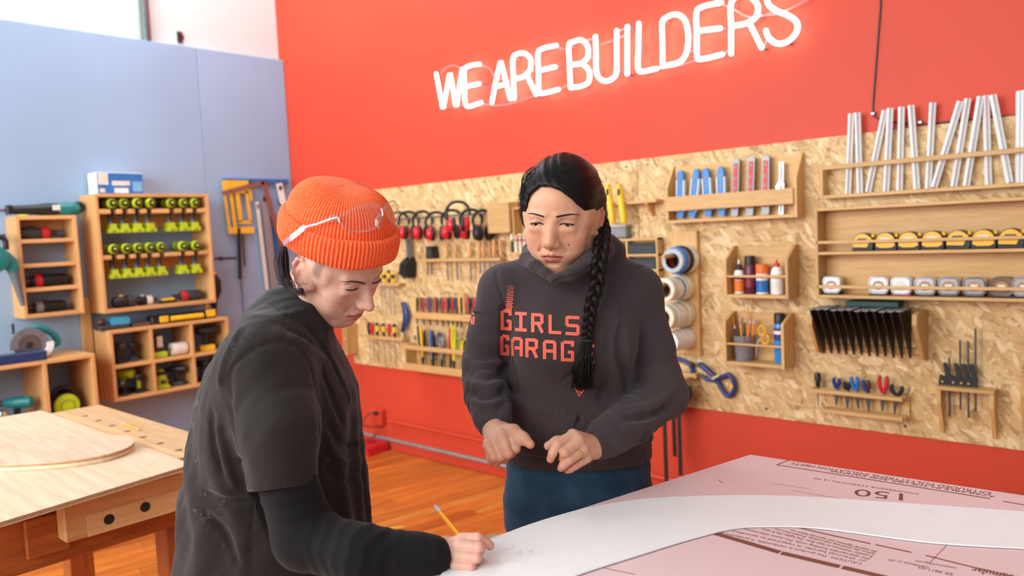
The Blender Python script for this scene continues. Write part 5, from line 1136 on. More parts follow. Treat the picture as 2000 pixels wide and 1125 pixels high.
solid('wooden_strip', 'short pale wooden strip under the template by the writing hand', 'wood strip', G().prism(q, ZF-.05, ZF-.0, 'z') if False else G().prism([(p[0], p[1]) for p in q], ZF-.0115, ZF-.0005, 'z'), wood('strip_wood', (178, 138, 92), (202, 164, 116), 'x', 6., 10.))
# ================================================================== implicit-surface modelling for the people
class SDF:
    def __init__(s, lo, hi, h):
        s.lo = np.array(lo, np.float32); s.h = h; s.n = np.ceil((np.array(hi)-np.array(lo))/h).astype(int)+1
        s.ax = [(s.lo[k]+h*np.arange(s.n[k])).astype(np.float32) for k in range(3)]
        s.F = np.full(tuple(s.n), 1., np.float32)
    def sl(s, lo, hi, m):
        i0 = [int(max(0, math.floor((lo[k]-m-s.lo[k])/s.h))) for k in range(3)]; i1 = [int(min(s.n[k], math.ceil((hi[k]+m-s.lo[k])/s.h)+1)) for k in range(3)]
        if any(a >= b for a, b in zip(i0, i1)): return None
        S_ = tuple(slice(a, b) for a, b in zip(i0, i1))
        X = s.ax[0][S_[0]][:, None, None]; Y = s.ax[1][S_[1]][None, :, None]; Z = s.ax[2][S_[2]][None, None, :]
        return S_, X, Y, Z
    def comb(s, S_, d, k, op):
        f = s.F[S_]
        if op == 'sub': d = -d; f2 = -f
        else: f2 = f
        if op == 'and': d = -d; f2 = -f
        if k > 0:
            hh = np.maximum(k-np.abs(f2-d), 0)/k; r = np.minimum(f2, d)-hh*hh*k*.25
        else: r = np.minimum(f2, d)
        if op == 'sub': r = np.maximum(f, d) if k <= 0 else -(np.minimum(-f, -d)-(np.maximum(k-np.abs(f-d), 0)/k)**2*k*.25)
        if op == 'and': r = -r
        s.F[S_] = r
    def ell(s, c, r, k=.01, op='add', R=None):
        c = np.array(c, float); r = np.array(r if hasattr(r, '__len__') else (r, r, r), float); m = float(r.max()); q = s.sl(c-m, c+m, k+s.h*3)
        if q is None: return s
        S_, X, Y, Z = q; x, y, z = X-c[0], Y-c[1], Z-c[2]
        if R is not None:
            Rm = np.array(R, float); x, y, z = (Rm[0, 0]*x+Rm[1, 0]*y+Rm[2, 0]*z, Rm[0, 1]*x+Rm[1, 1]*y+Rm[2, 1]*z, Rm[0, 2]*x+Rm[1, 2]*y+Rm[2, 2]*z)
        k0 = np.sqrt((x/r[0])**2+(y/r[1])**2+(z/r[2])**2); k1 = np.sqrt((x/r[0]**2)**2+(y/r[1]**2)**2+(z/r[2]**2)**2)
        d = (k0*(k0-1)/np.maximum(k1, 1e-6)).astype(np.float32); s.comb(S_, d, k, op); return s
    def cap(s, a, b, ra, rb=None, k=.01, op='add', sx=None):
        a = np.array(a, float); b = np.array(b, float); rb = ra if rb is None else rb; m = max(ra, rb); q = s.sl(np.minimum(a, b)-m, np.maximum(a, b)+m, k+s.h*3)
        if q is None: return s
        S_, X, Y, Z = q; d_ = b-a; L2 = float(d_@d_)+1e-12
        t = np.clip(((X-a[0])*d_[0]+(Y-a[1])*d_[1]+(Z-a[2])*d_[2])/L2, 0, 1).astype(np.float32)
        d = np.sqrt((X-a[0]-t*d_[0])**2+(Y-a[1]-t*d_[1])**2+(Z-a[2]-t*d_[2])**2)-(ra+(rb-ra)*t); s.comb(S_, d.astype(np.float32), k, op); return s
    def chain(s, P, rr, k=.01, op='add'):
        rr = rr if hasattr(rr, '__len__') else [rr]*len(P)
        for i in range(len(P)-1): s.cap(P[i], P[i+1], rr[i], rr[i+1], k, op)
        return s
    def loft(s, secs, k=.01, op='add', rot=0., e=2.2):           # secs: (z, cu, cv, a, b), horizontal rounded sections
        A = np.array(sorted(secs), float); zs = A[:, 0]; m = A[:, 3:5].max()
        q = s.sl((A[:, 1].min()-m, A[:, 2].min()-m, zs[0]), (A[:, 1].max()+m, A[:, 2].max()+m, zs[-1]), k+s.h*3); S_, X, Y, Z = q
        zz = np.clip(s.ax[2][S_[2]], zs[0], zs[-1]); P_ = [np.interp(zz, zs, A[:, j])[None, None, :] for j in (1, 2, 3, 4)]
        c, sn = math.cos(rot), math.sin(rot); x = X-P_[0]; y = Y-P_[1]; x, y = c*x+sn*y, -sn*x+c*y
        r = (np.abs(x/P_[2])**e+np.abs(y/P_[3])**e)**(1/e); d = (r-1)*np.minimum(P_[2], P_[3])
        d = np.maximum(d, np.maximum(zs[0]-Z, Z-zs[-1])); s.comb(S_, d.astype(np.float32), k, op); return s
    def disp(s, fn):
        X, Y, Z = s.ax[0][:, None, None], s.ax[1][None, :, None], s.ax[2][None, None, :]; s.F += fn(X, Y, Z).astype(np.float32); return s
    def mesh(s):
        F = s.F; neg = F < 0; cnt = np.zeros(tuple(x-1 for x in F.shape), np.int8)
        for dx in (0, 1):
            for dy in (0, 1):
                for dz in (0, 1): cnt += neg[dx:F.shape[0]-1+dx, dy:F.shape[1]-1+dy, dz:F.shape[2]-1+dz]
        act = (cnt > 0) & (cnt < 8); I = np.argwhere(act); idx = np.full(act.shape, -1, np.int64); idx[act] = np.arange(len(I))
        pos = np.zeros((len(I), 3)); num = np.zeros(len(I))
        cs = [(a, b, c) for a in (0, 1) for b in (0, 1) for c in (0, 1)]
        for i, ca in enumerate(cs):
            for cb in cs[i+1:]:
                if sum(abs(x-y) for x, y in zip(ca, cb)) != 1: continue
                va = F[I[:, 0]+ca[0], I[:, 1]+ca[1], I[:, 2]+ca[2]]; vb = F[I[:, 0]+cb[0], I[:, 1]+cb[1], I[:, 2]+cb[2]]
                mk = (va < 0) != (vb < 0); t = np.where(mk, va/np.where(mk, va-vb, 1), 0)
                pos += mk[:, None]*(np.array(ca)+t[:, None]*(np.array(cb)-np.array(ca))); num += mk
        V = (I+pos/num[:, None])*s.h+s.lo; Q = []
        for ax in range(3):
            sh = list(F.shape); A = [slice(None)]*3; B = [slice(None)]*3; A[ax] = slice(0, sh[ax]-1); B[ax] = slice(1, sh[ax])
            df = neg[tuple(A)] != neg[tuple(B)]; J = np.argwhere(df); o = [k for k in range(3) if k != ax]
            J = J[(J[:, o[0]] > 0) & (J[:, o[1]] > 0) & (J[:, o[0]] < sh[o[0]]-1) & (J[:, o[1]] < sh[o[1]]-1)]
            def at(d0, d1):
                K = J.copy(); K[:, o[0]] -= d0; K[:, o[1]] -= d1; return idx[K[:, 0], K[:, 1], K[:, 2]]
            q = np.stack([at(1, 1), at(0, 1), at(0, 0), at(1, 0)], 1); sg = neg[J[:, 0], J[:, 1], J[:, 2]]
            if ax == 1: sg = ~sg
            q[~sg] = q[~sg][:, ::-1]; Q.append(q)
        return V, np.concatenate(Q)
def noise3(X, Y, Z, f, seed=0):                              # cheap smooth pseudo-noise
    r = np.random.RandomState(seed); out = 0.
    for i in range(5):
        d = r.normal(size=3); d /= np.linalg.norm(d); out = out+np.sin((X*d[0]+Y*d[1]+Z*d[2])*f*(1+.35*i)*6.283+r.uniform(0, 6.28)+1.3*np.sin((X*d[1]-Y*d[2]+Z*d[0])*f*3.1+i))
    return out/5
def raw_mesh(name, V, Q, mats, smooth=True, cols=None, mi=None):
    me = bpy.data.meshes.new(name); V = np.asarray(V, np.float32)
    if isinstance(Q, np.ndarray):
        me.vertices.add(len(V)); me.vertices.foreach_set('co', V.ravel()); n = Q.shape[1]
        me.loops.add(Q.size); me.loops.foreach_set('vertex_index', Q.ravel().astype(np.int32)); me.polygons.add(len(Q))
        me.polygons.foreach_set('loop_start', np.arange(0, Q.size, n, dtype=np.int32)); me.polygons.foreach_set('loop_total', np.full(len(Q), n, np.int32))
        me.update(calc_edges=True); me.validate()
    else: me.from_pydata([tuple(v) for v in V], [], Q)
    for m in mats: me.materials.append(m)
    if smooth: me.polygons.foreach_set('use_smooth', [True]*len(me.polygons))
    if mi is not None: me.polygons.foreach_set('material_index', np.asarray(mi, np.int32))
    if cols is not None:
        at = me.color_attributes.new('Col', 'FLOAT_COLOR', 'POINT'); at.data.foreach_set('color', np.concatenate([cols, np.ones((len(V), 1))], 1).astype(np.float32).ravel())
    me.update(); return me
def child(parent, name, me, M=None, label=None, kind=None):
    o = bpy.data.objects.new(name, me); C.objects.link(o); o.parent = parent
    if M is not None: o.matrix_local = M
    ORG[o] = (0, 0, 0); return tag(o, label, None, None, kind)
def relax(V, Q, it=2):
    V = V.copy(); n = len(V); e = np.concatenate([Q[:, [0, 1]], Q[:, [1, 2]], Q[:, [2, 3]], Q[:, [3, 0]]]); e = np.concatenate([e, e[:, ::-1]])
    cn = np.bincount(e[:, 0], minlength=n)[:, None]
    for _ in range(it):
        a = np.stack([np.bincount(e[:, 0], V[e[:, 1], k], n) for k in range(3)], 1)/np.maximum(cn, 1); V = V*.5+a*.5
    return V
def smoothstep(x, a, b): t = np.clip((x-a)/(b-a), 0, 1); return t*t*(3-2*t)
def bump_tri(x, c, w): return np.clip(1-np.abs(x-c)/w, 0, 1)

# ---- materials for people
def skin_mat(name):
    m, nt, b = nm(name); at = node(nt, 'ShaderNodeVertexColor'); at.layer_name = 'Col'
    tc = node(nt, 'ShaderNodeTexCoord'); nz = node(nt, 'ShaderNodeTexNoise', Scale=60., Detail=4.); nt.links.new(tc.outputs['Object'], nz.inputs['Vector'])
    r = ramp(nt, [(.3, (.93, .9, .89)), (.7, (1.05, 1.04, 1.03))]); nt.links.new(nz.outputs[0], r.inputs[0])
    mx = node(nt, 'ShaderNodeMix', data_type='RGBA', blend_type='MULTIPLY'); mx.inputs[0].default_value = 1.; nt.links.new(at.outputs[0], mx.inputs[6]); nt.links.new(r.outputs[0], mx.inputs[7])
    nt.links.new(mx.outputs[2], b.inputs['Base Color']); b.inputs['Roughness'].default_value = .48; b.inputs['Specular IOR Level'].default_value = .4
    b.inputs['Subsurface Weight'].default_value = .12; b.inputs['Subsurface Radius'].default_value = (.010, .004, .002); b.inputs['Subsurface Scale'].default_value = .6
    n2 = node(nt, 'ShaderNodeTexNoise', Scale=700., Detail=2.); nt.links.new(tc.outputs['Object'], n2.inputs['Vector'])
    bp = node(nt, 'ShaderNodeBump', Strength=.08, Distance=.0006); nt.links.new(n2.outputs[0], bp.inputs['Height']); nt.links.new(bp.outputs[0], b.inputs['Normal']); return m
def cloth_mat(name, c0, c1, scale=6., fuzz=.25, fine=900., bump=.25, rough=.9, dust=0.):
    m, nt, b = nm(name); tc = node(nt, 'ShaderNodeTexCoord'); nz = node(nt, 'ShaderNodeTexNoise', Scale=scale, Detail=5.); nt.links.new(tc.outputs['Object'], nz.inputs['Vector'])
    r = ramp(nt, [(.3, lin(c0)), (.7, lin(c1))]); nt.links.new(nz.outputs[0], r.inputs[0]); col = r.outputs[0]
    if dust:
        nd = node(nt, 'ShaderNodeTexNoise', Scale=55., Detail=6., Roughness=.75); nt.links.new(tc.outputs['Object'], nd.inputs['Vector'])
        nd2 = node(nt, 'ShaderNodeTexNoise', Scale=5., Detail=2.); nt.links.new(tc.outputs['Object'], nd2.inputs['Vector'])
        ml = node(nt, 'ShaderNodeMath', operation='MULTIPLY'); nt.links.new(nd.outputs[0], ml.inputs[0]); nt.links.new(nd2.outputs[0], ml.inputs[1])
        rd = ramp(nt, [(.36, (0, 0, 0)), (.46, (dust, dust, dust))]); nt.links.new(ml.outputs[0], rd.inputs[0])
        mx = node(nt, 'ShaderNodeMix', data_type='RGBA'); nt.links.new(rd.outputs[0], mx.inputs[0]); nt.links.new(col, mx.inputs[6]); mx.inputs[7].default_value = (*lin((140, 122, 116)), 1); col = mx.outputs[2]
    nt.links.new(col, b.inputs['Base Color']); b.inputs['Roughness'].default_value = rough; b.inputs['Sheen Weight'].default_value = fuzz; b.inputs['Sheen Roughness'].default_value = .5; b.inputs['Specular IOR Level'].default_value = .2
    n2 = node(nt, 'ShaderNodeTexNoise', Scale=fine, Detail=3.); nt.links.new(tc.outputs['Object'], n2.inputs['Vector'])
    bp = node(nt, 'ShaderNodeBump', Strength=bump, Distance=.001); nt.links.new(n2.outputs[0], bp.inputs['Height']); nt.links.new(bp.outputs[0], b.inputs['Normal']); return m
def hair_mat(name, c0, c1, sc=(240, 30, 240), rough=.46):
    m, nt, b = nm(name); tc = node(nt, 'ShaderNodeTexCoord'); mp = node(nt, 'ShaderNodeMapping'); mp.inputs['Scale'].default_value = sc; nt.links.new(tc.outputs['Object'], mp.inputs['Vector'])
    nz = node(nt, 'ShaderNodeTexNoise', Scale=1., Detail=4.); nt.links.new(mp.outputs[0], nz.inputs['Vector'])
    r = ramp(nt, [(.35, lin(c0)), (.7, lin(c1))]); nt.links.new(nz.outputs[0], r.inputs[0]); nt.links.new(r.outputs[0], b.inputs['Base Color']); b.inputs['Roughness'].default_value = rough; b.inputs['Specular IOR Level'].default_value = .18
    bp = node(nt, 'ShaderNodeBump', Strength=.5, Distance=.002); nt.links.new(nz.outputs[0], bp.inputs['Height']); nt.links.new(bp.outputs[0], b.inputs['Normal']); return m

def head_M(T, yaw, pitch, roll, sc=1.):
    return Matrix.Translation(Vector(T)) @ Matrix.Rotation(math.radians(yaw), 4, 'Z') @ Matrix.Rotation(math.radians(pitch), 4, 'X') @ Matrix.Rotation(math.radians(roll), 4, 'Y') @ Matrix.Scale(sc, 4)
def apply(M, V): A = np.array(M); return V @ A[:3, :3].T+A[:3, 3]

def make_head(h=.0016, p={}):
    g = lambda k, d: p.get(k, d)
    S_ = SDF((-.095, -.135, -.20), (.095, .125, .135), h)
    S_.ell((0, .014, .036), (.074, .093, .076), .01)
    S_.ell((0, -.034, .030), (.058, .054, .058), .03)                # forehead
    S_.ell((0, -.028, -.030), (.0575*g('facew', 1), .056, .074), .03)               # face mass
    for s in (-1, 1):
        S_.chain([(s*.058*g('jaww', 1), .002, -.030), (s*.052*g('jaww', 1), -.010, -.066), (s*.020, -.060, -.093)], [.016, .016, .013], .022)
        S_.ell((s*.040, -.058, -.024), (.022*g('cheek', 1), .020, .019), .022)      # cheekbone
        S_.ell((s*.034, -.058, -.052), (.020, .020, .022), .025)     # cheek
        S_.ell((s*.062, -.02, .012), (.012, .03, .026), .02)         # temple
    S_.ell((0, -.066, -.092), (.020, .017*g('chin', 1), .0155), .022)               # chin
    S_.ell((0, -.0725, -.064), (.030, .0185, .022), .02)               # mouth mound
    for s in (-1, 1):
        S_.ell((s*.031, -.097, .006), (.018, .013, .010), .014, 'sub')    # socket
        S_.cap((s*.013, -.0845, .0200), (s*.042, -.073, .0205), .0065, .006, .012)   # brow ridge
        S_.ell((s*.031, -.0735, .0055), (.0152, .0125, .0120), .006)      # lids over eyeball
        S_.ell((s*.031, -.0785, -.0075), (.016, .008, .006), .012)          # lower lid fullness
    nz = g('nose', 0)
    S_.cap((0, -.086, .006), (0, -.106-nz, -.028), .0070, .0082, .012)
    S_.ell((0, -.086, -.026), (.0125*g('nosew', 1.), .019, .020), .014)
    nw_ = g('nosew', 1.); S_.ell((0, -.1065-nz, -.0315), (.0098*nw_, .0092, .0088*nw_), .008)
    for s in (-1, 1):
        S_.ell((s*.0125*nw_, -.0955-nz*.4, -.0360), (.0080*nw_, .0105, .0080*nw_), .007)
        S_.cap((s*.006, -.1005-nz*.6, -.0422), (s*.009, -.094, -.0412), .0028, .0026, .003, 'sub')
    MZ = .005
    def mo(P_): return [(a, b, c+MZ) for a, b, c in P_]
    S_.cap((0, -.091, -.0460), (0, -.0895, -.0540), .0018, .0026, .006, 'sub')       # philtrum
    o = g('mouth_open', 0)
    S_.chain(mo([(-.0235, -.0770, -.0675), (-.0115, -.0885, -.0640), (-.004, -.0915, -.0622), (0, -.0908, -.0630), (.004, -.0915, -.0622), (.0115, -.0885, -.0640), (.0235, -.0770, -.0675)]), [.0028, .0048, .0052, .0048, .0052, .0048, .0028], .005)
    S_.chain(mo([(-.021, -.0785, -.0705-o*.5), (-.010, -.0870, -.0735-o), (0, -.0890, -.0745-o), (.010, -.0870, -.0735-o), (.021, -.0785, -.0705-o*.5)]), [.0030, .0052, .0064, .0056, .0030], .005)
    S_.chain(mo([(-.0245, -.0800, -.0686), (-.012, -.0925, -.0685-o*.4), (0, -.0958, -.0683-o*.5), (.012, -.0925, -.0685-o*.4), (.0245, -.0800, -.0686)]), [.0008, .0014+o*.4, .0014+o*.55, .0014+o*.4, .0008], .0022, 'sub')
    S_.ell((0, -.0905, -.0800), (.014, .006, .0035), .008, 'sub')
    for s in (-1, 1): S_.cap((s*.0185, -.0895, -.040), (s*.0275, -.0815, -.054), .0006, .0004, .010, 'sub')       # nasolabial
    sl = g('slit', .0018)
    for s in (-1, 1):
        S_.chain([(s*.0175, -.0865, .0010), (s*.025, -.0900, .0014), (s*.033, -.0885, .0010), (s*.0425, -.0795, .0018)], [sl*.5, sl, sl, sl*.5], .0012, 'sub')
        S_.chain([(s*.018, -.0880, .0110), (s*.026, -.0890, .0140), (s*.036, -.0860, .0138), (s*.044, -.077, .0100)], [.0006, .0009, .0009, .0006], .0035, 'sub')   # lid crease
    nw = g('neck', .047)
    S_.cap((0, .026, -.055), (0, .050, -.195), nw, nw*1.08, .025)
    for s in (-1, 1):                                                # ears
        c_ = np.array((s*.0715, g('eary', .002), -.012))
        def E(y, z, o=0.): return c_+np.array((s*(.003+y*.42+o), y*.92+z*.30-.006, z))
        S_.cap(E(-.006, .012, -.004), E(-.004, -.018, -.004), .007, .006, .008); S_.ell(E(.004, .014, -.003), (.006, .012, .014), .006)
        for yy_, zz_ in ((.012, .012), (.010, -.004)): S_.ell(E(yy_, zz_, -.0045), (.0045, .0135, .020), .006, R=np.array([[math.cos(.42), -s*math.sin(.42), 0], [s*math.sin(.42), math.cos(.42), 0], [0, 0, 1]]).T)
        S_.ell(E(.010, .000), (.0045, .0125, .024), .006, R=np.array([[math.cos(.42), -s*math.sin(.42), 0], [s*math.sin(.42), math.cos(.42), 0], [0, 0, 1]]).T)
        S_.chain([E(-.002, .004), E(.001, .020), E(.010, .0295), E(.020, .027), E(.0265, .015), E(.0255, .000), E(.0195, -.014), E(.010, -.024)], [.0028, .0034, .0036, .0036, .0036, .0034, .0032, .0036], .0035)
        S_.ell(E(.006, -.0265), (.0045, .0075, .0085), .006)
        S_.chain([E(.008, .016), E(.017, .010), E(.017, -.004), E(.010, -.014)], [.0026, .0028, .0028, .0026], .003)
        S_.ell(E(.008, .000, .0085), (.0045, .0070, .0125), .004, 'sub')
        S_.cap(E(-.001, -.006, .001), E(.0005, .001, .001), .0035, .003, .004)
    V, Q = S_.mesh(); return V, Q
def head_cols(V, base, lip, blush, lipw=1., sc=1.):
    x, y, z = V.T; c = np.tile(np.array(lin(base)), (len(V), 1))
    def mixin(w_, col): 
        nonlocal c
        c = c*(1-w_[:, None])+np.array(lin(col))*w_[:, None]
    ck = np.exp(-(((np.abs(x)-.040)/.02)**2+((z+.032)/.02)**2))*(y < -.03); mixin(ck*.35, blush)
    mixin(np.exp(-((x/.012)**2+((z+.036)/.010)**2))*(y < -.09)*.35, blush)
    er = np.exp(-(((y-.018)/.02)**2+((z+.01)/.03)**2))*(np.abs(x) > .070)*.6; mixin(er, (196, 108, 90))
    up = -.0580-.0035*(np.abs(x)/.024)**2+.0040*np.exp(-((np.abs(x)-.0055)/.004)**2)-.0010; lo = -.0755+.011*(np.abs(x)/.0245)**2
    lm = smoothstep(z, lo-.001, lo+.0012)*smoothstep(-z, -up-.0012, -up+.0008)*(np.abs(x) < .0245)*(y < -.074); mixin(lm*lipw, lip)
    mixin(np.exp(-((z+.0634)/.0013)**2)*(np.abs(x) < .023)*(y < -.074)*.7, (96, 40, 36))
    mixin(np.exp(-(((np.abs(x)-.031)/.016)**2+((z-.009)/.010)**2))*(y < -.06)*.22, (150, 96, 78))
    return c
def face_strip(bv, top, bot, off=.0006, n=18, zy=-.2):       # thin closed patch on the face between two (x, z) curves
    T_ = bez([(a, 0, b) for a, b in top], n); B_ = bez([(a, 0, b) for a, b in bot], n); m = min(len(T_), len(B_)); V = []
    for i in range(m):
        for t in (0, .5, 1.):
            x = T_[i][0]*(1-t)+B_[i][0]*t; z = T_[i][2]*(1-t)+B_[i][2]*t
            hit = bv.ray_cast(Vector((x, zy, z)), Vector((0, 1, 0)))
            p = hit[0] if hit[0] is not None else Vector((x, -.07, z)); nrm = hit[1] if hit[1] is not None else Vector((0, -1, 0))
            V.append(tuple(p+nrm*off))
    Fc = [(i*3+j, i*3+j+1, i*3+j+4, i*3+j+3) for i in range(m-1) for j in range(2)]; return V, Fc
def finger(S_, pts, rr, k=.002): S_.chain([np.array(p) for p in pts], rr, k)
def px_chain(lst): return [UZ(x, y, v) for x, y, v in lst]

def carve(S_, lines):
    V, Q = S_.mesh(); bv = BVHTree.FromPolygons([tuple(p) for p in V], [tuple(int(i) for i in q) for q in Q]); cp = Vector((0, 0, CAM_H))
    for pts, r, k, op, ins in lines:
        P_ = []
        for q in bez([(a, b, 0) for a, b in pts], 5*len(pts)):
            d = Vector(UZ(q[0], q[1], 1.)-np.array((0, 0, CAM_H))).normalized(); h_ = bv.ray_cast(cp, d)
            if h_[0] is not None: P_.append(np.array(h_[0]+d*ins))
        n_ = len(P_)
        if n_ > 1:
            rr = [r*(.35+.65*math.sin(math.pi*i/(n_-1))) for i in range(n_)] if k > .005 else [r]*n_
            for i in range(n_-1):
                if np.linalg.norm(P_[i+1]-P_[i]) < .06: S_.cap(P_[i], P_[i+1], rr[i], rr[i+1], k, op)
# ================================================================== the woman in the hoodie
HOOD = cloth_mat('charcoal_fleece', (58, 49, 51), (72, 61, 62), 5., .12, 900., .30)
DENIM = cloth_mat('dark_denim', (29, 54, 77), (56, 89, 115), 10., .1, 1200., .3); HAIR = hair_mat('dark_brown_hair', (9, 6, 6), (30, 20, 16), (60, 60, 300))
SKW = skin_mat('warm_skin'); GOLD = pm('gold_ring', (222, 186, 110), .22, 1.); PRINT = pm('orange_print', (255, 112, 88), .7, var=.06); IRIS = pm('dark_iris', (34, 20, 16), .1); EYEW = pm('eye_white', (222, 212, 206), .15); LASH = pm('lash_black', (16, 12, 12), .6)
SNK = pm('shoe_canvas', (40, 40, 44), .8); SOLE = pm('shoe_sole', (226, 222, 214), .7)
def P3(x, y, v): return UZ(x, y, v)
def person(name, label, u, v): return thing(name, label, 'person', PEOPLE, (u, v, 0))
def pmesh(root, name, V, Q, mats, **kw):
    lab = kw.pop('label', None); o = ORG[root]; return child(root, name, raw_mesh(name, np.asarray(V)-np.array(o), Q, mats, **kw), None, lab)
def hmat(root, M): o = ORG[root]; return Matrix.Translation((-o[0], -o[1], -o[2])) @ M
def join(parts):
    V = []; Q = []; Cc = []; n = 0
    for v, q, c in parts: V.append(v); Q.append(q+n); Cc.append(c); n += len(v)
    return np.concatenate(V), np.concatenate(Q), np.concatenate(Cc)
def hand_cols(V, base, tips, tipcol): 
    c = np.tile(np.array(lin(base)), (len(V), 1))
    for t, r in tips:
        w_ = np.exp(-(np.linalg.norm(V-np.array(t), axis=1)/r)**2)[:, None]*.55; c = c*(1-w_)+np.array(lin(tipcol))*w_
    return c
def shoe(root, u, v, ang, mats, L=.25):
    S_ = SDF((-.07, -.2, -.01), (.07, .12, .12), .005); S_.ell((0, .03, .04), (.040, .06, .045), .02); S_.cap((0, .03, .035), (0, -.12, .028), .038, .032, .03); S_.cap((0, .045, .06), (0, .045, .12), .042, .042, .02)
    S_.F = np.maximum(S_.F, -(S_.ax[2][None, None, :]-.0015)); V, Q = S_.mesh(); z = V[:, 2]; c, s = math.cos(ang), math.sin(ang)
    V = np.stack([c*V[:, 0]-s*V[:, 1]+u, s*V[:, 0]+c*V[:, 1]+v, V[:, 2]], 1); o = pmesh(root, 'shoe', V, Q, [mats[0], mats[1]], mi=(z[Q].mean(1) < .022).astype(int)); return o

wm = person('person', 'person in charcoal hoodie with long dark braid watching the drawing', .13, 1.72)
WT, WA = (.1113, 1.655, 1.500), (-18., 14., 4.3); WM = head_M(WT, *WA)
# hands ------------------------------------------------------------
TIP = []
S_ = SDF(P3(925, 925, 1.47)-np.array((.03, .03, .05)), P3(1055, 800, 1.62)+np.array((.03, .06, .05)), .0016)
wr, el = P3(965, 838, 1.540), P3(958, 812, 1.575)
mcp = px_chain([(996, 848, 1.500), (981, 852, 1.492), (966, 862, 1.490), (954, 871, 1.494)])
pip = px_chain([(1007, 876, 1.480), (993, 886, 1.470), (978, 892, 1.470), (965, 893, 1.477)])
dip = px_chain([(998, 886, 1.500), (985, 897, 1.492), (971, 901, 1.492), (960, 900, 1.498)])
tip = px_chain([(992, 875, 1.518), (979, 886, 1.512), (966, 890, 1.512), (956, 889, 1.515)])
S_.cap(el, wr, .024, .0235, .01)
for i, m_ in enumerate(mcp):
    S_.cap(wr+(m_-wr)*.12+np.array((0, .004, 0)), m_+np.array((0, .003, 0)), .016, (.0125, .0125, .012, .0112)[i], .012)
    finger(S_, [m_, pip[i], dip[i], tip[i]], [(.0118, .0118, .0112, .0100)[i], .0098, .0086, .0078], .0022)
    S_.ell(m_+np.array((0, -.003, .001)), .0105, .006)
th = px_chain([(985, 842, 1.525), (1003, 843, 1.505), (1022, 856, 1.490), (1036, 868, 1.480)]); finger(S_, th, [.0165, .0135, .0112, .0088], .008)
RH = S_.mesh(); TIP = [(p, .012) for p in pip]+[(th[-1], .012), (mcp[0], .012), (mcp[1], .012), (mcp[2], .012)]
rhc = hand_cols(RH[0], (210, 158, 130), TIP, (206, 130, 108))
S_ = SDF(P3(1060, 930, 1.42)-np.array((.03, .03, .04)), P3(1205, 830, 1.58)+np.array((.04, .08, .05)), .0016)
wr, el = P3(1163, 872, 1.505), P3(1190, 862, 1.53)
mcp = px_chain([(1119, 851, 1.462), (1131, 862, 1.455), (1140, 878, 1.455), (1146, 895, 1.462)])
S_.cap(el, wr, .024, .0245, .01)
F4 = [px_chain([(1119, 851, 1.462), (1089, 868, 1.440), (1079, 886, 1.437), (1075, 897, 1.440)]), px_chain([(1131, 862, 1.455), (1103, 884, 1.432), (1100, 896, 1.450), (1108, 893, 1.466)]), px_chain([(1140, 878, 1.455), (1112, 898, 1.436), (1100, 909, 1.441), (1096, 914, 1.447)]), px_chain([(1146, 895, 1.462), (1124, 909, 1.450), (1114, 915, 1.453), (1109, 918, 1.457)])]
for i, m_ in enumerate(mcp):
    S_.cap(wr+(m_-wr)*.1, m_+np.array((0, .004, 0)), .016, (.0125, .0125, .012, .0112)[i], .012)
    finger(S_, F4[i], [(.0115, .0115, .011, .0098)[i], (.0098, .0098, .0094, .0084)[i], .0084, .0074], .0022)
th2 = px_chain([(1142, 866, 1.485), (1112, 860, 1.480), (1088, 864, 1.472), (1071, 871, 1.465)]); finger(S_, th2, [.0165, .0130, .0110, .0086], .008)
LH = S_.mesh(); lhc = hand_cols(LH[0], (212, 160, 132), [(f[-1], .012) for f in F4]+[(f[1], .010) for f in F4]+[(th2[-1], .012)], (208, 132, 110))
# head ---------------------------------------------------------------
hv, hq = make_head(.0016, dict(slit=.0038, facew=1.02, cheek=1.08, nosew=.93, nose=-.001, neck=.046)); hc = head_cols(hv, (212, 158, 126), (184, 106, 90), (202, 124, 98))
for (mx, mz, r) in ((.0345, -.038, .0010), (.026, -.0215, .0007), (.0205, -.053, .0006)):
    dd = np.hypot(hv[:, 0]-mx, hv[:, 2]-mz); hc[(dd < r*1.6) & (hv[:, 1] < -.05)] = lin((70, 40, 34))
# trunk under the clothes -----------------------------------------------
S_ = SDF((-.15, 1.45, .04), (.40, 1.95, 1.43), .010)
S_.loft([(.86, .125, 1.745, .140, .095), (1.0, .125, 1.735, .128, .085), (1.15, .125, 1.72, .125, .09), (1.30, .125, 1.715, .135, .085), (1.37, .128, 1.715, .09, .06)], .03)
for s, hip, kn, an in ((-1, (.05, 1.75, .86), (.04, 1.74, .48), (.03, 1.78, .10)), (1, (.20, 1.76, .86), (.225, 1.75, .48), (.225, 1.79, .10))):
    S_.cap(hip, kn, .075, .05, .04); S_.cap(kn, an, .05, .035, .03)
tv, tq = S_.mesh(); tcx = np.tile(np.array(lin((208, 160, 134))), (len(tv), 1))
bv_, bq_, bc_ = join([(apply(WM, hv), hq, hc), (RH[0], RH[1], rhc), (LH[0], LH[1], lhc), (tv, tq, tcx)])
wbody = pmesh(wm, 'body', bv_, bq_, [SKW], cols=bc_)
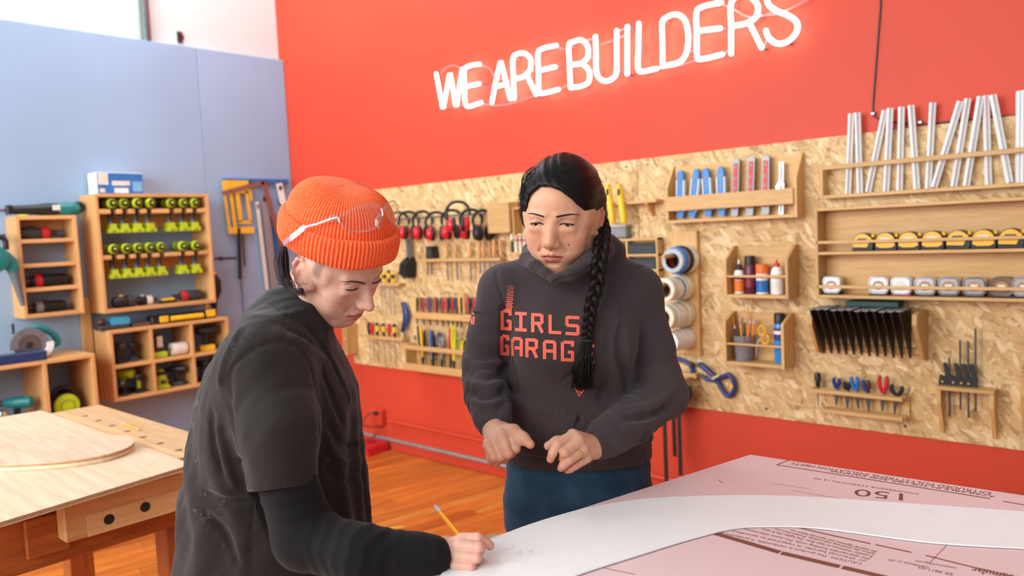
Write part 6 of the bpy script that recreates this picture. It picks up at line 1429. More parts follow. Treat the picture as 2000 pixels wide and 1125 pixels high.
# face details (head frame)
bvh = BVHTree.FromPolygons([tuple(p) for p in hv], [tuple(int(i) for i in q) for q in hq])
WH = hmat(wm, WM)
def hpart(parent, name, V, Fc, mat, M, smooth=True, kind=None, label=None):
    o = child(parent, name, raw_mesh(name, np.array(V), Fc, [mat], smooth), M, label, kind); return o
BROW = pm('brow_dark', (34, 22, 20), .7)
for s in (-1, 1):
    top = [(s*.0125, .0232), (s*.026, .0252), (s*.042, .0255), (s*.055, .0210)]; bot = [(s*.0125, .0192), (s*.026, .0214), (s*.042, .0230), (s*.055, .0204)]
    hpart(wbody, 'eyebrow', *face_strip(bvh, top, bot), BROW, WH)
    g = G(); g.ball((s*.031, -.0735, .0055), .0116, 24); eo = hpart(wbody, 'eyeball', g.v, g.f, EYEW, WH)
    g = G(); cdir = Vector((s*.02-.06, -1, -.34)).normalized(); c_ = Vector((s*.031, -.0735, .0055))+cdir*.0098
    g.lathe([(.0002, .0028), (.003, .0026), (.0052, .0018), (.0058, .0006)], 20, M=Matrix.Translation(c_) @ cdir.to_track_quat('Z', 'Y').to_matrix().to_4x4()); hpart(wbody, 'iris', g.v, g.f, IRIS, WH)
    pts = []
    for p in bez([(s*.0168, 0, .0030), (s*.024, 0, .0060), (s*.033, 0, .0056), (s*.0400, 0, .0044), (s*.0465, 0, .0018)], 16):
        hit = bvh.ray_cast(Vector((p[0], -.2, p[2])), Vector((0, 1, 0))); pts.append(tuple(hit[0]+Vector((0, -.0006, 0))))
    g = G(); n_ = len(pts); g.ring_tube(pts, [.0006+.0010*math.sin(math.pi*min(1, (i+2)/(n_+2))) for i in range(n_)], 6); hpart(wbody, 'eyelash', g.v, g.f, LASH, WH)
# ring
g = G(); c_ = F4[2][0]*.58+F4[2][1]*.42; ax_ = Vector(F4[2][1]-F4[2][0]).normalized(); Rm = Matrix.Translation(Vector(c_)) @ ax_.to_track_quat('Z', 'Y').to_matrix().to_4x4()
g.ring_tube([tuple(Rm @ Vector((.0112*math.cos(t), .0112*math.sin(t), 0))) for t in np.linspace(0, 6.2832, 25)[:-1]], .0016, 8, closed=True)
for k in (-1, 0, 1):
    v_ = Rm.inverted() @ Vector(c_+np.array((0, -.02, .006))); a_ = math.atan2(v_[1], v_[0])+k*.36; g.ball(tuple(Rm @ Vector((.0122*math.cos(a_), .0122*math.sin(a_), 0))), .0024, 8)
pmesh(wm, 'ring', g.v, [tuple(f) for f in g.f], [GOLD], label='gold ring on left hand')
# hoodie ------------------------------------------------------------------
S_ = SDF((-.12, 1.46, .93), (.41, 1.94, 1.46), .0034)
cs = [(.955, .132, 1.735, .166, .118), (.985, .132, 1.735, .166, .120), (1.00, .131, 1.735, .172, .128), (1.06, .128, 1.733, .157, .130), (1.12, .126, 1.728, .145, .128), (1.20, .125, 1.722, .141, .126), (1.28, .127, 1.718, .147, .120), (1.335, .128, 1.715, .140, .100), (1.375, .128, 1.712, .100, .078), (1.40, .126, 1.71, .07, .062)]
S_.loft(cs, .015, rot=-.12, e=2.3)
S_.ell((.075, 1.625, 1.235), (.065, .05, .06), .06); S_.ell((.185, 1.625, 1.235), (.065, .05, .06), .06)
sr, er_, wr_ = P3(990, 572, 1.715), P3(942, 722, 1.73), P3(960, 828, 1.555)
sl_, el_, wl_ = P3(1238, 572, 1.705), P3(1298, 772, 1.70), P3(1165, 868, 1.51)
S_.chain([P3(1075, 535, 1.715), sr], [.055, .060], .05); S_.chain([P3(1150, 530, 1.71), sl_], [.055, .062], .05)
def sleeve(a, e_, w__, r):
    m = a*.5+e_*.5; S_.chain([a, m, e_], [r[0], r[1], r[2]], .016); f = e_*.5+w__*.5; S_.chain([e_, f, e_*.12+w__*.88], [r[2], r[3], r[4]], .014); S_.chain([e_*.12+w__*.88, w__], [r[5], r[5]*.96], .006)
sleeve(sr, er_, wr_, (.064, .056, .051, .045, .037, .031)); sleeve(sl_, el_, wl_, (.060, .051, .051, .046, .040, .034))
# folds
def fold(pts, r, k=.012, op='add'): S_.chain(px_chain(pts), r, k, op)
def wr_disp(X, Y, Z):
    out = 0.
    for a, b, lam, amp, ph in ((sr, er_, .050, .0018, 0.), (er_, wr_, .030, .0036, .6), (sl_, el_, .055, .0020, 1.), (el_, wl_, .036, .0038, .2)):
        d_ = b-a; L = np.linalg.norm(d_); d_ = d_/L; t = (X-a[0])*d_[0]+(Y-a[1])*d_[1]+(Z-a[2])*d_[2]
        px, py, pz = X-a[0]-t*d_[0], Y-a[1]-t*d_[1], Z-a[2]-t*d_[2]; rr = np.sqrt(px**2+py**2+pz**2)
        w_ = smoothstep(-rr, -.078, -.060)*smoothstep(t, .03, .08)*smoothstep(-t, -L+.025, -L+.06)
        an = px*37+pz*23+py*11
        out = out+w_*amp*(np.abs(np.sin(3.1416*t/lam+ph+.9*np.sin(an)+.5*np.sin(an*1.7+2)))-.6)
    body = smoothstep(-np.abs(X-.13), -.16, -.10)*smoothstep(-Z, -1.25, -1.1)
    return out*1.0+.0022*noise3(X, Y, Z, 7., 4)*(.5+body)
S_.disp(wr_disp)
# pocket: a raised layer on the front
pk0, pk1, pk2, pk3 = P3(978, 772, 1.6), P3(1130, 808, 1.59), P3(1128, 850, 1.59), P3(972, 842, 1.6)
X, Y, Z = S_.ax[0][:, None, None], S_.ax[1][None, :, None], S_.ax[2][None, None, :]
zt = np.interp(S_.ax[0], [pk0[0], pk1[0]], [pk0[2], pk1[2]])[:, None, None]
xr = np.interp(S_.ax[2], [1.0, pk2[2], pk1[2]], [pk2[0]+.03, pk2[0]+.004, pk1[0]])[None, None, :]; xl = np.interp(S_.ax[2], [1.0, pk3[2], pk0[2]], [pk3[0]-.03, pk3[0], pk0[0]])[None, None, :]
mk = smoothstep(zt-Z, -.001, .003)*smoothstep(xr-X, -.001, .003)*smoothstep(X-xl, -.001, .003)*(Y < 1.70)*(Z > .99)
S_.F -= (.008*mk).astype(np.float32)
S_.F += (.0030*np.exp(-((Z-.992)/.003)**2)).astype(np.float32)          # hem seam
hb_ = ((Z < .990)*.0009*np.sin((X+Y*.6)*900)).astype(np.float32); S_.F += hb_     # ribbing
# hood collar around the neck, and the neck hole
S_.ell((.120, 1.690, 1.425), (.060, .074, .075), .010, 'sub')
S_.chain(px_chain([(1087, 548, 1.572), (1066, 534, 1.582), (1044, 519, 1.602), (1029, 506, 1.655), (1038, 492, 1.73), (1085, 480, 1.79)]), [.0080, .0100, .0120, .015, .020, .028], .008)
S_.chain(px_chain([(1080, 546, 1.566), (1112, 536, 1.572), (1148, 512, 1.600), (1176, 490, 1.655), (1178, 478, 1.74), (1130, 472, 1.79), (1085, 472, 1.79)]), [.0085, .0125, .018, .023, .028, .032, .030], .008)
S_.ell(P3(1190, 490, 1.72), (.036, .045, .028), .02); S_.ell(P3(1120, 505, 1.84), (.10, .045, .055), .03)
S_.cap(P3(1206, 468, 1.66), P3(1216, 490, 1.655), .004, .004, .006, 'sub')
carve(S_, [([(1213, 640), (1212, 690), (1220, 730), (1227, 765)], .009, .012, 'sub', .004), ([(985, 600), (986, 680), (980, 740), (984, 800)], .006, .014, 'sub', .001), 
  ([(1232, 800), (1275, 792), (1318, 752)], .004, .014, 'add', 0), ([(1215, 838), (1262, 828), (1308, 800)], .004, .014, 'add', 0), ([(1200, 868), (1240, 866), (1290, 846)], .003, .012, 'add', 0), ([(1225, 818), (1270, 812), (1315, 782)], .003, .012, 'sub', 0),
  ([(908, 700), (945, 716), (978, 706)], .004, .012, 'add', 0), ([(908, 722), (945, 738), (980, 728)], .003, .012, 'sub', 0), ([(912, 745), (948, 758), (980, 746)], .004, .012, 'add', 0), ([(920, 782), (953, 793), (981, 780)], .0035, .010, 'add', 0), ([(915, 765), (950, 777), (981, 765)], .003, .010, 'sub', 0), ([(995, 620), (1000, 700), (1010, 760)], .002, .016, 'sub', 0), ([(1195, 620), (1185, 700), (1175, 780)], .002, .018, 'sub', 0), ([(1000, 640), (975, 560), (968, 530)], .0025, .004, 'sub', 0),
  ([(982, 773), (1055, 790), (1128, 808), (1127, 830), (1124, 852)], .0042, .003, 'sub', 0), ([(986, 781), (1055, 798), (1120, 814)], .0022, .002, 'sub', 0), ([(1280, 512), (1244, 526), (1222, 560), (1214, 610), (1216, 660)], .0034, .004, 'sub', 0), ([(1082, 552), (1096, 545), (1130, 535), (1160, 515)], .002, .004, 'sub', .002)])
# openings: hem and cuffs
S_.F = np.maximum(S_.F, (.957-Z).astype(np.float32))
V, Q = S_.mesh(); V = relax(V, Q, 1)
hoodie = pmesh(wm, 'hoodie', V, Q, [HOOD], label='charcoal grey hoodie with orange chest lettering')
hbv = BVHTree.FromPolygons([tuple(p) for p in V], [tuple(int(i) for i in q) for q in Q])
def decal(parent, name, polys, bv, mat, off=.0014, step=3.2, label=None):     # polygons in photo px, cast on the garment
    g = G(); org = ORG[parent]; cp = Vector((0, 0, CAM_H))
    for pl in polys:
        import mathutils.geometry as mg
        xs = [p[0] for p in pl]; ys = [p[1] for p in pl]; n1 = max(1, int((max(xs)-min(xs))/step)); n2 = max(1, int((max(ys)-min(ys))/step))
        # pl is a quad strip cell (4 points): bilinear grid
        a, b, c, d = [np.array(p, float) for p in pl]; n1 = max(1, int(max(np.linalg.norm(b-a), np.linalg.norm(c-d))/step)); n2 = max(1, int(max(np.linalg.norm(d-a), np.linalg.norm(c-b))/step)); Vv = []
        for i in range(n1+1):
            for j in range(n2+1):
                s, t = i/n1, j/n2; q = (a*(1-s)+b*s)*(1-t)+(d*(1-s)+c*s)*t; dr_ = Vector(P3(q[0], q[1], 1.)-np.array((0, 0, CAM_H))).normalized()
                hit = bv.ray_cast(cp, dr_); p = hit[0] if hit[0] is not None else cp+dr_*1.6; Vv.append(tuple(p-dr_*off-Vector(org)))
        g.add(Vv, [(i*(n2+1)+j, i*(n2+1)+j+1, (i+1)*(n2+1)+j+1, (i+1)*(n2+1)+j) for i in range(n1) for j in range(n2)])
    return child(parent, name, raw_mesh(name, np.array(g.v), g.f, [mat], True), None, label)
def st(a, b, w): 
    a = np.array(a, float); b = np.array(b, float); d = (b-a)/np.linalg.norm(b-a); n = np.array((-d[1], d[0]))*w/2; return [tuple(a-n), tuple(b-n), tuple(b+n), tuple(a+n)]
GL = {'G': [((1, .0), (.2, .0)), ((.12, .0), (.12, 1)), ((.0, .93), (1, .93)), ((.88, 1.), (.88, .48)), ((.95, .52), (.52, .52)), ((.88, 0), (.88, .22))],
      'I': [((.0, .07), (1, .07)), ((.5, .1), (.5, .9)), ((0, .93), (1, .93))], 'R': [((.12, 0), (.12, 1)), ((.1, .07), (.85, .07)), ((.86, .04), (.86, .52)), ((.1, .52), (.85, .52)), ((.55, .52), (.9, 1))],
      'L': [((.12, 0), (.12, 1)), ((.1, .93), (1, .93))], 'S': [((.98, .07), (.1, .07)), ((.12, .05), (.12, .5)), ((.1, .5), (.9, .5)), ((.88, .5), (.88, .95)), ((.9, .93), (.02, .93))],
      'A': [((.12, .08), (.12, 1)), ((.88, .08), (.88, 1)), ((.12, .07), (.88, .07)), ((.12, .56), (.88, .56))], 'E': [((.12, 0), (.12, 1)), ((.1, .07), (1, .07)), ((.1, .5), (.85, .5)), ((.1, .93), (1, .93))]}
k_ = .4623
for row, (y0, hh, let) in enumerate(((318, 80, (('G', 213, 257), ('I', 272, 322), ('R', 341, 393), ('L', 414, 468), ('S', 484, 546))), (424, 80, (('G', 212, 246), ('A', 258, 304), ('R', 316, 370), ('A', 390, 447), ('G', 466, 522), ('E', 556, 608))))):
    for ch_, x0, x1 in let:
        pol = []
        yy = y0+(x0-213)*.078+(0 if row == 0 else (x0-213)*.022)
        for a, b in GL[ch_]:
            f = lambda q: (880+k_*(x0+q[0]*(x1-x0)), 460+k_*(yy+q[1]*hh+(q[0])*3))
            A_, B_ = f(a), f(b); pol.append(st(A_, B_, 6.4))
        decal(wm, 'printed_letter', pol, hbv, PRINT, label='orange printed letter '+ch_)
pol = []
for r_ in range(13):
    y = 214+r_*8; w_ = 2.2+r_*.35; n_ = 4
    for c in range(n_):
        x = 243+c*7+(3.5 if r_ % 2 else 0)-r_*.7; X_, Y_ = 880+k_*x, 460+k_*y; h_ = (1.0+r_*.09)
        pol.append([(X_-h_, Y_), (X_, Y_-h_), (X_+h_, Y_), (X_, Y_+h_)])
decal(wm, 'printed_pattern', pol, hbv, PRINT, step=10, label='orange dotted flame pattern above lettering')
f = lambda x, y: (880+k_*x, 460+k_*y)
decal(wm, 'printed_emblem', [st(f(526, 642), f(543, 679), 1.6), st(f(543, 679), f(565, 652), 1.6), st(f(530, 640), f(563, 650), 1.4), st(f(536, 650), f(538, 660), 1.6), st(f(548, 652), f(550, 662), 1.6), st(f(541, 662), f(552, 664), 1.4)], hbv, PRINT, step=6, label='small orange diamond emblem')
decal(wm, 'sleeve_print', [st(f(90, 345), f(87, 370), 3), st(f(97, 318), f(95, 334), 2.5), st(f(99, 342), f(97, 372), 3), st(f(88, 371), f(97, 374), 2.5)], hbv, PRINT, off=.0008, step=3, label='orange sleeve lettering partly turned away')
# jeans -------------------------------------------------------------------
S_ = SDF((-.10, 1.55, .06), (.40, 1.96, 1.02), .007)
S_.loft([(.80, .128, 1.75, .165, .115), (.88, .130, 1.748, .168, .118), (.93, .131, 1.745, .164, .116), (1.0, .131, 1.74, .152, .108)], .02, rot=-.12)
for hip, kn, an in (((.045, 1.752, .84), (.035, 1.74, .48), (.03, 1.78, .085)), ((.212, 1.76, .84), (.23, 1.75, .48), (.23, 1.79, .085))):
    S_.chain([hip, kn], [.086, .064], .02); S_.chain([kn, an], [.064, .052], .02)
S_.disp(lambda X, Y, Z: .003*noise3(X, Y, Z*1.6, 8., 9)); S_.chain([(.10, 1.625, .97), (.105, 1.615, .90), (.118, 1.63, .84)], .002, .004, 'sub')
S_.F = np.maximum(S_.F, (.09-S_.ax[2])[None, None, :].astype(np.float32)); V, Q = S_.mesh(); pmesh(wm, 'jeans', V, Q, [DENIM], label='dark blue denim jeans')
shoe(wm, .03, 1.75, -.1, (SNK, SOLE)); shoe(wm, .23, 1.76, .1, (SNK, SOLE))
# hair ---------------------------------------------------------------------
S_ = SDF((-.105, -.115, -.13), (.115, .145, .150), .0022)
S_.ell((.002, .018, .044), (.0815, .098, .086), .01); S_.ell((0, -.030, .048), (.068, .062, .060), .03)
S_.ell((.060, .045, -.005), (.028, .045, .055), .03); S_.ell((.055, .055, -.05), (.030, .035, .035), .03); S_.ell((.0, .07, -.04), (.055, .045, .06), .03)
S_.ell((-.068, -.012, .012), (.014, .036, .045), .02)
X, Y, Z = S_.ax[0][:, None, None], S_.ax[1][None, :, None], S_.ax[2][None, None, :]
flow = (Z-.1)*.80+X*.50-Y*.15
S_.F += (.0007*np.sin(flow*420+3*np.sin(X*40)+2*np.sin(Y*35))+.0009*np.sin(flow*170+2.*np.sin(Y*22+X*15))).astype(np.float32)
hl = np.interp(S_.ax[0], [-.09, -.074, -.066, -.056, -.045, -.025, .0, .02, .042, .058, .068, .09], [-.06, -.035, -.010, .030, .062, .078, .079, .071, .053, .030, .012, .010])[:, None, None]
dR = np.interp(S_.ax[1], [-.10, -.004, .022, .034, .06], [0, 0, -.004, .055, .12])[None, :, None]; dL = np.interp(S_.ax[1], [-.10, -.030, .0, .03, .06], [0., 0., .0, .07, .11])[None, :, None]
cut = hl-np.where(X > .0, dR, dL)-Z
d = cut*.72; kk = .008; hh = np.maximum(kk-np.abs(S_.F-d), 0)/kk; S_.F = (np.maximum(S_.F, d)+hh*hh*kk*.25).astype(np.float32)
V, Q = S_.mesh(); V = relax(V, Q, 1); child(wm, 'hair', raw_mesh('hair', V, Q, [HAIR], True), WH, 'long dark brown hair swept to one side')
rs = np.random.RandomState(4)
def strands(lst, name, parent, mat, M=None, label=None):
    g = G()
    for pts, r in lst: q = bez(pts, 24); n_ = len(q); g.ring_tube(q, [r*min(1, .3+3*i/n_)*(1-.8*(i/(n_-1))**2) for i in range(n_)], 4)
    return child(parent, name, raw_mesh(name, np.array(g.v), g.f, [mat], True), M, label, 'stuff')
L_ = []
for i in range(60):
    x0 = -.060+rs.uniform(-.004, .012); y0 = -.045+rs.uniform(-.015, .03); z0 = .062+rs.uniform(-.02, .03); w_ = rs.uniform(0, 1)
    L_.append(([(x0+.016, y0, z0+.024), (x0-.004, y0-.006, z0+.006), (x0-.008*w_-.006, y0-.004, z0-.026), (x0-.010+rs.uniform(-.008, .006), y0+rs.uniform(-.004, .008), z0-.050-rs.uniform(0, .022))], .0007))
for i in range(24):
    w_ = rs.uniform(0, 1); L_.append(([(.070, .030, .02), (.080, .036, -.015), (.082+.006*w_, .040-.02*w_, -.04), (.078+.02*w_, .03-.02*w_, -.07-.03*w_)], .0006))
strands(L_, 'loose_hair', wm, HAIR, WH)
# braid
bp_ = [np.array(p) for p in bez(px_chain([(1174, 428, 1.685), (1176, 452, 1.650), (1175, 480, 1.615), (1170, 515, 1.585), (1166, 555, 1.572), (1156, 590, 1.562), (1151, 625, 1.557), (1148, 650, 1.554), (1147, 668, 1.553)]), 90)]
n_ = len(bp_); g3 = [G(), G(), G()]
org = np.array(ORG[wm])
for k in range(3):
    pts = []; rad = []
    for i in range(n_):
        t = i/(n_-1); ph = t*6.283*4.6+k*2.0944; wdt = .0112*(1-.42*t)*min(1, .4+t*6); tan = bp_[min(i+1, n_-1)]-bp_[max(i-1, 0)]; tan /= np.linalg.norm(tan); side = np.array((1., 0, 0)); side -= tan*(side@tan); side /= np.linalg.norm(side); nr = np.cross(tan, side)
        pts.append(tuple(bp_[i]+side*wdt*math.sin(ph)+nr*wdt*.55*math.sin(2*ph)-org)); rad.append(.0094*(1-.40*t)*(1 if t < .97 else .85))
    g3[k].ring_tube(pts, rad, 10)
    child(wm, 'braid_strand', raw_mesh('braid_strand', np.array(g3[k].v), g3[k].f, [hair_mat('braid_hair%d' % k, (9, 6, 6), (30, 20, 17), (260, 260, 40))], True))
L_ = []
for i in range(190):
    a = rs.uniform(0, 6.28); r0 = .009*math.sqrt(rs.uniform(0, 1)); off = lambda s: np.array((r0*math.cos(a)*s, r0*math.sin(a)*s*.7, 0)); e = rs.uniform(.5, 1.)
    P_ = px_chain([(1147, 662, 1.553), (1142, 690, 1.548), (1138+rs.normal()*4, 722, 1.546), (1139+rs.normal()*9-9*(rs.uniform() < .2), 742+22*e, 1.549)]); sc_ = (1, 1.5, 1.8, 1.7)
    L_.append(([tuple(p+off(s)-org) for p, s in zip(P_, sc_)], .0016))
for i in range(7):
    P_ = px_chain([(1138, 700, 1.55), (1126, 722, 1.546), (1112-2*i, 722+3*i, 1.550), (1103-2*i, 716+5*i, 1.555)]); L_.append(([tuple(p-org) for p in P_], .0010))
strands(L_, 'braid_tail', wm, HAIR)
g = G(); c0 = P3(1147, 665, 1.552); g.ring_tube([tuple(np.array(c0)+np.array((.0105*math.cos(t), .008*math.sin(t), 0))-org) for t in np.linspace(0, 6.283, 19)[:-1]], .003, 8, closed=True); child(wm, 'hair_tie', raw_mesh('hair_tie', np.array(g.v), g.f, [LASH], True))
# ================================================================== the person in the beanie
SKP = skin_mat('fair_skin'); TEE = cloth_mat('washed_black_cotton', (29, 23, 23), (43, 35, 34), 4., .16, 1100., .22, dust=.5); TEED = cloth_mat('black_rib', (26, 22, 24), (34, 30, 31), 6., .15, 700., .3); THERM = cloth_mat('black_waffle', (15, 13, 14), (25, 22, 23), 8., .06, 500., .5, dust=.35)
PANT = cloth_mat('black_trousers', (22, 22, 24), (34, 33, 35), 6., .1)
pp_ = person('person', 'person in orange beanie and black T-shirt writing with a pencil', -.40, 1.42)
LT_, LA_ = (-.317, 1.398, 1.435), (61.5, 35.3, -10.5, .94); LM = head_M(LT_, *LA_); LHM = hmat(pp_, LM); org9 = np.array(ORG[pp_])
hv9, hq9 = make_head(.0016, dict(slit=.0013, mouth_open=.0022, nose=.0045, nosew=.80, eary=-.006, facew=.97, neck=.050, chin=1.05)); hc9 = head_cols(hv9, (216, 168, 146), (186, 98, 90), (214, 128, 108), .85)
x, y, z = hv9.T
ear_ = smoothstep(y, -.026, -.014)*(y < .05)*smoothstep(-z, -.040, -.030)*(np.abs(x) > .060)
sd = smoothstep(z, -.006, .010)*smoothstep(y, -.046, -.034)*smoothstep(-y, -.004, .004)*(np.abs(x) > .045); sd = np.maximum(sd, smoothstep(z, .018, .026)*smoothstep(y, -.045, -.03)); sd = np.maximum(sd, smoothstep(y, .040, .055)*smoothstep(z, -.085, -.05)); sd = sd*(1-ear_)
hc9 = hc9*(1-sd[:, None]*.6)+np.array(lin((44, 32, 28)))*sd[:, None]*.6
# writing hand
wr9 = P3(848, 1086, 1.192)
S_ = SDF(P3(840, 1150, 1.17)-np.array((.05, .04, .02)), P3(990, 1000, 1.30)+np.array((.03, .03, .02)), .0016)
mcp = px_chain([(903, 1056, 1.205), (897, 1066, 1.196), (893, 1084, 1.192), (890, 1103, 1.194)])
F9 = [px_chain([(903, 1053, 1.205), (934, 1051, 1.200), (949, 1059, 1.205), (957, 1066, 1.210)]), px_chain([(898, 1066, 1.192), (936, 1069, 1.184), (938, 1074, 1.202), (928, 1076, 1.218)]), px_chain([(893, 1085, 1.184), (931, 1089, 1.176), (932, 1094, 1.194), (920, 1095, 1.208)]), px_chain([(890, 1103, 1.178), (920, 1107, 1.171), (921, 1110, 1.188), (909, 1110, 1.200)])]
S_.cap(P3(815, 1090, 1.195), wr9, .027, .026, .01)
for i, m_ in enumerate(mcp):
    S_.cap(wr9+(m_-wr9)*.12, wr9+(m_-wr9)*.93+np.array((0, .003, -.002)), .0165, (.0125, .0120, .0115, .0108)[i], .010)
    finger(S_, F9[i], [(.0105, .0105, .0103, .0095)[i], (.0086, .0090, .0088, .0080)[i], .0080, .0074], .0016)
th9 = px_chain([(872, 1068, 1.225), (905, 1066, 1.250), (928, 1076, 1.246), (940, 1084, 1.236)]); finger(S_, th9, [.0165, .014, .0115, .0092], .008)
S_.cap(P3(865, 1085, 1.21), P3(893, 1096, 1.215), .024, .016, .015)
RH9 = S_.mesh(); rc9 = hand_cols(RH9[0], (216, 170, 150), [(f[-1], .012) for f in F9]+[(f[1], .011) for f in F9]+[(m_, .010) for m_ in mcp], (226, 146, 132))
S_ = SDF((-.62, 1.1, .04), (-.05, 1.85, 1.42), .010)
def sec(y, xl, xr, v, b): A_ = P3(xl, y, v); B_ = P3(xr, y, v); return ((A_[2]+B_[2])/2, (A_[0]+B_[0])/2, v, (B_[0]-A_[0])/2, b)
S_.loft([sec(680, 445, 640, 1.42, .13), sec(800, 420, 670, 1.42, .13), sec(950, 400, 690, 1.42, .12), sec(1150, 400, 690, 1.42, .12)], .03)
for s, hip, kn, an in ((-1, (-.42, 1.36, .86), (-.40, 1.34, .48), (-.42, 1.33, .10)), (1, (-.41, 1.50, .86), (-.40, 1.52, .48), (-.42, 1.53, .10))):
    S_.cap(hip, kn, .075, .05, .04); S_.cap(kn, an, .05, .035, .03)
S_.chain([P3(580, 690, 1.56), P3(560, 900, 1.60), P3(562, 1090, 1.60)], [.045, .036, .024], .03); S_.chain([P3(562, 1090, 1.60), P3(566, 1150, 1.59), P3(570, 1190, 1.58)], [.026, .030, .016], .02)
S_.chain([P3(524, 710, 1.30), P3(596, 1050, 1.212), wr9], [.042, .032, .024], .02)
tv, tq = S_.mesh(); tc9 = np.tile(np.array(lin((226, 184, 164))), (len(tv), 1))
V, Q, Cc = join([(apply(LM, hv9), hq9, hc9), (RH9[0], RH9[1], rc9), (tv, tq, tc9)]); body9 = pmesh(pp_, 'body', V, Q, [SKP], cols=Cc)
bv9 = BVHTree.FromPolygons([tuple(p) for p in hv9], [tuple(int(i) for i in q) for q in hq9])
BR9 = pm('brow_brown', (70, 46, 36), .8)
for s in (-1, 1):
    top = [(s*.0115, .0165), (s*.025, .0215), (s*.041, .0225), (s*.052, .0160)]; bot = [(s*.0115, .0125), (s*.025, .0170), (s*.041, .0195), (s*.052, .0152)]
    hpart(body9, 'eyebrow', *face_strip(bv9, top, bot), BR9, LHM)
    g = G(); g.ball((s*.031, -.0735, .0055), .0116, 20); hpart(body9, 'eyeball', g.v, g.f, EYEW, LHM)
    c_ = [(s*.0172, .0008), (s*.024, .0014), (s*.033, .0012), (s*.0400, .0014), (s*.0455, .0022)]
    pts = []
    for p in bez([(a, 0, b) for a, b in c_], 16):
        hit = bv9.ray_cast(Vector((p[0], -.2, p[2]+.0008)), Vector((0, 1, 0))); pts.append(tuple(hit[0]+Vector((0, -.0008, -.0006))))
    g = G(); n_ = len(pts); g.ring_tube(pts, [.0004+.0007*math.sin(math.pi*min(1, (i+2)/(n_+2))) for i in range(n_)], 6)
    for i in range(2, n_, 1):
        p = Vector(pts[i]); g.ring_tube([tuple(p), tuple(p+Vector((s*.0006, -.0012, -.0014))), tuple(p+Vector((s*.0009, -.0022, -.0022)))], [.0003, .0002, .0001], 4)
    hpart(body9, 'eyelash', g.v, g.f, LASH, LHM)
g = G(); e_ = Vector((-.0815, -.0145, -.0385)); g.lathe([(.0005, .004), (.0050, .0036), (.0062, .002), (.0062, -.004)], 20, M=Matrix.Translation(e_) @ Vector((-1, -.15, 0)).to_track_quat('Z', 'Y').to_matrix().to_4x4()); hpart(pp_, 'ear_plug', g.v, g.f, BLK, LHM, label='round black ear plug')
# T-shirt ---------------------------------------------------------------
S_ = SDF((-.66, 1.06, .80), (-.10, 1.76, 1.45), .0042)
S_.loft([sec(1190, 346, 706, 1.42, .185), sec(1125, 354, 716, 1.42, .18), sec(1040, 364, 716, 1.42, .175), sec(950, 373, 712, 1.42, .175), sec(850, 387, 701, 1.42, .18), sec(770, 403, 692, 1.42, .185), sec(700, 428, 662, 1.42, .18), sec(650, 462, 628, 1.42, .15), sec(615, 505, 610, 1.42, .10)], .02, e=2.3)
nb = P3(572, 615, 1.40)
S_.chain([P3(566, 632, 1.40), P3(520, 705, 1.305)], [.060, .066], .05); S_.chain([P3(566, 632, 1.42), P3(560, 690, 1.57)], [.058, .062], .05)
sA, sB, sC = P3(524, 715, 1.290), P3(545, 840, 1.235), P3(552, 952, 1.212)
S_.chain([sA, sB, sC], [.070, .062, .0545], .025); 
S_.chain([P3(565, 700, 1.58), P3(560, 860, 1.62)], [.064, .056], .03)
d_ = (sC-sB)/np.linalg.norm(sC-sB); X, Y, Z = S_.ax[0][:, None, None], S_.ax[1][None, :, None], S_.ax[2][None, None, :]
S_.disp(lambda X, Y, Z: .0034*noise3(X, Y, Z*.45, 5.5, 11)+.0016*noise3(X, Y, Z*.7, 14., 3)+.0008*noise3(X, Y, Z, 32., 5)+.0042*smoothstep(-Z, -1.27, -1.0)*np.sin(np.arctan2(Y-1.42, X+.40)*11+2.2*np.sin(Z*11+X*9)+1.3*np.sin(Z*23+Y*15))*smoothstep(np.sqrt((X+.36)**2+(Y-1.21)**2), .09, .14))
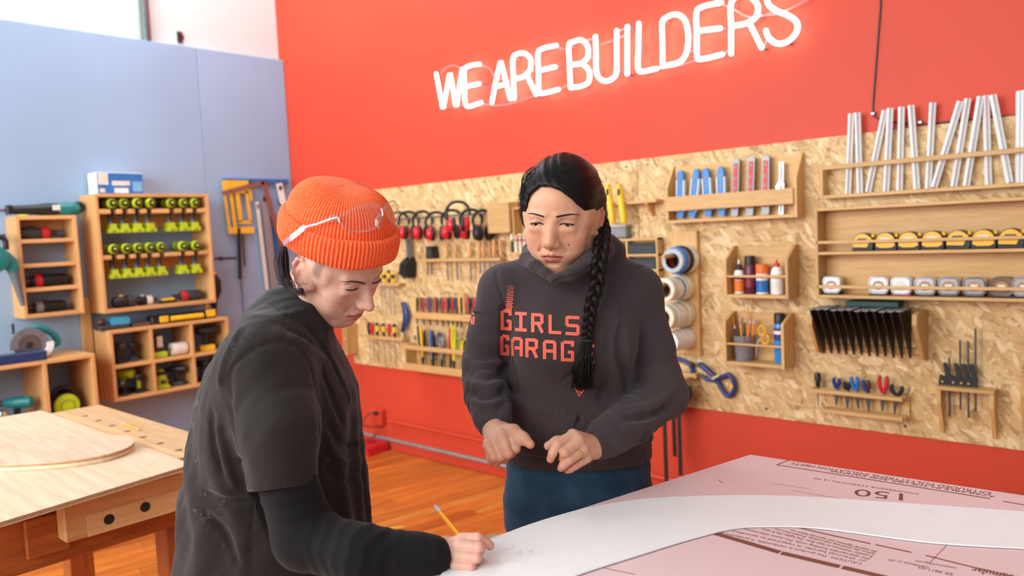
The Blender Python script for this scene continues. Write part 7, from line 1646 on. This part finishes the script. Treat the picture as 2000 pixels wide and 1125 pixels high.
# flat sleeve end
tt_ = (X-sC[0])*d_[0]+(Y-sC[1])*d_[1]+(Z-sC[2])*d_[2]; rr_ = np.sqrt((X-sC[0]-tt_*d_[0])**2+(Y-sC[1]-tt_*d_[1])**2+(Z-sC[2]-tt_*d_[2])**2)
S_.F = np.where(rr_ < .075, np.maximum(S_.F, np.where((tt_ > -.05) & (Y < 1.29), tt_, -1)), S_.F).astype(np.float32)
S_.F = np.where((rr_ < .0515) & (Y < 1.29), np.maximum(S_.F, np.minimum(tt_+.03, .0515-rr_)), S_.F).astype(np.float32) if False else S_.F
nk = head_M(LT_, *LA_) @ Vector((0, .04, -.15)); nk0 = head_M(LT_, *LA_) @ Vector((0, .028, -.07)); S_.cap(tuple(nk), tuple(nk0), .050, .058, .008, 'sub')
carve(S_, [([(449, 790), (457, 852), (470, 905)], 0.0024, 0.010, 'sub', 0), ([(412, 800), (420, 873), (442, 925)], 0.0021, 0.010, 'sub', 0), ([(400, 962), (446, 980), (494, 976)], 0.0024, 0.010, 'sub', 0), ([(630, 722), (652, 784), (670, 826)], 0.0015, 0.010, 'sub', 0), ([(640, 825), (668, 868), (697, 868)], 0.0021, 0.010, 'sub', 0), ([(636, 912), (668, 938), (708, 930)], 0.0024, 0.010, 'sub', 0), ([(645, 700), (668, 745), (686, 790)], 0.0013, 0.010, 'add', 0), ([(640, 868), (668, 902), (704, 898)], 0.0021, 0.010, 'add', 0), ([(426, 830), (440, 900), (458, 950)], 0.0021, 0.010, 'add', 0), ([(400, 1000), (440, 1040), (462, 1100)], 0.0017, 0.010, 'sub', 0), ([(560, 640), (600, 660), (635, 690)], 0.0014, 0.010, 'sub', 0), ([(600, 640), (640, 690), (662, 735)], 0.0014, 0.010, 'sub', 0), ([(470, 640), (440, 700), (428, 750)], 0.0014, 0.010, 'add', 0), ([(496, 985), (492, 1040), (490, 1120)], 0.0015, 0.003, 'sub', 0),
  ([(452, 780), (450, 735), (460, 712), (496, 682), (538, 668), (569, 674), (600, 703), (614, 745), (622, 790), (624, 850)], .0026, .004, 'sub', 0), ([(563, 602), (558, 635), (556, 668)], .0016, .003, 'sub', 0), ([(484, 941), (550, 938), (618, 925)], .0018, .003, 'sub', 0)])
V, Q = S_.mesh(); V = relax(V, Q, 1)
ca, cb, cc = P3(530, 588, 1.38), P3(600, 640, 1.325), P3(618, 628, 1.46); cn = np.cross(cb-ca, cc-ca); cn = cn/np.linalg.norm(cn)*(1 if np.cross(cb-ca, cc-ca)[2] > 0 else -1)
fc = V[Q].mean(1); up_ = ((fc-ca)@cn > 0) & (np.linalg.norm(fc-np.array(P3(585, 605, 1.41)), axis=1) < .14)
sh_ = np.zeros(len(V), int); sh_[np.unique(Q[up_])] += 1; sh_[np.unique(Q[~up_])] += 1; bd_ = sh_ == 2; V[bd_] -= np.outer((V[bd_]-ca)@cn, cn)
def sub(V, Q, m): q = Q[m]; u, inv = np.unique(q, return_inverse=True); return V[u], inv.reshape(q.shape)
tee = pmesh(pp_, 't_shirt', *sub(V, Q, ~up_), [TEE], label='faded black T-shirt with sawdust specks'); pmesh(tee, 'collar', *sub(V, Q, up_), [TEED], label='black ribbed collar') if False else pmesh(pp_, 'collar', *sub(V, Q, up_), [TEED], label='black ribbed collar')
# thermal sleeve of the writing arm and of the far arm
S_ = SDF((-.66, 1.08, .84), (-.05, 1.72, 1.20), .0036)
uA, uE, uF, uW = P3(550, 900, 1.218), P3(596, 1050, 1.212), P3(705, 1084, 1.178), P3(842, 1087, 1.186)
S_.chain([uA, uE], [.047, .048], .02); S_.chain([uE, uF, uF*.2+uW*.8], [.048, .044, .037], .02); S_.chain([uF*.2+uW*.8, uW], [.0345, .0335], .006)
def wd9(X, Y, Z):
    out = 0.
    for a, b, lam, amp in ((uA, uE, .029, .0022), (uE, uW, .024, .0019)):
        d_ = b-a; L = np.linalg.norm(d_); d_ = d_/L; t = (X-a[0])*d_[0]+(Y-a[1])*d_[1]+(Z-a[2])*d_[2]; an = (X*31+Z*47+Y*17)
        out = out+smoothstep(t, .0, .05)*smoothstep(-t, -L+.02, -L+.07)*amp*(np.abs(np.sin(3.1416*t/lam+1.1*np.sin(an)+.6*np.sin(an*1.9+1)))-.6)
    return out
S_.disp(wd9)
S_.F = np.maximum(S_.F, (.90-S_.ax[2])[None, None, :].astype(np.float32)) if False else S_.F
V, Q = S_.mesh(); pmesh(pp_, 'long_sleeve', V, Q, [THERM], label='black long sleeve under the T-shirt')
S_ = SDF((-.62, 1.48, .76), (-.36, 1.74, 1.16), .006); S_.chain([P3(560, 880, 1.60), P3(562, 1085, 1.60)], [.045, .032], .02); V, Q = S_.mesh(); pmesh(pp_, 'long_sleeve', V, Q, [THERM])
S_ = SDF((-.62, 1.18, .06), (-.14, 1.70, .95), .009); S_.loft([(.78, -.43, 1.43, .125, .165), (.92, -.43, 1.43, .12, .16)], .03)
for hip, kn, an in (((-.42, 1.36, .84), (-.40, 1.34, .48), (-.42, 1.33, .085)), ((-.41, 1.51, .84), (-.40, 1.52, .48), (-.42, 1.53, .085))): S_.chain([hip, kn, an], [.088, .07, .058], .03)
S_.F = np.maximum(S_.F, (.09-S_.ax[2])[None, None, :].astype(np.float32)); V, Q = S_.mesh(); pmesh(pp_, 'trousers', V, Q, [PANT])
shoe(pp_, -.40, 1.33, 1.15, (SNK, SOLE)); shoe(pp_, -.40, 1.53, 1.15, (SNK, SOLE))
# beanie (head frame) ---------------------------------------------------------
m, nt, b = nm('orange_knit'); tc = node(nt, 'ShaderNodeTexCoord'); nz = node(nt, 'ShaderNodeTexNoise', Scale=260., Detail=4.); nt.links.new(tc.outputs['Object'], nz.inputs['Vector']); r = ramp(nt, [(.3, lin((252, 84, 34))), (.7, lin((255, 120, 66)))]); nt.links.new(nz.outputs[0], r.inputs[0]); nt.links.new(r.outputs[0], b.inputs['Base Color']); b.inputs['Roughness'].default_value = .9; b.inputs['Sheen Weight'].default_value = .2; b.inputs['Sheen Tint'].default_value = (1, .6, .45, 1)
bp = node(nt, 'ShaderNodeBump', Strength=.5, Distance=.002); nt.links.new(nz.outputs[0], bp.inputs['Height']); nt.links.new(bp.outputs[0], b.inputs['Normal']); KNIT = m
BT = Matrix.Translation((0, .004, .030)) @ Matrix.Rotation(math.radians(-12), 4, 'X')
def knit(prof, nth, ribs, amp, wob):
    V = []; m_ = len(prof)
    for j, (off, z_, dome) in enumerate(prof):
        for k in range(nth):
            t = 2*math.pi*k/nth; rx, ry = (.079+off)*dome, (.097+off)*dome; rb = amp*math.cos(ribs*t)*min(1, dome*2.2)
            nr = 1+rb/max(.02, rx); wv = wob*min(1, dome*1.5)*(math.sin(3*t+1.2)+.6*math.sin(5*t+j*.15))
            V.append((rx*nr*math.sin(t), -ry*nr*math.cos(t), z_+wv+(.004*math.sin(2*t+.6)*dome if dome < .95 else 0)))
    Fc = [(j*nth+k, j*nth+(k+1) % nth, (j+1)*nth+(k+1) % nth, (j+1)*nth+k) for j in range(m_-1) for k in range(nth)]; return V, Fc
bn = thing('tmp', 'x', 'x') if False else None
crown = []
for i in range(34):
    t = i/33; a = t*math.pi/2; crown.append((.010+.004*math.sin(math.pi*min(1, t*1.5)), .030+.094*math.sin(a)**.96, max(.002, math.cos(a)**.50)))
V, Fc = knit(crown, 720, 96, .0013, .0010); bo = child(pp_, 'beanie', raw_mesh('beanie', np.array(V), Fc, [KNIT], True), LHM @ BT, 'bright orange ribbed knit beanie with rolled cuff')
ORG[bo] = (0, 0, 0)
cuff = []
for i in range(30):
    a = 2*math.pi*i/29; cuff.append((.016+.0105*math.cos(a+math.pi)*-1, .030+.033*math.sin(a), 1.))
cuff = [(.0145+.0090*(abs(math.cos(a))**.7)*(1 if math.cos(a) > 0 else -1), .032+.027*(abs(math.sin(a))**.85)*(1 if math.sin(a) > 0 else -1), 1.) for a in np.linspace(-math.pi, math.pi, 40)]
V, Fc = knit(cuff, 720, 92, .0015, .0018); child(bo, 'cuff', raw_mesh('cuff', np.array(V), Fc, [KNIT], True))
# safety glasses on the beanie ----------------------------------------------------
def clear(name, fac, col=(1, 1, 1)):
    m = bpy.data.materials.new(name); m.use_nodes = True; nt = m.node_tree; nt.nodes.clear(); o = nt.nodes.new('ShaderNodeOutputMaterial'); mx = nt.nodes.new('ShaderNodeMixShader'); t = nt.nodes.new('ShaderNodeBsdfTransparent'); t.inputs[0].default_value = (.97, .97, .97, 1); g_ = nt.nodes.new('ShaderNodeBsdfGlossy'); g_.inputs['Roughness'].default_value = .05
    lw = nt.nodes.new('ShaderNodeLayerWeight'); lw.inputs[0].default_value = .45; ma = nt.nodes.new('ShaderNodeMath'); ma.operation = 'MULTIPLY_ADD'; ma.inputs[1].default_value = .5; ma.inputs[2].default_value = fac
    nt.links.new(lw.outputs['Facing'], ma.inputs[0]); nt.links.new(ma.outputs[0], mx.inputs[0]); nt.links.new(t.outputs[0], mx.inputs[1]); nt.links.new(g_.outputs[0], mx.inputs[2]); nt.links.new(mx.outputs[0], o.inputs[0]); return m
LENS = clear('clear_lens', .05); FRM = clear('clear_frame', .16)
dg = bpy.context.evaluated_depsgraph_get()
bw = [np.array(LM @ BT @ Vector(v)) for v in (tuple(q) for q in knit(crown, 180, 0, 0, 0)[0])]; bq = knit(crown, 180, 0, 0, 0)[1]; bwb = BVHTree.FromPolygons([tuple(p) for p in bw], bq)
cw = [np.array(LM @ BT @ Vector(v)) for v in knit(cuff, 180, 0, 0, 0)[0]]; cwb = BVHTree.FromPolygons([tuple(p) for p in cw], knit(cuff, 180, 0, 0, 0)[1])
def onb(x, y, off=.006):
    d = Vector(P3(x, y, 1.)-np.array((0, 0, CAM_H))).normalized(); cp = Vector((0, 0, CAM_H)); h1 = bwb.ray_cast(cp, d); h2 = cwb.ray_cast(cp, d); hs = [h for h in (h1, h2) if h[0] is not None]
    if not hs: return None
    h = min(hs, key=lambda q: q[3]); n = h[1]; n = n if n.dot(d) < 0 else -n; return np.array(h[0]+n*off)
sg = thing('safety_glasses', 'clear plastic safety glasses pushed up on the orange beanie', 'glasses', PEOPLE, tuple(onb(700, 430)))
def ob_part(name, g, mat, sm=True): return part(sg, name, g, mat, sm)
lens_c = onb(712, 428, .004); 
def plane_pts(pxl, p0, nrm):
    out = []
    for x, y in pxl:
        d = P3(x, y, 1.)-np.array((0, 0, CAM_H)); t = ((p0-np.array((0, 0, CAM_H)))@nrm)/(d@nrm); out.append(np.array((0, 0, CAM_H))+d*t)
    return out
q0, q1, q2 = onb(668, 430, .008), onb(735, 415, .016), onb(705, 450, .010); nrm = np.cross(q1-q0, q2-q0); nrm /= np.linalg.norm(nrm)
near = plane_pts(bez([(661, 424), (690, 408), (722, 398), (742, 404), (747, 422), (738, 440), (722, 450), (695, 453), (678, 449), (664, 436), (661, 424)], 40)[:-1] and [(p[0], p[1]) for p in bez([(661, 424), (690, 408), (722, 398), (742, 404), (747, 422), (738, 440), (722, 450), (695, 453), (678, 449), (664, 436), (661, 424)], 40)][:-1], q0, nrm)
cen = sum(near)/len(near); bul = cen+(-nrm if (nrm@cen) > 0 else nrm)*.006
g = G(); g.add([tuple(bul)]+[tuple(p) for p in near], [(0, i+1, (i+1) % len(near)+1) for i in range(len(near))]); ob_part('lens', g, LENS)
g = G(); k_up = [p for p in near]; g.ring_tube([tuple(p) for p in near], .0013, 6, closed=True); ob_part('lens_rim', g, FRM)
f0 = plane_pts([(750, 405)], q0, nrm)[0]; away = np.array(P3(775, 415, 1.))-np.array((0, 0, CAM_H)); away /= np.linalg.norm(away)
fpx = [(p[0], p[1]) for p in bez([(751, 404), (764, 393), (772, 396), (777, 412), (774, 438), (764, 436), (753, 420), (751, 404)], 28)][:-1]
fd_ = [np.linalg.norm(f0-np.array((0, 0, CAM_H)))+.030*((x-750)/27.) for x, y in fpx]; far = []
for (x, y), dd in zip(fpx, fd_): d = P3(x, y, 1.)-np.array((0, 0, CAM_H)); far.append(np.array((0, 0, CAM_H))+d/np.linalg.norm(d)*dd)
cf = sum(far)/len(far); g = G(); g.add([tuple(cf)]+[tuple(p) for p in far], [(0, i+1, (i+1) % len(far)+1) for i in range(len(far))]); ob_part('lens', g, LENS)
g = G(); g.ring_tube([tuple(p) for p in far], .0015, 6, closed=True); ob_part('lens_rim', g, FRM)
g = G(); g.ring_tube([tuple(near[12 if len(near) > 12 else 3]), tuple(plane_pts([(748, 412)], q0, nrm)[0]), tuple(far[0])], .0026, 8); ob_part('bridge', g, FRM)
g = G(); npx = [(741, 418), (736, 428), (735, 440), (741, 446)]; g.ring_tube([tuple(p) for p in plane_pts(npx, q0+nrm*.004, nrm)], .0028, 8); ob_part('nose_pad', g, FRM)
tp = [onb(x, y, .008) for x, y in ((562, 474), (578, 462), (598, 450), (622, 438), (645, 430))]; tp = [p for p in tp if p is not None]+[near[0]+(near[0]-cen)*.05]
g = G(); g.ring_tube(bez([tuple(p) for p in tp], 24), .0036, 8, sq=.35); ob_part('temple', g, FRM)
g = G(); g.ring_tube(bez([tuple(p+np.array((0, 0, .004))) for p in tp[:3]], 10), .0012, 6); g.ring_tube(bez([tuple(p-np.array((0, 0, .004))) for p in tp[:3]], 10), .0012, 6); ob_part('temple_tip', g, FRM)
g = G(); h0 = tp[-2]*.4+tp[-1]*.6; g.box(-.007, .007, -.002, .002, -.006, .006, .001, Matrix.Translation(Vector(h0))); ob_part('hinge', g, FRM)
# loose hair at the nape and round the ear
HAIR9 = hair_mat('brown_black_hair', (20, 14, 12), (56, 40, 34), (60, 60, 40)); rs = np.random.RandomState(8); L_ = []
def hs(pts, r): L_.append(([tuple(p-org9) for p in px_chain(pts)], r))
for i in range(90):
    j = rs.normal()*3.6; k2 = rs.uniform(0, 1); v0 = 1.335+rs.uniform(0, .05)
    hs([(552+9*k2, 478+6*k2, v0), (547+j+9*k2, 505, v0-.002), (551+j+7*k2, 535+rs.normal()*3, v0-.008), (560+j*1.2+5*k2, 556+rs.normal()*4, v0-.012), (572+14*rs.uniform(), 570+9*rs.uniform(), v0-.03)], .0008)
for i in range(22): hs([(558+rs.normal()*2, 490, 1.34), (552+.4*i+rs.normal(), 525, 1.335), (560+.5*i, 556+rs.normal()*2, 1.32), (578, 575-.5*i+rs.normal(), 1.305), (599+rs.normal()*2, 576+rs.normal()*3, 1.30)], .0007)
for i in range(3): hs([(560, 412, 1.40), (550, 405-2*i, 1.40), (543, 400-4*i, 1.40), (540, 396-5*i, 1.40)], .0006)
strands(L_, 'hair', pp_, HAIR9)
# pencil in hand
pt_, pe_ = np.array(P3(942, 1100, 1.22)), np.array(P3(849, 987, 1.305)); zt_ = ZF+.0036; 
r_ = ray(942, 1100); t_ = (zt_-CAM_H)/r_[2]; pw_ = np.array((0, 0, CAM_H))+r_*t_; rh = np.array([math.cos(YAW), -math.sin(YAW), 0]); fh = np.array([math.sin(YAW), math.cos(YAW), 0]); pt_ = np.array((pw_@rh, pw_@fh, zt_))
pencil('pencil', 'yellow pencil held in the writing hand over the template', tuple(pt_), tuple(pe_), .0039, frame=PEOPLE)
